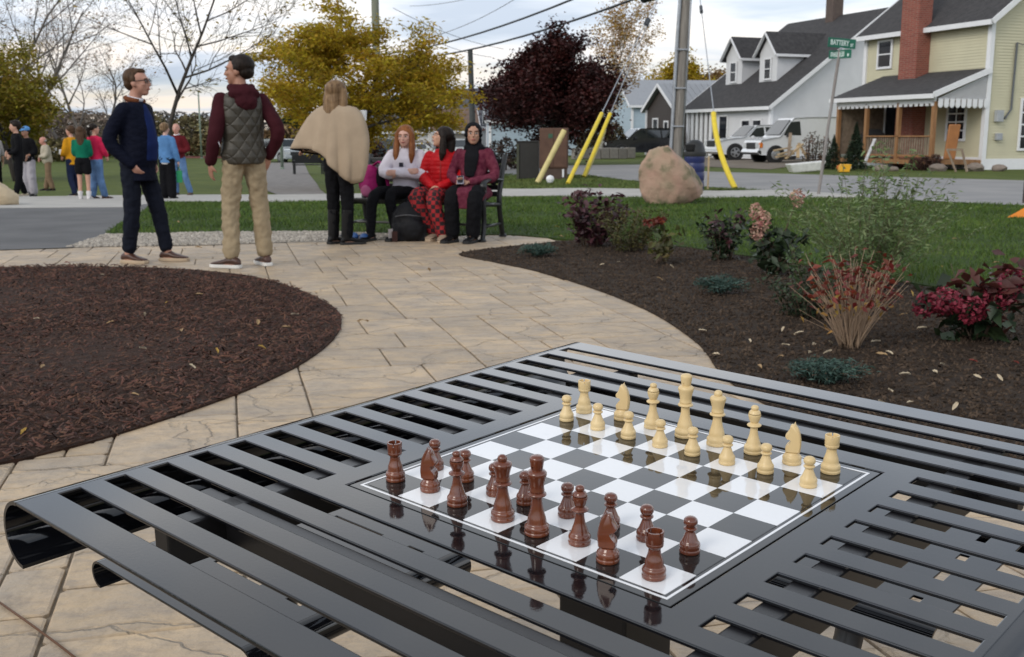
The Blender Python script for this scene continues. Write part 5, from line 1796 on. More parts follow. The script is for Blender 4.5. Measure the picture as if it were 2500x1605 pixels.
m_sc2 = mat('scrub_olive', (0.12, 0.105, 0.05), 0.85, col2=(0.20, 0.16, 0.065), vs=0.5, island=0.4, hue=0.02)
m_sc3 = mat('scrub_rust', (0.18, 0.12, 0.07), 0.85, col2=(0.26, 0.18, 0.075), vs=0.5, island=0.4, hue=0.02)
scrub('woodland_edge', 'brown leafless woodland edge behind the people on the far left', -260, 260, 95, 5.2, 9000, m_sc1, 1, 'woodland', size=(0.55, 0.16))
scrub('woodland_edge', 'olive brown thicket behind the denim shirt and red sweater', 250, 560, 100, 3.9, 6000, m_sc2, 2, 'woodland', size=(0.5, 0.2))
scrub('woodland_edge', 'brown and yellow thicket left of the gravel path', 520, 760, 96, 3.2, 5000, m_sc3, 3, 'woodland', size=(0.5, 0.2))
scrub('hedge', 'dark olive undergrowth low behind the bald man', -100, 240, 80, 2.2, 5000, m_sc2, 5, 'hedge', size=(0.4, 0.18))
scrub('woodland_edge', 'distant dark tree line beyond the houses', 700, 1180, 150, 8.0, 7000, m_lf_dkgreen, 6, 'woodland', size=(1.0, 0.45))
scrub('woodland_edge', 'far pale tree line on the left horizon', -400, 720, 170, 6.0, 8000, mat('far_wood', (0.12, 0.11, 0.10), 0.9, island=0.25), 16, 'woodland', size=(1.2, 0.4))
scrub('shrub', 'dark red shrub between the poncho woman and the wooden pole', 868, 936, 50, 1.75, 1800, m_lf_wine, 7, size=(0.16, 0.07))
scrub('ornamental_grass', 'tan tuft of ornamental grass right of the poncho woman', 868, 905, 43, 0.9, 1500, mat('tan_grass', (0.30, 0.22, 0.11), 0.8, island=0.25), 8, size=(0.3, 0.02))
scrub('hedge', 'low red barberry hedge behind the seated girls', 905, 1110, 47, 0.75, 4200, mat('leaf_barberry', (0.13, 0.025, 0.018), 0.7, col2=(0.20, 0.05, 0.03), vs=1.5, island=0.4), 9, 'hedge', size=(0.12, 0.06))
scrub('shrub', 'rounded brown green bush behind the yellow guy guards', 1425, 1515, 66, 2.3, 3500, mat('leaf_dome', (0.06, 0.05, 0.02), 0.8, col2=(0.10, 0.07, 0.035), vs=1, island=0.35), 10, size=(0.22, 0.10))
scrub('shrub', 'grey leafless bush below the pillared porch', 1008, 1050, 72, 1.9, 900, m_sc1, 11, size=(0.25, 0.05))
scrub('shrub', 'dark shrubs with pale stems left of the charcoal cabinet', 1200, 1270, 45, 1.3, 1200, mat('leaf_dusky', (0.035, 0.028, 0.022), 0.8, col2=(0.07, 0.04, 0.03), vs=2, island=0.4), 12, size=(0.14, 0.07))
# dark red maple
tree('dark_red_tree', 'rounded dark wine red tree behind the cabinets', onground(1345, 46), 21, 3.6, 0.16, 3, [15, 7, 6], [R(62), R(50), R(48)], [0.66, 0.52, 0.5], 0.05, m_barkd, m_lf_wine, 22, (0.25, 0.25, 0.19), (0.16, 0.10), first=0.30, jit=0.14)
# birch behind it, round trees behind the bungalow, spruce
tree('birch_tree', 'tall thin yellow birch rising behind the dark red tree', onground(1462, 62), 23, 7.4, 0.12, 3, [16, 4, 4], [R(30), R(38), R(40)], [0.36, 0.5, 0.5], 0.09, mat('birch_bark', (0.42, 0.40, 0.37), 0.8), m_lf_birch, 4, (0.16, 0.16, 0.22), (0.17, 0.08), first=0.22, jit=0.10)
tree('round_tree', 'round yellow brown tree behind the brown bungalow roof, left', onground(1610, 112), 24, 6.6, 0.25, 3, [12, 6, 5], [R(58), R(48), R(45)], [0.55, 0.5, 0.5], 0.04, m_bark, m_lf_olive, 12, (0.5, 0.5, 0.4), (0.40, 0.20), first=0.3)
tree('round_tree', 'tan brown tree right of the utility pole behind the roofs', onground(1705, 118), 25, 7.4, 0.25, 3, [12, 6, 5], [R(55), R(48), R(45)], [0.55, 0.5, 0.5], 0.04, m_bark, m_lf_tan, 12, (0.5, 0.5, 0.4), (0.38, 0.18), first=0.3)
tree('small_bare_tree', 'small bare sapling standing left of the bungalow roof', onground(1528, 100), 26, 7.2, 0.10, 3, [9, 5, 4], [R(35), R(38), R(40)], [0.42, 0.5, 0.5], 0.06, m_bark, m_lf_tan, 1, (0.2, 0.2, 0.2), (0.2, 0.1), first=0.3, clump=0.2)
def spruce(label, px, D, h, w, name='spruce', m=m_lf_dkgreen, n=1800):
    root = empty(name, onground(px, D), 0, label, 'tree', 'conifers')
    b = MB(); b.tube([(0, 0, 0), (0, 0, h)], [0.05 * h / 3, 0.01], 6); b.build('trunk', m_barkd, root)
    f = RNG.random(n) ** 0.6
    z = h * (1 - f) * 0.96 + 0.03 * h
    a = RNG.random(n) * 2 * PI
    r_ = w / 2 * f * (0.5 + 0.5 * RNG.random(n)) * (0.8 + 0.2 * np.sin(a * 5 + z * 6 / h))
    V, Fc = leafquads(np.c_[np.cos(a) * r_, np.sin(a) * r_, z], h * 0.07, h * 0.022, 0.6)
    np_object('crown', V, Fc, m, root)
    return root
spruce('distant dark spruce above the brown roofed house', 1088, 130, 8.5, 3.4)
spruce('distant small spruce right of the brown roof', 1068, 150, 6.6, 3)
m_ever = mat('leaf_evergreen', (0.010, 0.022, 0.010), 0.75, col2=(0.02, 0.04, 0.016), vs=3, island=0.4)
spruce('dark conical evergreen left of the porch steps', 2037, 40, 1.30, 0.95, 'evergreen_shrub', m_ever, 2600)
spruce('larger dark evergreen in front of the porch rail', 2090, 39.2, 1.75, 1.15, 'evergreen_shrub', m_ever, 3200)
scrub('shrub', 'straggly shrub with pale twigs in front of the white van', 1965, 2025, 40.5, 1.75, 700, mat('leaf_grey', (0.06, 0.06, 0.035), 0.8, col2=(0.12, 0.05, 0.03), vs=2, island=0.5), 14, size=(0.10, 0.05))
scrub('shrub', 'reddish brown twiggy shrub below the porch floor', 2235, 2290, 38.6, 0.75, 1500, mat('leaf_rustwig', (0.06, 0.025, 0.018), 0.85, island=0.4), 15, size=(0.12, 0.03))

# ================================================================ PLANTS IN THE BED
def plant(name, label, loc, cat='shrub', group='shrubs in the planting bed'):
    return empty(name, (loc[0], loc[1], 0.01), 0, label, cat, group)
def stems_and_leaves(root, seed, n, h, spread, stem_r, stem_m, leaf_m, leaf, per, lean=0.5, start=0.3, bend=0.15, base_r=0.05, tilt=0.8, droop=0.0, side=None, up=0.0):
    rnd = random.Random(seed)
    b = MB()
    C = []
    tips = []
    for i in range(n):
        a = rnd.random() * 2 * PI
        r0 = base_r * math.sqrt(rnd.random())
        p0 = Vector((math.cos(a) * r0, math.sin(a) * r0, 0))
        a2 = a + rnd.gauss(0, 0.5)
        f = rnd.random() ** 0.6 * lean
        hh = h * rnd.uniform(0.65, 1.05) * (1 - 0.25 * f)
        tip = p0 + Vector((math.cos(a2) * spread * f / max(lean, 0.01), math.sin(a2) * spread * f / max(lean, 0.01), hh))
        if side:
            tip += Vector(side) * rnd.random()
        mid = p0.lerp(tip, 0.5) + Vector((rnd.gauss(0, bend), rnd.gauss(0, bend), 0)) * 0.3 * h - Vector((tip.x - p0.x, tip.y - p0.y, 0)) * 0.15
        pts = catmull([p0, mid, tip], 4)
        b.tube(pts, [stem_r * (1 - 0.75 * k / (len(pts) - 1)) for k in range(len(pts))], 5)
        tips.append(tip)
        for k in range(per):
            t_ = start + (1 - start) * rnd.random()
            x = t_ * (len(pts) - 1)
            j = min(int(x), len(pts) - 2)
            C.append(pts[j].lerp(pts[j + 1], x - j) + Vector((rnd.gauss(0, 1), rnd.gauss(0, 1), rnd.gauss(0, 0.7))) * leaf[0] * 0.55)
    b.build('stems', stem_m, root, smooth=True)['kind'] = 'stuff'
    if per:
        V, Fc = leafquads(np.array([tuple(c) for c in C]), leaf[0], leaf[1], tilt, 0.25, droop)
        np_object('foliage', V, Fc, leaf_m, root)
    return tips
def clusters(root, name, pts, r, n, size, m):
    for p in pts:
        q = RNG.normal(size=(n, 3))
        q /= np.linalg.norm(q, axis=1)[:, None]
        V, Fc = leafquads(np.array(tuple(p)) + q * np.array(r) * (0.7 + 0.35 * RNG.random(n))[:, None], size[0], size[1], 1.0, 0.3)
        np_object(name, V, Fc, m, root)
m_stem = mat('stem_brown', (0.09, 0.06, 0.04), 0.8)
m_stem_p = mat('stem_pale', (0.30, 0.21, 0.14), 0.8, var=0.25)
m_burg = mat('leaf_burgundy', (0.030, 0.010, 0.014), 0.5, col2=(0.075, 0.022, 0.028), vs=4, island=0.5, hue=0.01, trans=0.15)
m_gry = mat('leaf_green_yellow', (0.045, 0.060, 0.016), 0.6, col2=(0.11, 0.085, 0.022), vs=5, island=0.4, hue=0.03, trans=0.25)
m_gr = mat('leaf_green', (0.030, 0.060, 0.022), 0.55, col2=(0.065, 0.10, 0.032), vs=5, island=0.4, hue=0.02, trans=0.25)
m_dg = mat('leaf_deep_green', (0.014, 0.030, 0.012), 0.55, col2=(0.03, 0.05, 0.018), vs=5, island=0.4, hue=0.02, trans=0.15)
m_red = mat('leaf_red', (0.12, 0.016, 0.012), 0.55, col2=(0.20, 0.038, 0.02), vs=6, island=0.4, hue=0.015, trans=0.3)
m_wil = mat('leaf_willow', (0.10, 0.155, 0.055), 0.55, col2=(0.19, 0.24, 0.10), vs=5, island=0.35, hue=0.02, trans=0.35)
m_jun = mat('juniper', (0.022, 0.052, 0.042), 0.7, col2=(0.045, 0.090, 0.070), vs=9, island=0.4, hue=0.02)
m_pnk = mat('petal_pink', (0.50, 0.20, 0.20), 0.6, col2=(0.60, 0.46, 0.32), vs=14, island=0.25, trans=0.3)
m_mag = mat('petal_magenta', (0.16, 0.012, 0.028), 0.55, col2=(0.27, 0.03, 0.055), vs=9, island=0.4, trans=0.2)
r = plant('burgundy_shrub', 'dark burgundy leafy shrub at the plaza tip', (0.86, 11.25))
stems_and_leaves(r, 1, 26, 0.62, 0.30, 0.006, m_stem, m_burg, (0.085, 0.042), 32, 0.8, 0.15, base_r=0.12)
r = plant('weigela_shrub', 'loose green and yellow shrub right of the burgundy one', (1.18, 10.75))
stems_and_leaves(r, 2, 34, 0.52, 0.30, 0.004, m_stem, m_gry, (0.055, 0.016), 40, 0.8, 0.1, base_r=0.15)
r = plant('red_tipped_shrub', 'small green shrub with a red topped spray', (1.33, 9.65))
tp_ = stems_and_leaves(r, 3, 9, 0.36, 0.24, 0.005, m_stem, m_gry, (0.085, 0.048), 14, 0.8, 0.35, base_r=0.03, droop=0.4)
clusters(r, 'red_leaf_spray', [(-0.08, 0, 0.37), (0.02, 0.02, 0.39)], (0.07, 0.07, 0.03), 40, (0.05, 0.03), m_red)
r = plant('upright_shrub', 'upright dark green and red shrub at the lawn edge', (1.99, 9.95))
stems_and_leaves(r, 4, 18, 0.46, 0.17, 0.005, m_stem, m_dg, (0.075, 0.034), 24, 0.7, 0.15, base_r=0.09)
stems_and_leaves(r, 5, 8, 0.50, 0.18, 0.004, m_stem, m_burg, (0.075, 0.034), 12, 0.7, 0.55, base_r=0.08)
r = plant('pink_hydrangea', 'hydrangea with pale pink cone blooms on brown stems', (2.22, 8.9))
stems_and_leaves(r, 6, 14, 0.42, 0.26, 0.006, m_stem, m_dg, (0.11, 0.065), 14, 0.8, 0.2, base_r=0.06, droop=0.4)
b = MB()
fl = [Vector((-0.20, -0.10, 0.53)), Vector((-0.19, -0.12, 0.37)), Vector((0.14, -0.08, 0.64)), Vector((-0.13, -0.12, 0.46))]
for p in fl:
    b.tube(catmull([(0, 0, 0), (p.x * 0.4, p.y * 0.4, p.z * 0.5), tuple(p)], 4), 0.005, 5)
b.build('flower_stems', m_stem, r)['kind'] = 'stuff'
clusters(r, 'flower_head', fl, (0.055, 0.055, 0.075), 110, (0.030, 0.024), m_pnk)
r = plant('dappled_willow', 'tall airy pale green willow shrub before the lawn', (2.72, 8.05))
stems_and_leaves(r, 7, 70, 0.98, 0.78, 0.0035, mat('stem_olive', (0.09, 0.075, 0.035), 0.7), m_wil, (0.052, 0.013), 58, 0.85, 0.15, base_r=0.12, tilt=1.2)
stems_and_leaves(r, 17, 6, 1.20, 0.36, 0.004, m_stem, m_wil, (0.060, 0.020), 70, 0.5, 0.3, base_r=0.08, tilt=1.2, side=(0.30, -0.1, 0.0))
r = plant('red_leafed_shrub', 'leggy bare-stemmed shrub topped with red leaves', (1.86, 5.72))
stems_and_leaves(r, 8, 75, 0.60, 0.30, 0.0042, m_stem_p, m_red, (0.046, 0.026), 4, 0.9, 0.70, base_r=0.055, bend=0.10, droop=0.3)
stems_and_leaves(r, 18, 30, 0.36, 0.27, 0.0035, m_stem_p, m_lf_birch, (0.045, 0.026), 2, 0.9, 0.55, base_r=0.06, bend=0.12, droop=0.6)
r = plant('low_green_shrub', 'low dark green shrub behind the leggy red one', (1.92, 6.75))
stems_and_leaves(r, 9, 40, 0.34, 0.25, 0.004, m_stem, m_dg, (0.035, 0.016), 40, 0.85, 0.05, base_r=0.14)
stems_and_leaves(r, 19, 14, 0.52, 0.26, 0.0035, m_stem, m_gr, (0.05, 0.014), 26, 0.8, 0.2, base_r=0.12)
r = plant('red_hydrangea', 'hydrangea with deep crimson flower heads at the right edge', (2.66, 5.95))
stems_and_leaves(r, 10, 16, 0.34, 0.24, 0.006, m_stem, m_dg, (0.11, 0.065), 12, 0.8, 0.15, base_r=0.07, droop=0.3)
stems_and_leaves(r, 20, 9, 0.50, 0.20, 0.005, m_stem, mat('leaf_maroon', (0.055, 0.012, 0.012), 0.55, col2=(0.10, 0.03, 0.02), vs=5, island=0.4, trans=0.2), (0.11, 0.05), 14, 0.7, 0.4, base_r=0.06)
clusters(r, 'flower_head', [(-0.24, -0.12, 0.24), (-0.12, -0.18, 0.20), (0.05, -0.15, 0.27), (-0.30, -0.02, 0.20), (0.15, -0.05, 0.34)], (0.085, 0.085, 0.075), 170, (0.030, 0.024), m_mag)
def juniper(label, x, y, w, h, seed):
    r = plant('juniper', label, (x, y), 'juniper', 'low blue junipers')
    rnd = random.Random(seed)
    b = MB()
    C, dirs = [], []
    for i in range(46):
        a = rnd.random() * 2 * PI
        l = w / 2 * rnd.uniform(0.45, 1.0)
        tip = Vector((math.cos(a) * l, math.sin(a) * l * 0.8, h * rnd.uniform(0.45, 1.0) * (1.15 - 0.6 * l / (w / 2))))
        mid = tip * 0.5 + Vector((0, 0, h * 0.15))
        pts = catmull([(0, 0, 0.01), mid, tip], 4)
        b.tube(pts, 0.003, 4)
        for k in range(70):
            t_ = 0.2 + 0.8 * rnd.random()
            x_ = t_ * (len(pts) - 1)
            j = min(int(x_), len(pts) - 2)
            C.append(tuple(pts[j].lerp(pts[j + 1], x_ - j) + Vector((rnd.gauss(0, 0.016), rnd.gauss(0, 0.016), rnd.gauss(0.006, 0.012)))))
    b.build('stems', m_stem, r)
    V, Fc = leafquads(np.array(C), 0.034, 0.006, 1.2)
    np_object('needles', V, Fc, m_jun, r)
juniper('low blue green juniper nearest the table', 1.48, 4.86, 0.42, 0.13, 1)
juniper('low blue green juniper in the middle of the bed', 1.54, 7.72, 0.42, 0.17, 2)
juniper('low blue green juniper near the tip of the bed', 0.27, 10.2, 0.44, 0.15, 3)

# fallen leaves, each its own
def leaf_mesh(seed, m):
    rnd = random.Random(seed)
    b = MB()
    n = 5
    vs = []
    for i in range(n + 1):
        t_ = i / n
        w = 0.5 * math.sin(PI * min(max(t_, 0.03), 0.97)) ** 0.8 * rnd.uniform(0.28, 0.4)
        z = 0.10 * math.sin(t_ * PI) + rnd.uniform(0, 0.05)
        vs += [(t_ - 0.5, -w, z + 0.10 * rnd.random()), (t_ - 0.5, 0, z * 0.4), (t_ - 0.5, w, z + 0.10 * rnd.random())]
    fs = []
    for i in range(n):
        o = i * 3
        fs += [(o, o + 1, o + 4, o + 3), (o + 1, o + 2, o + 5, o + 4)]
    b.add(vs, fs)
    o = b.build('fallen_leaf', m)
    me = o.data
    bpy.data.objects.remove(o)
    return me
m_dry = [mat('dry_leaf_pale', (0.50, 0.42, 0.30), 0.8), mat('dry_leaf_tan', (0.33, 0.22, 0.11), 0.8), mat('dry_leaf_red', (0.20, 0.03, 0.02), 0.7), mat('dry_leaf_gold', (0.40, 0.25, 0.05), 0.7)]
LM = [[leaf_mesh(10 * i + j, m_dry[i]) for j in range(2)] for i in range(4)]
rl = random.Random(77)
LV = []
for px, py, kd in ((1715, 820, 0), (1748, 880, 0), (1830, 846, 0), (1912, 817, 0), (1950, 827, 0), (1985, 855, 0), (2027, 850, 0), (1917, 856, 0), (1976, 876, 0), (2020, 874, 0), (2138, 848, 0), (2170, 876, 0), (2152, 880, 1), (2248, 895, 0),
                   (2300, 905, 0), (2282, 924, 0), (2250, 814, 0), (2208, 930, 0), (2385, 935, 0), (2440, 938, 0), (2375, 896, 2), (2480, 900, 2), (2172, 970, 0), (1855, 910, 1), (1905, 885, 1), (1640, 660, 0), (1470, 655, 0), (1510, 648, 0), (2430, 650, 1), (2330, 590, 1), (2300, 660, 3), (1610, 690, 1), (2205, 780, 1), (1860, 950, 1), (2150, 1000, 0), (2330, 1010, 0), (2220, 1000, 0)):
    LV.append((G(px, py), kd, 'pale dry leaf fallen on the dark soil of the right bed' if kd == 0 else ('red leaf fallen on the soil at the right' if kd == 2 else 'tan leaf fallen among the plants of the right bed'), 0.05))
for px, py, kd in ((90, 790, 0), (105, 910, 1), (250, 680, 0), (355, 780, 0), (350, 865, 0), (485, 730, 1), (410, 750, 3), (630, 800, 1), (720, 780, 0), (445, 820, 1), (530, 870, 3), (640, 862, 3), (470, 910, 0), (270, 800, 1), (330, 980, 1), (165, 650, 2), (60, 1072, 3), (700, 812, 1)):
    LV.append((G(px, py), kd, 'small pale leaf lying on the bark mulch' if kd == 0 else ('red leaf at the far rim of the mulch bed' if kd == 2 else 'tan or gold leaf lying on the bark mulch'), 0.05))
for px, py, kd in ((1048, 668, 1), (880, 795, 1), (895, 797, 1), (485, 612, 1), (1385, 582, 1), (1370, 584, 1), (435, 548, 1), (1360, 560, 3)):
    LV.append((G(px, py), kd, 'brown leaf on the pale plaza or lawn rim', 0.06))
LAND = {'the near juniper': (1.48, 4.86), 'the leggy red-topped shrub': (1.86, 5.72), 'the crimson hydrangea': (2.66, 5.95), 'the middle juniper': (1.54, 7.72), 'the red-tipped shrub': (1.33, 9.65),
        'the airy willow shrub': (2.72, 8.05), 'the bulging mulch rim': (-1.05, 6.2), 'the navy-jacketed man': (-3.4, 9.8), 'the table': (-1.6, 3.9), 'the bench': (-0.9, 12.0)}
rank = {}
for p, kd, lb, s_ in sorted(LV, key=lambda q: min((Vector(c) - q[0].xy).length for c in LAND.values())):
    near = min(LAND, key=lambda k: (Vector(LAND[k]) - p.xy).length)
    tone = ['pale', 'tan', 'red', 'gold'][kd]
    where = 'on the mulch' if 'mulch' in lb else ('off the beds' if 'plaza' in lb else 'on the soil')
    key = (tone, where, near)
    rank[key] = rank.get(key, 0) + 1
    od = (['', 'second ', 'third ', 'fourth ', 'fifth ', 'sixth ', 'seventh ', 'eighth ', 'ninth ', 'tenth '] + ['%dth ' % i for i in range(11, 40)])[rank[key] - 1]
    o = share('fallen_leaf', rl.choice(LM[kd]), None, (p.x, p.y, 0.030 if 'bed' in lb or 'soil' in lb or 'mulch' in lb or 'lawn' in lb else 0.01), 0, s_ * rl.uniform(0.8, 1.3))
    o.rotation_euler = (rl.gauss(0, 0.25), rl.gauss(0, 0.25), rl.random() * 6.28)
    tag(o, '%s fallen leaf %s, %snearest %s' % (tone, where, od, near), 'leaf', 'fallen leaves')
# bricks of timber edging, twig on the paving
b = MB()
b.tube([G(*q) + Vector((0, 0, 0.006)) for q in ((0, 1477), (75, 1530), (140, 1578), (200, 1625))], 0.003, 6)
tag(b.build('twig', mat('twig', (0.10, 0.045, 0.02), 0.8), smooth=True), 'thin brown twig lying across the paving by the seat', 'twig')

# ================================================================ BENCH
BY = R(162)
BC = Vector((-1.04, 12.36, 0.0))
m_iron = mat('black_iron', (0.010, 0.011, 0.012), 0.4, spec=0.5)
bench = empty('park_bench', BC, BY, 'black slatted metal park bench with curved arms', 'bench')
for i in range(6):
    b = MB(); b.box((0, 0.24 - i * 0.088, 0.435 - 0.012 * i + (0.01 if i == 0 else 0)), (1.72, 0.07, 0.022)); b.build('seat_slat', m_iron, bench, bevel=0.006)
for i in range(6):
    b = MB(); b.box((0, -0.245 - 0.035 * i, 0.50 + i * 0.075), (1.72, 0.020, 0.06)); b.build('back_slat', m_iron, bench, bevel=0.005)
for sx in (-0.86, 0.86):
    e_ = empty('end_frame'); e_.parent = bench
    b = MB(); b.tube(catmull([(sx, 0.34, 0.02), (sx, 0.29, 0.20), (sx, 0.30, 0.42), (sx, 0.27, 0.64)], 5), [0.030] * 16, 8, flat=0.9); b.build('front_leg', m_iron, e_, smooth=True, sharp=50)
    b = MB(); b.tube(catmull([(sx, -0.36, 0.02), (sx, -0.28, 0.22), (sx, -0.24, 0.45), (sx, -0.34, 0.72), (sx, -0.46, 0.94)], 5), [0.032] * 21, 8); b.build('rear_leg', m_iron, e_, smooth=True, sharp=50)
    b = MB(); b.tube(catmull([(sx, -0.30, 0.66), (sx, 0.0, 0.68), (sx, 0.24, 0.665), (sx, 0.33, 0.62), (sx, 0.31, 0.575)], 5), [0.036] * 21, 8, flat=0.6); b.build('armrest', m_iron, e_, smooth=True, sharp=50)
    b = MB(); b.tube([(sx, 0.29, 0.41), (sx, -0.25, 0.38)], 0.025, 8); b.tube([(sx, 0.29, 0.16), (sx, -0.29, 0.16)], 0.016, 8); b.build('side_rail', m_iron, e_, smooth=True)
    for yy in (0.35, -0.37):
        b = MB(); b.lathe([(0.045, 0.0), (0.045, 0.02), (0.03, 0.035)], 12, Matrix.Translation((sx, yy, 0))); b.build('foot', m_iron, e_)
b = MB(); b.tube([(-0.86, 0.0, 0.16), (0.86, 0.0, 0.16)], 0.015, 8); b.build('stretcher', m_iron, bench)

# ================================================================ PEOPLE
def dense(pts, rad, n=4):
    P = catmull(pts, n)
    rr = []
    for i in range(len(P)):
        x = i / n
        j = min(int(x), len(rad) - 2)
        rr.append(rad[j] + (rad[j + 1] - rad[j]) * min(x - j, 1))
    return P, rr
def limb(b, pts, rad, n=10, flat=1.0, m=4):
    P, rr = dense(pts, rad, m)
    b.tube(P, rr, n, flat=flat)
    b.ell(tuple(P[0]), (rr[0],) * 3, nu=10, nv=7)
    b.ell(tuple(P[-1]), (rr[-1],) * 3, nu=10, nv=7)
def torso(b, pel, neck, xd, rings, n=18):
    """elliptical sections along the spine; rings = (fraction, half width, half depth, forward shift)"""
    pel, neck = Vector(pel), Vector(neck)
    ax = (neck - pel)
    x = Vector(xd).normalized()
    y = ax.normalized().cross(x).normalized()
    x = y.cross(ax.normalized())
    rs = []
    for f, w, d, sh in rings:
        c = pel + ax * f + y * sh
        rs.append([c + x * (w * math.copysign(abs(math.cos(a)) ** 0.85, math.cos(a))) + y * (d * math.copysign(abs(math.sin(a)) ** 0.9, math.sin(a))) for a in (2 * PI * k / n for k in range(n))])
    b.rings(rs)
BODY = [(-0.14, 0.12, 0.10, 0), (0.0, 0.155, 0.105, 0), (0.25, 0.135, 0.095, 0), (0.5, 0.145, 0.105, 0.0), (0.75, 0.155, 0.106, 0), (0.90, 0.135, 0.085, -0.005), (0.97, 0.085, 0.065, -0.005), (1.06, 0.05, 0.05, 0.0)]
def hand(b, wrist, d, nrm, side, curl=0.5, sc=1.0):
    """palm, four bent fingers of unequal length and a thumb from the palm's side"""
    w, d = Vector(wrist), Vector(d).normalized()
    n = Vector(nrm)
    n = (n - d * n.dot(d)).normalized()
    s = d.cross(n) * side
    M = Matrix((s, d, n)).transposed().to_4x4()
    M.translation = w + d * 0.045 * sc
    b.ell((0, 0, 0), (0.040 * sc, 0.052 * sc, 0.017 * sc), M, nu=10, nv=7)
    for k, (o, l) in enumerate(((-0.030, 0.058), (-0.010, 0.070), (0.010, 0.074), (0.029, 0.066))):
        p0 = w + d * 0.080 * sc + s * o * sc
        d1 = (d + n * (-0.5 * curl)).normalized()
        d2 = (d + n * (-1.9 * curl)).normalized()
        p1 = p0 + d1 * l * 0.55 * sc
        p2 = p1 + d2 * l * 0.55 * sc
        b.tube([p0 - d * 0.02, p0, p1, p2], [0.0095 * sc, 0.0095 * sc, 0.009 * sc, 0.0075 * sc], 7)
        b.ell(tuple(p2), (0.0075 * sc,) * 3, nu=7, nv=5)
    t0 = w + d * 0.028 * sc + s * 0.034 * sc
    t1 = t0 + (d * 0.6 + s * 0.55 - n * 0.35).normalized() * 0.034 * sc
    t2 = t1 + (d * 0.9 + s * 0.15 - n * 0.4).normalized() * 0.028 * sc
    b.tube([t0 - s * 0.015, t0, t1, t2], [0.012 * sc, 0.012 * sc, 0.0105 * sc, 0.008 * sc], 7)
    b.ell(tuple(t2), (0.008 * sc,) * 3, nu=7, nv=5)
def headparts(b, M, long=0.0):
    b.ell((0, -0.014, 0.030), (0.074, 0.094, 0.084), M, nu=18, nv=12)
    b.ell((0, 0.022, -0.035), (0.061, 0.066, 0.078 + long), M, nu=16, nv=10)
    b.ell((0, 0.050, -0.088 - long), (0.036, 0.034, 0.027), M, nu=12, nv=8)
    b.ell((0, 0.072, 0.028), (0.050, 0.020, 0.016), M, nu=12, nv=7)          # brow
    for s in (-1, 1):
        b.ell((s * 0.036, 0.064, -0.020), (0.022, 0.020, 0.020), M, nu=10, nv=7)   # cheeks
        b.ell((s * 0.074, -0.008, -0.012), (0.011, 0.022, 0.032), M, nu=8, nv=7)
    P = [M @ Vector(p) for p in ((0, 0.082, 0.022), (0, 0.097, -0.006), (0, 0.108, -0.026), (0, 0.092, -0.034))]
    b.tube(P, [0.008, 0.0095, 0.0125, 0.010], 8)
    b.ell((0, 0.084, -0.060), (0.020, 0.012, 0.010), M, nu=10, nv=6)
SKINS = {}
def skin(c):
    k = tuple(c)
    if k not in SKINS:
        SKINS[k] = mat('skin_%d' % len(SKINS), c, 0.5, var=0.08, vs=18, spec=0.4)
    return SKINS[k]
m_lip = mat('lips', (0.30, 0.085, 0.07), 0.5)
m_eye = mat('eye_dark', (0.02, 0.014, 0.01), 0.2)
m_eyew = mat('eye_white', (0.55, 0.53, 0.50), 0.3)
STAND = dict(pel=(0, 0, 0.95), neck=(0, 0, 1.485), head=(0, 0.025, 1.645), hy=0, hp=0,
             shR=(0.168, 0, 1.400), elR=(0.215, -0.03, 1.12), wrR=(0.225, 0.07, 0.88), shL=(-0.168, 0, 1.400), elL=(-0.215, -0.03, 1.12), wrL=(-0.225, 0.07, 0.88),
             hipR=(0.085, 0, 0.92), knR=(0.095, 0.015, 0.50), anR=(0.10, -0.01, 0.085), hipL=(-0.085, 0, 0.92), knL=(-0.095, 0.015, 0.50), anL=(-0.10, -0.01, 0.085),
             toeR=(0.15, 1, 0), toeL=(-0.15, 1, 0), hdR=(0, 0.25, -1), hnR=(1, 0, 0), hdL=(0, 0.25, -1), hnL=(-1, 0, 0), curl=0.5)
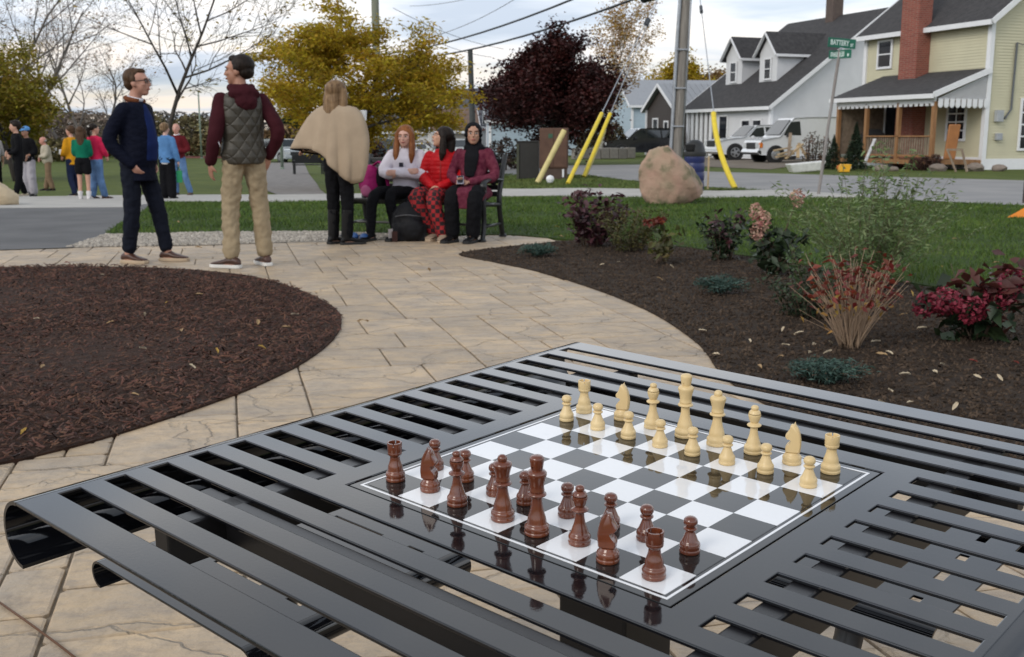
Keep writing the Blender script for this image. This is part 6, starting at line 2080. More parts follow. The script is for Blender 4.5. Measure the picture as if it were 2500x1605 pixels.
class Person:
    def __init__(s, label, loc, yaw, skinc, h=1.78, vox=0.0095, fem=False, **J):
        s.J = dict(STAND)
        s.J.update(J)
        s.root = empty('person', loc, yaw, label, 'person', scale=h / 1.78)
        s.vox = vox
        s.fem = fem
        s.sk = skin(skinc)
        j = s.J
        s.HM = Matrix.Translation(j['head']) @ Matrix.Rotation(j['hy'], 4, 'Z') @ Matrix.Rotation(j['hp'], 4, 'X') @ Matrix.Diagonal((1.14, 1.10, 1.04, 1))
        b = MB()
        torso(b, j['pel'], j['neck'], Vector(j['shR']) - Vector(j['shL']), [(f, w * (0.92 if fem else 1), d * (0.95 if fem else 1), q) for f, w, d, q in BODY])
        nk = Vector(j['neck'])
        b.tube([nk - Vector((0, 0, 0.06)), nk.lerp(Vector(j['head']), 0.45), Vector(j['head']) + Vector((0, 0, -0.02))], [0.062, 0.054 if not fem else 0.046, 0.050 if not fem else 0.044], 12)
        headparts(b, s.HM)
        for S_ in 'RL':
            k = 0.9 if fem else 1.0
            limb(b, [j['sh' + S_], j['el' + S_], j['wr' + S_]], [0.052 * k, 0.041 * k, 0.027 * k])
            hand(b, j['wr' + S_], j['hd' + S_], j['hn' + S_], 1 if S_ == 'R' else -1, j['curl'])
            limb(b, [j['hip' + S_], j['kn' + S_], j['an' + S_]], [0.082, 0.056, 0.040])
            an = Vector(j['an' + S_])
            t = Vector(j['toe' + S_]).normalized()
            b.tube([an - t * 0.05 + Vector((0, 0, -0.03)), an + t * 0.06 + Vector((0, 0, -0.04)), an + t * 0.15 + Vector((0, 0, -0.055))], [0.034, 0.036, 0.022], 8)
        o = b.build('body', s.sk, s.root, smooth=True)
        remesh(o, vox, 3)
        # face
        for q in (-1, 1):
            b = MB(); b.ell((q * 0.030, 0.083, 0.006), (0.0135, 0.007, 0.0075), s.HM, nu=10, nv=7)
            e_ = b.build('eye', m_eyew, s.root, smooth=True)
            b = MB(); b.ell((q * 0.030, 0.0885, 0.006), (0.0065, 0.004, 0.0068), s.HM, nu=8, nv=6); b.build('iris', m_eye, e_, smooth=True)
        b = MB(); b.ell((0, 0.092, -0.060), (0.024, 0.007, 0.0075), s.HM, nu=10, nv=6); b.build('lips', m_lip, s.root, smooth=True)
    def brows(s, m):
        for q in (-1, 1):
            b = MB(); b.tube([s.HM @ Vector(p) for p in ((q * 0.012, 0.091, 0.026), (q * 0.03, 0.089, 0.031), (q * 0.047, 0.078, 0.026))], [0.0035, 0.0045, 0.003], 6)
            b.build('eyebrow', m, s.root, smooth=True)
    def top(s, name, m, inf=0.02, hem=-0.05, sleeve=1.0, belly=0.0, flare=0.0, disp=0.012, arm=0.016, collar=True, shoulder=0.0, vox=None, dscale=0.10, flat_front=0.0):
        j = s.J
        b = MB()
        k = 0.92 if s.fem else 1.0
        rg = []
        for f, w, d, q in BODY:
            if f < hem - 0.01 or f > 1.0:
                continue
            rg.append([f, w * k + inf + shoulder * (f > 0.6), d * k + inf + belly * max(0, 1 - abs(f - 0.28) / 0.5), belly * 0.6 * max(0, 1 - abs(f - 0.28) / 0.5)])
        f0 = rg[0]
        rg = [[hem, f0[1] + flare, f0[2] + flare, f0[3]]] + rg if f0[0] > hem + 0.02 else rg
        rg[0][1] += flare * 0.0
        if collar:
            rg.append([1.02, 0.068 + inf * 0.4, 0.066 + inf * 0.4, 0.0])
        torso(b, j['pel'], j['neck'], Vector(j['shR']) - Vector(j['shL']), rg)
        if sleeve > 0:
            for S_ in 'RL':
                sh, el, wr = (Vector(j[q + S_]) for q in ('sh', 'el', 'wr'))
                e2 = el if sleeve >= 0.5 else sh.lerp(el, sleeve * 2)
                pts = [sh, e2] + ([el.lerp(wr, (sleeve - 0.5) * 2)] if sleeve > 0.5 else [])
                limb(b, pts, [0.052 * k + arm * 0.7, 0.041 * k + arm, 0.028 + arm * 0.85][:len(pts)])
        o = b.build(name, m, s.root, smooth=True)
        return remesh(o, vox or s.vox * 1.25, 4, disp, dscale)
    def trousers(s, m, inf=0.014, length=0.96, wide=0.0, disp=0.014, waist=0.16, name='trousers', skirt=False):
        j = s.J
        b = MB()
        k = 0.95 if s.fem else 1.0
        torso(b, j['pel'], j['neck'], Vector(j['shR']) - Vector(j['shL']), [(-0.13, 0.115 * k + inf, 0.095 + inf, 0), (0.0, 0.158 * k + inf, 0.108 + inf, 0), (waist, 0.145 * k + inf, 0.10 + inf, 0)])
        for S_ in 'RL':
            hp, kn, an = (Vector(j[q + S_]) for q in ('hip', 'kn', 'an'))
            if length >= 0.5:
                an = kn.lerp(an, (length - 0.5) * 2)
                limb(b, [hp, kn, an], [0.084 + inf, 0.058 + inf + wide * 0.5, 0.042 + inf + wide])
            else:
                limb(b, [hp, hp.lerp(kn, length * 2)], [0.086 + inf, 0.080 + inf + wide])
        o = b.build(name, m, s.root, smooth=True)
        return remesh(o, s.vox * 1.25, 3, disp * 1.3, 0.055)
    def shoes(s, up, sole, boot=0.0, chunky=0.0):
        for S_ in 'RL':
            an = Vector(s.J['an' + S_])
            t = Vector(s.J['toe' + S_])
            z0 = an.z - 0.085
            t.z = 0
            t.normalize()
            M = Matrix((Vector((t.y, -t.x, 0)), t, Vector((0, 0, 1)))).transposed().to_4x4()
            M.translation = Vector((an.x, an.y, z0))
            b = MB()
            rs = []
            for y, w, h in ((-0.082, 0.022, 0.055), (-0.070, 0.034, 0.085), (-0.03, 0.040, 0.105), (0.03, 0.042, 0.098), (0.075, 0.046, 0.075), (0.13, 0.050, 0.060), (0.175, 0.046, 0.050), (0.20, 0.032, 0.040)):
                w += chunky; h += chunky * 1.2
                rs.append([M @ Vector((w * math.cos(a), y, 0.024 + max(0, h * 0.5 - 0.012) + (h * 0.5 - 0.012) * math.sin(a) * 1.0)) for a in (2 * PI * q / 12 for q in range(12))])
            b.rings(rs)
            if boot:
                b.tube([M @ Vector((0, -0.02, 0.05)), M @ Vector((0, -0.02, 0.12)), Vector(s.J['an' + S_]).lerp(Vector(s.J['kn' + S_]), boot)], [0.050, 0.052, 0.068], 12)
            o = b.build('boot' if boot else 'shoe', up, s.root, smooth=True)
            remesh(o, 0.008, 2)
            b = MB()
            pl = [(-0.040, -0.07), (-0.025, -0.088), (0.025, -0.088), (0.040, -0.07), (0.043, 0.02), (0.052, 0.11), (0.050, 0.165), (0.034, 0.205), (0, 0.217), (-0.034, 0.205), (-0.050, 0.165), (-0.052, 0.11), (-0.043, 0.02)]
            b.prism([(x * (1 + chunky * 6), y) for x, y in pl], 0.0, 0.030, M)
            b.build('sole', sole, o, bevel=0.006)
    def hair(s, m, style='short', length=0.0, vol=0.012, fringe=0.0, name='hair'):
        b = MB()
        M = s.HM
        if style == 'short':
            b.ell((0, -0.036, 0.048), (0.076 + vol, 0.084 + vol, 0.078 + vol), M, nu=18, nv=12)
            b.ell((0, -0.062, -0.006), (0.068 + vol * 0.5, 0.052 + vol, 0.062), M, nu=14, nv=10)
            b.ell((0, 0.026, 0.096), (0.056, 0.044, 0.022 + vol), M, nu=14, nv=8)
            for q in (-1, 1):
                b.ell((q * 0.068, -0.012, 0.022), (0.016 + vol * 0.3, 0.030, 0.040), M, nu=8, nv=7)
        elif style == 'bald':
            b.ell((0, -0.052, -0.012), (0.074, 0.062, 0.040), M, nu=14, nv=10)
        elif style == 'long':
            b.ell((0, -0.026, 0.042), (0.078 + vol, 0.092 + vol, 0.080 + vol), M, nu=18, nv=12)
            L_ = length
            b.tube([M @ Vector(p) for p in ((0, -0.06, 0.02), (0, -0.085, -0.08), (0, -0.092, -0.10 - L_ * 0.5), (0, -0.085, -0.10 - L_))], [0.085 + vol, 0.080 + vol, 0.075 + vol, 0.045 + vol], 14, flat=0.55, up=(0, 1, 0))
            for q in (-1, 1):
                b.tube([M @ Vector(p) for p in ((q * 0.045, 0.022, 0.085), (q * 0.078, 0.012, 0.02), (q * 0.082, 0.005 + fringe * 0.4, -0.08), (q * (0.085), 0.0 + fringe, -0.10 - L_ * 0.5), (q * 0.075, fringe * 1.2, -0.10 - L_))], [0.022, 0.025 + vol, 0.030 + vol, 0.032 + vol, 0.016], 10)
        elif style == 'tail':
            b.ell((0, -0.028, 0.044), (0.077 + vol, 0.090 + vol, 0.078 + vol), M, nu=18, nv=12)
            b.tube([M @ Vector(p) for p in ((0, -0.09, 0.06), (0, -0.14, 0.02), (0, -0.13, -0.08), (0, -0.11, -0.10 - length))], [0.03, 0.042, 0.04, 0.012], 10)
        o = b.build(name, m, s.root, smooth=True)
        return remesh(o, 0.007, 4, 0.006, 0.03)
def cloth(name, c, rough=0.85, **k):
    k.setdefault('bump', 0.25); k.setdefault('bs', 220.0); k.setdefault('bdist', 0.003); k.setdefault('var', 0.15)
    return mat(name, c, rough, spec=0.12, **k)
m_hairdk = mat('hair_dark', (0.010, 0.007, 0.006), 0.5, col2=(0.022, 0.015, 0.012), vs=60, stretch=(1, 1, 0.15), spec=0.15, bump=0.5, bs=160, bdist=0.004)
m_hairbr = mat('hair_brown', (0.045, 0.024, 0.013), 0.5, col2=(0.085, 0.048, 0.026), vs=60, stretch=(1, 1, 0.12), spec=0.15, bump=0.5, bs=160, bdist=0.004)
m_hairbl = mat('hair_blond', (0.085, 0.048, 0.026), 0.5, col2=(0.27, 0.175, 0.095), vs=34, stretch=(1, 1, 0.10), spec=0.15, bump=0.6, bs=120, bdist=0.005)
m_hairred = mat('hair_auburn', (0.13, 0.045, 0.016), 0.5, col2=(0.26, 0.10, 0.035), vs=34, stretch=(1, 1, 0.10), spec=0.15, bump=0.6, bs=120, bdist=0.005)
m_hairgr = mat('hair_grey', (0.40, 0.38, 0.36), 0.6)
m_brsh = mat('brown_leather', (0.055, 0.022, 0.014), 0.45, var=0.2)
m_tansole = mat('tan_sole', (0.42, 0.32, 0.22), 0.7)
m_whsole = mat('white_sole', (0.62, 0.61, 0.58), 0.6)
m_blksole = mat('black_sole', (0.012, 0.012, 0.012), 0.7)
m_blkshoe = mat('black_leather', (0.007, 0.0065, 0.007), 0.45, spec=0.2)
m_blkcl = cloth('black_cloth', (0.0055, 0.0055, 0.007))
m_navy = cloth('dark_denim', (0.008, 0.010, 0.018))
m_jean = cloth('blue_denim', (0.10, 0.18, 0.33), var=0.3)
m_khaki = cloth('khaki_twill', (0.30, 0.235, 0.150), var=0.10)

# ---- man in the navy quilted jacket
p = G(352, 640)
P1 = Person('standing man in navy quilted jacket, blue sweater and glasses', (p.x, p.y, 0), R(-106), (0.46, 0.24, 0.175), 1.77,
            hy=R(12), hp=R(2), head=(0, 0.05, 1.645),
            elR=(0.235, -0.12, 1.13), wrR=(0.165, 0.045, 0.915), elL=(-0.235, -0.12, 1.13), wrL=(-0.155, 0.05, 0.915),
            hipR=(0.09, -0.02, 0.92), knR=(0.11, -0.015, 0.50), anR=(0.10, -0.09, 0.085), knL=(-0.11, 0.10, 0.50), anL=(-0.15, 0.16, 0.085), toeR=(0.10, 1, 0), toeL=(-0.10, 1, 0),
            hdR=(-0.3, 0.5, -0.8), hdL=(0.3, 0.5, -0.8), curl=0.8)
P1.trousers(m_navy, 0.013, 0.93, 0.010, disp=0.02)
P1.shoes(m_brsh, m_tansole)
m_jk = quilt('navy_quilt', (0.006, 0.0075, 0.017), 40, rough=0.8, strength=0.35)
m_jk.node_tree.nodes['Principled BSDF'].inputs['Specular IOR Level'].default_value = 0.08
jk = P1.top('jacket', m_jk, 0.032, -0.36, 1.0, belly=0.040, flare=0.018, arm=0.026, collar=False, shoulder=0.006, disp=0.008)
b = MB()
torso(b, P1.J['pel'], P1.J['neck'], (1, 0, 0), [(-0.02, 0.105, 0.090, 0.088), (0.25, 0.112, 0.098, 0.104), (0.5, 0.102, 0.098, 0.086), (0.75, 0.088, 0.088, 0.066), (0.92, 0.060, 0.068, 0.048), (0.98, 0.045, 0.055, 0.03)])
remesh(b.build('sweater', cloth('royal_knit', (0.010, 0.020, 0.085), bs=150), P1.root, smooth=True), 0.012, 3, 0.006)
b = MB(); nk = Vector(P1.J['neck'])
b.tube([nk + Vector((0.075 * math.cos(a), 0.005 + 0.075 * math.sin(a), -0.010 + 0.035 * (1 - math.sin(a)) / 2)) for a in (R(100 + i * 20) for i in range(17))], 0.024, 8)
b.build('jacket_collar', cloth('corduroy_brown', (0.13, 0.045, 0.02)), jk, smooth=True)
b = MB(); b.tube([nk + Vector((0.060 * math.cos(a), 0.012 + 0.062 * math.sin(a), 0.018 - 0.015 * math.sin(a))) for a in (R(i * 22.5) for i in range(17))], 0.017, 8)
b.build('shirt_collar', cloth('white_cotton', (0.60, 0.60, 0.64)), P1.root, smooth=True)
P1.hair(m_hairbr, 'short', vol=0.004); P1.brows(m_hairbr)
b = MB()
for q in (-1, 1):
    c = [(q * 0.032 + 0.024 * math.cos(a), 0.100 - 0.010 * abs(math.cos(a)), 0.006 + 0.017 * math.sin(a)) for a in (2 * PI * i / 14 for i in range(15))]
    b.tube([P1.HM @ Vector(v) for v in c], 0.0032, 6)
    b.tube([P1.HM @ Vector(v) for v in ((q * 0.056, 0.094, 0.012), (q * 0.078, 0.06, 0.012), (q * 0.080, -0.005, 0.008))], 0.0036, 6)
b.tube([P1.HM @ Vector(v) for v in ((-0.009, 0.102, 0.010), (0.009, 0.102, 0.010))], 0.003, 6)
b.build('glasses', mat('black_frame', (0.008, 0.008, 0.01), 0.3), P1.root, smooth=True)

# ---- man in the olive vest
p = G(607, 651)
P2 = Person('standing man in olive quilted vest, maroon hoodie and khaki trousers', (p.x, p.y, 0), R(24), (0.36, 0.18, 0.12), 1.86,
            hy=R(62), hp=R(0), head=(-0.01, 0.03, 1.645),
            elL=(-0.235, -0.06, 1.13), wrL=(-0.275, 0.03, 0.885), hdL=(0.02, 0.12, -1), hnL=(-1, -0.3, 0),
            elR=(0.275, -0.11, 1.15), wrR=(0.215, 0.02, 0.935), hdR=(-0.35, 0.15, -1), hnR=(0.4, -1, 0),
            anL=(-0.15, -0.06, 0.085), knL=(-0.125, 0.03, 0.50), anR=(0.15, 0.02, 0.085), knR=(0.125, 0.03, 0.50), toeL=(-0.85, 0.8, 0), toeR=(-0.15, 1, 0), curl=0.35)
P2.trousers(m_khaki, 0.013, 0.95, 0.014, disp=0.026)
P2.shoes(m_brsh, m_whsole)
m_mar = cloth('maroon_fleece', (0.042, 0.008, 0.012))
P2.top('hoodie', m_mar, 0.018, -0.02, 0.97, arm=0.024, disp=0.014)
m_ol = quilt('olive_quilt', (0.040, 0.034, 0.024), 20, strength=1.0)
P2.top('vest', m_ol, 0.038, -0.13, 0.0, flare=0.01, collar=False, shoulder=-0.006, disp=0.008)
b = MB(); nk = Vector(P2.J['neck'])
b.ell((0.01, -0.085, 1.455), (0.135, 0.070, 0.070)); b.ell((0.02, -0.120, 1.385), (0.095, 0.050, 0.075))
b.tube([nk + Vector((0.088 * math.cos(a), -0.005 + 0.085 * math.sin(a), 0.02)) for a in (R(i * 22.5) for i in range(17))], 0.034, 8)
remesh(b.build('hood', m_mar, P2.root, smooth=True), 0.010, 3, 0.02, 0.05)
b = MB(); b.lathe([(0.034, -0.003), (0.034, 0.003)], 18, Matrix.Translation((-0.215, -0.075, 1.05)) @ Matrix.Rotation(R(70), 4, 'Y')); b.build('white_patch', cloth('white_patch', (0.62, 0.62, 0.66)), P2.root)
P2.hair(m_hairdk, 'short', vol=0.010); P2.brows(m_hairdk)

# ---- woman in the poncho
p = G(832, 597)
P3 = Person('standing woman in beige poncho, black trousers and boots', (p.x, p.y, 0), R(-28), (0.50, 0.29, 0.21), 1.74, fem=True,
            hy=R(-20), hp=R(0), elL=(-0.34, 0.02, 1.20), wrL=(-0.50, 0.08, 1.06), elR=(0.20, 0.05, 1.15), wrR=(0.12, 0.17, 1.30), hdR=(0, 0.2, 1), hdL=(-1, 0.3, -0.4), hnL=(0, -0.2, 1),
            anR=(0.10, 0.0, 0.085), anL=(-0.09, 0.0, 0.085), toeR=(0.6, 1, 0), toeL=(0.3, 1, 0))
P3.trousers(m_blkcl, 0.014, 0.97, 0.004)
P3.shoes(m_blkshoe, m_blksole, boot=0.72)
P3.top('sweater', m_blkcl, 0.012, -0.12, 1.0, disp=0.004)
b = MB()
rows = []
nf, ntt = 72, 16
for it in range(ntt + 1):
    t_ = it / ntt
    ring = []
    for k in range(nf):
        a = 2 * PI * k / nf
        c, s_ = math.cos(a), math.sin(a)
        # how far the cloth reaches and falls in each direction (local x right, y forward)
        armL = max(0, math.cos(a - PI)) ** 3
        armR = max(0, math.cos(a)) ** 4
        back_ = max(0, math.cos(a + R(75))) ** 2
        reach = 0.225 + 0.36 * armL + 0.20 * armR + 0.17 * max(0, math.cos(a - R(55))) ** 2 + 0.03 * back_
        drop = 0.52 + 0.02 * armL + 0.20 * max(0, math.cos(a + R(40))) ** 2 + 0.14 * armR - 0.10 * max(0, math.cos(a - R(205))) ** 2
        sh_ = t_ ** (0.62 - 0.24 * max(0, math.cos(a - R(25))))
        rx = 0.070 + (reach - 0.07) * sh_
        ry = 0.070 + (reach * 0.78 - 0.07) * sh_
        fold = (1 + 0.095 * math.sin(a * 9 + 0.6 + 0.8 * t_) * t_ ** 1.1 + 0.03 * math.sin(a * 21 + 2 * t_) * t_ ** 2) * (1 - 0.42 * t_ ** 2.2 * max(0, math.cos(a - R(10))) ** 0.8)
        z = 1.515 - 0.03 * t_ - drop * t_ ** (1.55 - 0.45 * (1 - armL))
        ring.append((c * rx * fold, s_ * ry * fold + 0.005, z))
    rows.append(ring)
b.rings(rows, cap=False)
po = b.build('poncho', cloth('beige_wool', (0.36, 0.28, 0.20), var=0.08, bs=90), P3.root, smooth=True)
po.modifiers.new('th', 'SOLIDIFY').thickness = 0.012
b = MB(); b.tube(rows[-1] + [rows[-1][0]], 0.010, 6); b.build('hem_binding', m_blkcl, po, smooth=True)
P3.hair(m_hairbl, 'long', 0.24, vol=0.018)
b = MB(); b.lathe([(0.030, -0.05), (0.038, 0.05), (0.039, 0.055), (0.02, 0.058)], 14); cu = b.build('paper_cup', mat('paper_white', (0.72, 0.74, 0.76), 0.6), smooth=True, sharp=40)
cu.location = P3.root.matrix_basis @ Vector((0.0, 0, 0)) if False else Vector((p.x, p.y, 0)) + Matrix.Rotation(R(-28), 3, 'Z') @ Vector((0.20, 0.20, 1.375))
tag(cu, 'white paper cup held in front of the woman in the poncho', 'cup')

# ---- three girls on the bench
def benchpt(x, y):
    return BC + Matrix.Rotation(BY, 3, 'Z') @ Vector((x, y, 0))
SEAT = dict(pel=(0, -0.02, 0.52), neck=(0, -0.06, 1.03), head=(0, -0.02, 1.185), shR=(0.165, -0.05, 0.965), shL=(-0.165, -0.05, 0.965),
            hipR=(0.085, 0.0, 0.505), hipL=(-0.085, 0.0, 0.505), knR=(0.10, 0.42, 0.50), knL=(-0.10, 0.42, 0.50), anR=(0.10, 0.44, 0.085), anL=(-0.10, 0.44, 0.085))
def girl(label, x, y, skinc, h, yaw=0.0, **k):
    J = dict(SEAT); J.update(k)
    q = benchpt(x, y)
    return Person(label, q, BY + yaw, skinc, h, 0.0095, True, **J)
# white sweatshirt, arms folded
g = girl('seated girl with long auburn hair and white sweatshirt, arms folded', 0.20, 0.02, (0.55, 0.32, 0.25), 1.74, R(14), hy=R(-6), hp=R(-4),
         elR=(0.24, 0.06, 0.76), wrR=(-0.04, 0.20, 0.775), elL=(-0.24, 0.06, 0.76), wrL=(0.05, 0.215, 0.765), hdR=(-1, 0, 0.1), hnR=(0, 1, 0), hdL=(1, 0, 0.0), hnL=(0, 1, 0),
         knR=(0.30, 0.38, 0.51), anR=(0.33, 0.50, 0.085), knL=(0.10, 0.42, 0.52), anL=(0.04, 0.47, 0.085), toeR=(0.3, 1, 0), toeL=(0.35, 1, 0))
g.trousers(m_blkcl, 0.012, 0.98, 0.0, name='leggings')
g.shoes(m_blkcl, m_blksole)
m_wsw = cloth('white_fleece', (0.60, 0.56, 0.62), var=0.05)
g.top('sweatshirt', m_wsw, 0.030, -0.08, 0.97, arm=0.034, flare=0.02, disp=0.022)
b = MB(); b.box((0.03, 0.105, 0.855), (0.05, 0.006, 0.05), rz=0.1); b.build('chest_print', cloth('print_black', (0.03, 0.03, 0.04)), g.root)
g.hair(m_hairred, 'long', 0.20, vol=0.008, fringe=0.07); g.brows(m_hairred)
# red puffer jacket
g = girl('seated girl with black hair, red puffer jacket and plaid trousers', -0.26, 0.02, (0.50, 0.28, 0.19), 1.72, R(8), hy=R(-62), hp=R(14),
         elR=(0.23, 0.0, 0.73), wrR=(0.05, 0.26, 0.625), elL=(-0.23, 0.0, 0.73), wrL=(-0.03, 0.28, 0.62), hdR=(-0.6, 0.6, -0.3), hnR=(0.3, 0.3, 1), hdL=(0.6, 0.5, -0.3), hnL=(-0.3, 0.3, 1),
         knR=(0.22, 0.40, 0.50), anR=(0.02, 0.30, 0.085), knL=(0.0, 0.44, 0.50), anL=(-0.12, 0.46, 0.085), toeR=(0.2, 1, 0), toeL=(-0.1, 1, 0))
g.trousers(checkmat('red_plaid', (0.30, 0.010, 0.014), (0.018, 0.006, 0.008), None, 21.0), 0.022, 0.96, 0.022, name='plaid_trousers')
g.shoes(cloth('beige_suede', (0.30, 0.22, 0.16)), m_tansole, chunky=0.008)
m_puff = cloth('red_nylon', (0.42, 0.008, 0.012), 0.4)
t, b_, L = nodes_of(m_puff)
tcn = t.nodes.new('ShaderNodeTexCoord'); sp = t.nodes.new('ShaderNodeSeparateXYZ'); mu = t.nodes.new('ShaderNodeMath'); mu.operation = 'MULTIPLY'; mu.inputs[1].default_value = 20.0
pp = t.nodes.new('ShaderNodeMath'); pp.operation = 'PINGPONG'; pp.inputs[1].default_value = 0.5
pw = t.nodes.new('ShaderNodeMath'); pw.operation = 'POWER'; pw.inputs[1].default_value = 0.5
bp = t.nodes.new('ShaderNodeBump'); bp.inputs['Distance'].default_value = 0.010; bp.inputs['Strength'].default_value = 0.6
L(tcn.outputs['Object'], sp.inputs[0]); L(sp.outputs['Z'], mu.inputs[0]); L(mu.outputs[0], pp.inputs[0]); L(pp.outputs[0], pw.inputs[0]); L(pw.outputs[0], bp.inputs['Height']); L(bp.outputs[0], b_.inputs['Normal'])
g.top('puffer_jacket', m_puff, 0.028, -0.06, 0.97, arm=0.030, disp=0.014)
b = MB(); nk = Vector(g.J['neck']); b.tube([nk + Vector((0.072 * math.cos(a), 0.070 * math.sin(a), -0.005)) for a in (R(i * 22.5) for i in range(17))], 0.030, 8); b.build('jacket_collar', m_puff, g.root, smooth=True)
b = MB(); b.tube([(0, 0.105, 0.56), (0, 0.098, 0.75), (0, 0.062, 0.95)], 0.005, 5); b.build('zip', mat('zip_red', (0.25, 0.01, 0.01), 0.4), g.root)
g.hair(m_hairdk, 'long', 0.16, vol=0.012, fringe=-0.02); g.brows(m_hairdk)
# black headscarf
g = girl('seated girl in black headscarf and burgundy tunic holding a phone', -0.64, 0.03, (0.40, 0.22, 0.15), 1.78, R(6), hy=R(14), hp=R(0),
         elR=(0.25, 0.0, 0.73), wrR=(0.10, 0.26, 0.66), elL=(-0.25, 0.02, 0.72), wrL=(-0.02, 0.27, 0.655), hdR=(-0.3, 0.8, 0.1), hnR=(0, 0.1, -1), hdL=(0.7, 0.5, 0.1), hnL=(0, 0.2, 1),
         knR=(0.13, 0.42, 0.51), knL=(-0.13, 0.42, 0.51), anR=(0.13, 0.43, 0.085), anL=(-0.10, 0.42, 0.085), toeR=(0.35, 1, 0), toeL=(0.2, 1, 0))
g.trousers(m_blkcl, 0.022, 0.97, 0.02)
g.shoes(m_blkshoe, m_blksole)
m_tun = cloth('burgundy_print', (0.085, 0.010, 0.026), col2=(0.15, 0.035, 0.055), vs=22)
g.top('tunic', m_tun, 0.026, -0.10, 0.96, arm=0.024, flare=0.02, disp=0.016)
b = MB()
rs = []
for y, w, z0, z1 in ((-0.14, 0.20, 0.43, 0.60), (0.05, 0.215, 0.42, 0.635), (0.25, 0.225, 0.42, 0.625), (0.40, 0.215, 0.40, 0.605), (0.47, 0.195, 0.36, 0.56)):
    rs.append([(w * math.cos(a), y, (z0 + z1) / 2 + (z1 - z0) / 2 * math.copysign(abs(math.sin(a)) ** 0.7, math.sin(a))) for a in (2 * PI * i / 18 for i in range(18))])
b.rings(rs)
remesh(b.build('tunic_skirt', m_tun, g.root, smooth=True), 0.014, 4, 0.02, 0.10)
b = MB()
M = g.HM
b.ell((0, -0.030, 0.032), (0.088, 0.094, 0.098), M, nu=18, nv=12)
for q in range(13):
    a = R(-90 + q * 30)
    b.ell((0.072 * math.cos(a), 0.018 + 0.012 * math.sin(a), -0.012 + 0.100 * math.sin(a)), (0.024, 0.038, 0.024), M, nu=8, nv=6)
b.ell((0, -0.03, -0.09), (0.085, 0.075, 0.070), M, nu=14, nv=10)
nk = Vector(g.J['neck'])
b.ell(tuple(nk + Vector((0, 0.0, -0.005))), (0.125, 0.105, 0.075), nu=16, nv=10)
b.tube([nk + Vector((0.0, 0.075, 0.0)), nk + Vector((0.0, 0.125, -0.10)), nk + Vector((0.01, 0.15, -0.22)), nk + Vector((0.02, 0.165, -0.32))], [0.075, 0.085, 0.078, 0.055], 12, flat=0.35, up=(0, 1, 0))
b.tube([nk + Vector((-0.12, -0.02, -0.01)), nk + Vector((-0.20, -0.06, -0.10)), nk + Vector((-0.21, -0.09, -0.28)), nk + Vector((-0.20, -0.09, -0.42))], [0.055, 0.065, 0.065, 0.045], 12, flat=0.7)
remesh(b.build('headscarf', cloth('black_jersey', (0.007, 0.007, 0.009)), g.root, smooth=True), 0.008, 3, 0.008, 0.05)
g.brows(m_hairdk)
q = benchpt(-0.64, 0.03) + Matrix.Rotation(BY + R(6), 3, 'Z') @ Vector((0.055, 0.365, 0.685))
b = MB(); b.box((0, 0, 0), (0.075, 0.010, 0.145)); ph = b.build('phone', mat('phone_case', (0.30, 0.30, 0.36), 0.3), bevel=0.005); ph.location = q; ph.rotation_euler = (R(55), 0, BY + R(20)); tag(ph, 'pale cased phone in the hands of the headscarfed girl', 'phone')
b = MB(); b.box((0, 0.006, 0), (0.062, 0.002, 0.128)); b.build('screen', m_glass, ph)

# bags and clogs
m_mg = cloth('magenta_nylon', (0.26, 0.010, 0.10), 0.5)
q = benchpt(0.62, 0.02); q.z = 0.445
r = empty('pink_backpack', q, BY + R(20), 'magenta and black school backpack on the bench', 'backpack')
b = MB(); b.ell((0.02, 0, 0.19), (0.15, 0.11, 0.20)); b.ell((0.02, 0.07, 0.12), (0.115, 0.075, 0.12)); remesh(b.build('bag', m_mg, r, smooth=True), 0.012, 3, 0.02, 0.08)
b = MB(); b.ell((-0.10, 0.03, 0.18), (0.07, 0.10, 0.19)); b.build('side_panel', m_blkcl, r, smooth=True)
b = MB(); b.tube(catmull([(-0.02, 0.04, 0.38), (-0.10, 0.09, 0.42), (-0.16, 0.13, 0.30), (-0.20, 0.15, 0.12), (-0.19, 0.14, 0.02)], 5), 0.030, 8, flat=0.35); b.build('strap', m_mg, r, smooth=True)
b = MB(); b.ell((0.06, 0.125, 0.09), (0.07, 0.03, 0.07)); b.build('pocket', cloth('pink_mesh', (0.36, 0.10, 0.20)), r, smooth=True)
q = G(1000, 588)
r = empty('black_backpack', q, R(8), 'bulging black backpack standing on the plaza before the bench', 'backpack')
b = MB(); b.ell((0, 0, 0.22), (0.205, 0.13, 0.23)); b.box((0, 0.0, 0.10), (0.38, 0.22, 0.19)); b.ell((0.02, -0.09, 0.14), (0.15, 0.09, 0.14)); remesh(b.build('bag', cloth('black_nylon', (0.012, 0.012, 0.014), 0.5), r, smooth=True), 0.012, 4, 0.02, 0.09)
b = MB(); b.tube(catmull([(-0.04, -0.02, 0.44), (0, -0.02, 0.50), (0.04, -0.02, 0.44)], 5), 0.010, 6); b.build('handle', m_blkcl, r, smooth=True)
b = MB(); b.tube(catmull([(-0.16, -0.10, 0.28), (-0.05, -0.165, 0.30), (0.07, -0.165, 0.29), (0.17, -0.09, 0.27)], 5), 0.005, 5); b.build('zip', mat('zip_grey', (0.12, 0.12, 0.13), 0.4, metal=0.5), r)
b = MB(); b.box((-0.215, -0.12, 0.07), (0.05, 0.01, 0.15), rz=0.3); b.build('luggage_tag', cloth('tag_grey', (0.33, 0.30, 0.30)), r)
b = MB(); b.box((-0.17, -0.15, 0.06), (0.06, 0.01, 0.12), rz=-0.2); b.build('keyring_card', cloth('tag_brown', (0.04, 0.02, 0.018)), r)
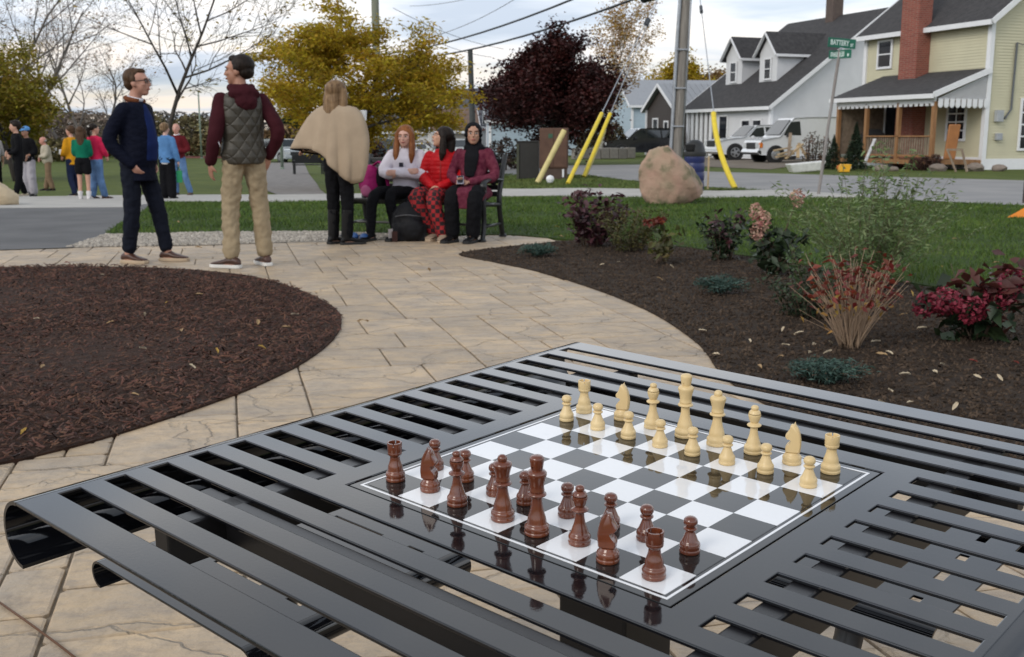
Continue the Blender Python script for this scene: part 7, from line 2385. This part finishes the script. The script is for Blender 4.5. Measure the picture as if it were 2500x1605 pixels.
for k, (px, py, rz) in enumerate(((862, 586, 0.4), (888, 588, 0.25))):
    q = G(px, py)
    r = empty('blue_clog', q, PI + rz, ['left of the two blue clogs standing under the bench end', 'right of the two blue clogs beside the black sock'][k], 'shoe', 'blue clogs')
    b = MB(); b.ell((0, 0.05, 0.045), (0.052, 0.10, 0.045)); b.ell((0, -0.06, 0.035), (0.042, 0.06, 0.035)); remesh(b.build('upper', mat('clog_blue', (0.015, 0.07, 0.22), 0.5), r, smooth=True), 0.008, 2)
    b = MB(); b.tube([(-0.04, -0.06, 0.05), (0, -0.125, 0.06), (0.04, -0.06, 0.05)], 0.008, 6); b.build('heel_strap', mat('clog_blue', (0.015, 0.07, 0.22), 0.5), r, smooth=True)

# ---- people farther off
FV = 0.016
def far(label, px, py, D_h, yaw, skinc, fem=False, **k):
    """stands where the pixel of the feet meets the ground; D_h = figure height in metres"""
    q = G(px, py)
    return Person(label, q, yaw, skinc, D_h, FV, fem, **k)
SK1, SK2, SK3 = (0.50, 0.28, 0.20), (0.36, 0.19, 0.13), (0.55, 0.33, 0.26)
f = far('distant person with dark hair in black clothes beside a blue cap', 52, 482, 1.76, R(120), SK1, hy=R(10), hp=R(-4), elR=(0.23, 0.06, 1.13), wrR=(0.10, 0.22, 1.08), elL=(-0.23, 0.02, 1.12), wrL=(-0.12, 0.20, 1.02), anR=(0.10, -0.10, 0.085), anL=(-0.10, 0.12, 0.085))
f.trousers(m_blkcl, 0.018, 0.96, 0.01); f.shoes(cloth('cream_canvas', (0.40, 0.34, 0.26)), m_whsole); f.top('sweater', m_blkcl, 0.026, -0.14, 0.95, arm=0.024); f.hair(m_hairdk, 'short', vol=0.022)
f = far('distant person in light blue cap, black shirt and pale grey trousers', 76, 480, 1.66, R(160), SK2, hy=R(0), hp=R(-8), elR=(0.23, 0.0, 1.13), wrR=(0.10, 0.18, 1.04), elL=(-0.25, 0.0, 1.14), wrL=(-0.14, 0.18, 1.04))
f.trousers(cloth('grey_sweat', (0.40, 0.38, 0.42)), 0.03, 0.96, 0.03); f.shoes(m_blkshoe, m_blksole); f.top('shirt', m_blkcl, 0.034, -0.12, 0.75, arm=0.03); f.hair(m_hairdk, 'short', vol=0.010)
b = MB(); b.ell((0, -0.025, 0.062), (0.092, 0.105, 0.078), f.HM); b.ell((0, 0.09, 0.055), (0.065, 0.06, 0.012), f.HM); remesh(b.build('cap', cloth('sky_blue_cap', (0.10, 0.27, 0.55)), f.root, smooth=True), 0.010, 2)
f = far('distant bald man in beige jacket and brown trousers', 122, 466, 1.68, R(118), (0.52, 0.24, 0.19), hy=R(0), hp=R(-14), head=(0, 0.10, 1.60), neck=(0, 0.05, 1.46), elR=(0.24, 0.05, 1.14), wrR=(0.14, 0.22, 1.06), elL=(-0.24, 0.05, 1.14), wrL=(-0.12, 0.24, 1.10), anR=(0.10, 0.10, 0.085), anL=(-0.10, -0.08, 0.085))
f.trousers(cloth('brown_cord', (0.20, 0.135, 0.085)), 0.022, 0.96, 0.02); f.shoes(m_blkshoe, m_blksole); f.top('jacket', cloth('beige_canvas', (0.40, 0.355, 0.28)), 0.045, -0.13, 0.98, belly=0.03, arm=0.034, flare=0.02, disp=0.02); f.hair(m_hairgr, 'bald')
f = far('distant woman in mustard yellow jacket and navy trousers', 184, 480, 1.68, R(62), (0.50, 0.27, 0.20), True, hy=R(20), hp=R(-6), elR=(0.24, 0.02, 1.13), wrR=(0.12, 0.24, 1.02), elL=(-0.24, 0.02, 1.13), wrL=(-0.10, 0.26, 1.04), anR=(0.10, 0.16, 0.085), anL=(-0.12, -0.14, 0.085))
f.trousers(cloth('navy_cotton', (0.012, 0.018, 0.045)), 0.018, 0.96, 0.012); f.shoes(m_blkshoe, m_whsole); f.top('jacket', cloth('mustard_wool', (0.52, 0.24, 0.012)), 0.038, -0.28, 0.95, arm=0.03, flare=0.03); f.hair(m_hairbr, 'short', vol=0.018)
b = MB(); b.box((0.0, 0.30, 1.12), (0.24, 0.12, 0.14)); b.build('white_parcel', cloth('white_cloth', (0.6, 0.6, 0.6)), f.root, bevel=0.03)
f = far('distant girl with very long brown hair, green top and black shorts', 208, 488, 1.56, R(10), SK1, True, hy=R(0), hp=R(0), elR=(0.20, 0.05, 1.13), wrR=(0.12, 0.22, 1.05), elL=(-0.20, 0.05, 1.13), wrL=(-0.12, 0.22, 1.05))
f.trousers(m_blkcl, 0.020, 0.26, 0.012, name='shorts'); f.shoes(cloth('white_trainer', (0.60, 0.58, 0.58)), m_whsole, boot=0.28); f.top('top', cloth('emerald_knit', (0.005, 0.13, 0.075)), 0.022, 0.0, 0.9, arm=0.02); f.hair(m_hairbr, 'long', 0.34, vol=0.012)
f = far('distant girl in bright pink sweater and pale jeans', 240, 487, 1.63, R(-25), SK1, True, hy=R(-25), hp=R(0), elR=(0.23, 0.05, 1.13), wrR=(0.14, 0.22, 1.03), elL=(-0.23, 0.05, 1.13), wrL=(-0.12, 0.24, 1.05), anR=(0.10, 0.12, 0.085), anL=(-0.10, -0.06, 0.085))
f.trousers(m_jean, 0.020, 0.96, 0.02); f.shoes(m_brsh, m_brsh); f.top('sweater', cloth('pink_knit', (0.55, 0.020, 0.075)), 0.034, -0.04, 0.95, arm=0.03, flare=0.01); f.hair(m_hairdk, 'tail', 0.10, vol=0.008)
b = MB(); b.ell((0, -0.125, 0.055), (0.035, 0.02, 0.022), f.HM); b.build('hair_clip', cloth('white_clip', (0.7, 0.68, 0.62)), f.root, smooth=True)
f = far('distant woman seen from behind in loose denim shirt, black trousers', 412, 487, 1.64, R(-8), SK3, True, hy=R(-10), elR=(0.24, -0.02, 1.14), wrR=(0.265, 0.06, 0.90), elL=(-0.24, 0.04, 1.14), wrL=(-0.14, 0.22, 1.02))
f.trousers(m_blkcl, 0.030, 0.97, 0.035); f.shoes(m_blkshoe, m_blksole); f.top('undershirt', cloth('white_tee', (0.58, 0.56, 0.55)), 0.030, -0.24, 0.0, flare=0.008); f.top('shirt', cloth('denim_shirt', (0.085, 0.20, 0.40)), 0.042, -0.17, 0.96, arm=0.03, flare=0.02, disp=0.02); f.hair(m_hairbl, 'short', vol=0.016)
qg = f.root.location + Matrix.Rotation(R(-8), 3, 'Z') @ Vector((0.26, 0.08, 0.66)) * (1.64 / 1.78)
b = MB(); b.box((0, 0, -0.14), (0.12, 0.05, 0.26)); gb = b.build('green_bag', mat('green_paper', (0.0, 0.20, 0.07), 0.6), bevel=0.006); gb.location = qg + Vector((0, 0, 0.02)); tag(gb, 'small bright green bag hanging from a hand of the denim-shirted woman', 'bag')
b = MB(); b.tube(catmull([(-0.04, 0, -0.01), (0, 0, 0.11), (0.04, 0, -0.01)], 5), 0.004, 5); b.build('bag_handle', mat('green_paper', (0.0, 0.20, 0.07), 0.6), gb)
f = far('distant man in dark red sweater and blue jeans facing the camera', 440, 478, 1.78, R(168), (0.52, 0.27, 0.21), hy=R(14), hp=R(2), elR=(0.25, 0.0, 1.14), wrR=(0.06, 0.24, 1.10), elL=(-0.27, 0.0, 1.14), wrL=(-0.06, 0.24, 1.08), hipL=(-0.09, 0, 0.92), knL=(-0.18, 0.04, 0.50), anL=(-0.28, -0.02, 0.085), hdR=(-1, 0.3, 0), hdL=(1, 0.3, 0))
f.trousers(m_jean, 0.018, 0.96, 0.012); f.shoes(cloth('brown_suede', (0.10, 0.07, 0.05)), m_blksole); f.top('sweater', cloth('oxblood_knit', (0.10, 0.010, 0.014)), 0.030, -0.08, 0.97, arm=0.026)
b = MB(); nk = Vector(f.J['neck']); b.tube([nk + Vector((0.062 * math.cos(a), 0.010 + 0.062 * math.sin(a), 0.012 - 0.018 * math.sin(a))) for a in (R(i * 22.5) for i in range(17))], 0.018, 8); b.build('shirt_collar', cloth('white_cotton', (0.60, 0.60, 0.64)), f.root, smooth=True)
f.hair(mat('hair_sandy', (0.20, 0.14, 0.09), 0.6), 'bald')
b = MB(); b.box((0.0, 0.30, 1.06), (0.20, 0.10, 0.03)); b.build('white_papers', cloth('white_cloth', (0.6, 0.6, 0.6)), f.root)
f = far('distant person at the left edge with a white and blue drawstring bag', -8, 478, 1.66, R(30), SK1, hy=R(20), anR=(0.10, 0.14, 0.085), anL=(-0.10, -0.12, 0.085))
f.trousers(m_blkcl, 0.018, 0.96, 0.01); f.shoes(m_blkshoe, m_blksole); f.top('shirt', cloth('grey_tee', (0.30, 0.28, 0.27)), 0.026, -0.10, 0.6, arm=0.024); f.hair(m_hairbr, 'short', vol=0.014)
b = MB(); b.ell((0, -0.22, 1.16), (0.16, 0.09, 0.21)); bb = b.build('drawstring_bag', cloth('bag_white', (0.52, 0.54, 0.60)), f.root, smooth=True)
b = MB(); b.box((0.03, -0.302, 1.2), (0.05, 0.02, 0.18)); b.build('blue_print', cloth('bag_blue', (0.01, 0.02, 0.16)), bb)

# ================================================================ SMALL THINGS ROUND THE STREET
# low block wall before the black car
p0, p1 = A(1398, 388, 58), A(1548, 384, 60)
p0.z = p1.z = -0.04
wr_ = empty('block_wall', p0, 0, 'low grey concrete block wall across the street before the black car', 'wall')
m_blk = mat('grey_block', (0.20, 0.185, 0.165), 0.9, rand=0.2, bump=0.4, bs=20)
d_ = (p1 - p0)
nb_ = 7
bl_me = None
for i in range(nb_):
    c = d_ * ((i + 0.5) / nb_)
    if bl_me is None:
        b = MB(); b.box((0, 0, 0.30), (d_.length / nb_ - 0.03, 0.35, 0.60)); o = b.build('block', m_blk, wr_, bevel=0.03); bl_me = o.data
    else:
        o = share('block', bl_me, wr_)
        o.modifiers.new('bevel', 'BEVEL').width = 0.03
    o.location = c + Vector((0, 0, 0.02 * math.sin(i * 2.3)))
    o.rotation_euler = (0, 0, math.atan2(d_.y, d_.x) + 0.02 * math.sin(i * 5))
# wooden stake beside the litter barrel
p = G(1728, 462)
b = MB(); b.box((0, 0, 0.36), (0.035, 0.035, 0.74))
o = b.build('wooden_stake', m_raw, bevel=0.004); o.location = p; tag(o, 'thin pale wooden stake right of the blue litter barrel', 'stake')
# orange marker and dark post at the right edge
p = G(2490, 535)
b = MB(); b.add([(-0.20, 0, 0), (0.16, -0.06, 0), (0.16, 0.10, 0), (0.13, 0, 0.20), (-0.02, 0.0, 0.10)], [(0, 1, 4), (1, 3, 4), (1, 2, 3), (2, 0, 4), (2, 4, 3), (0, 2, 1)])
o = b.build('orange_marker', mat('marker_orange', (0.72, 0.22, 0.01), 0.5), bevel=0.006); o.location = p + Vector((0, 0, 0.02)); tag(o, 'orange plastic wedge on the lawn at the right edge', 'marker')
p = A(2499, 490, 19.2); p.z = -0.02
b = MB(); b.tube([(0, 0, 0), (0, 0, 0.95)], 0.022, 8)
o = b.build('dark_post', m_brown, smooth=True, sharp=50); o.location = p; tag(o, 'dark thin post cut by the right edge of the picture', 'post')
# far bench by the gravel path
p = A(752, 372, 52); p.z = hz(p.x, p.y) - 0.02
r = empty('far_bench', p, R(200), 'far dark bench beyond the gravel path', 'bench')
b = MB(); b.box((0, 0, 0.45), (1.5, 0.45, 0.05)); b.build('seat', m_blackm, r)
b = MB(); b.box((0, -0.24, 0.72), (1.5, 0.05, 0.42)); b.build('backrest', m_blackm, r)
for x in (-0.68, 0.68):
    b = MB(); b.tube([(x, 0.2, 0), (x, 0.2, 0.64), (x, -0.24, 0.66), (x, -0.26, 0.0)], 0.035, 6); b.build('end_frame', m_blackm, r)
# pale lamp posts on the left
for k, (px, D, lb) in enumerate(((688, 60, 'pale green lamp post behind the golden tree, left'), (492, 90, 'thin pale post far behind the man in the red sweater'))):
    p = A(px, 380, D); p.z = hz(p.x, p.y) - 0.05
    r = empty('lamp_post', p, 0, lb, 'post')
    b = MB(); b.tube([(0, 0, 0), (0, 0, 5.6)], [0.09, 0.06], 8); b.build('post', mat('post_pale_green', (0.20, 0.25, 0.20), 0.6), r, smooth=True)
    b = MB(); b.lathe([(0.10, 0.0), (0.13, 0.04), (0.13, 0.10), (0.09, 0.13)], 10); b.build('base', mat('post_pale_green', (0.20, 0.25, 0.20), 0.6), r)
# flower pots and a planter on the porch steps, small pumpkins by the evergreens
for k, (px, py, lb) in enumerate(((2052, 400, 'small orange pumpkin left of the porch evergreen'), (2070, 405, 'small pale gourd right of the pumpkin'))):
    p = A(px, py, 38.2); p.z = -0.02
    b = MB()
    prof = [(0.02, 0.0), (0.10, 0.02), (0.14, 0.09), (0.11, 0.17), (0.03, 0.19)]
    b.lathe(prof, 14); b.tube([(0, 0, 0.18), (0.01, 0, 0.23)], 0.012, 5)
    o = b.build('pumpkin', mat('gourd%d' % k, (0.48, 0.14, 0.02) if k == 0 else (0.48, 0.38, 0.22), 0.6), smooth=True); o.location = p; tag(o, lb, 'pumpkin')
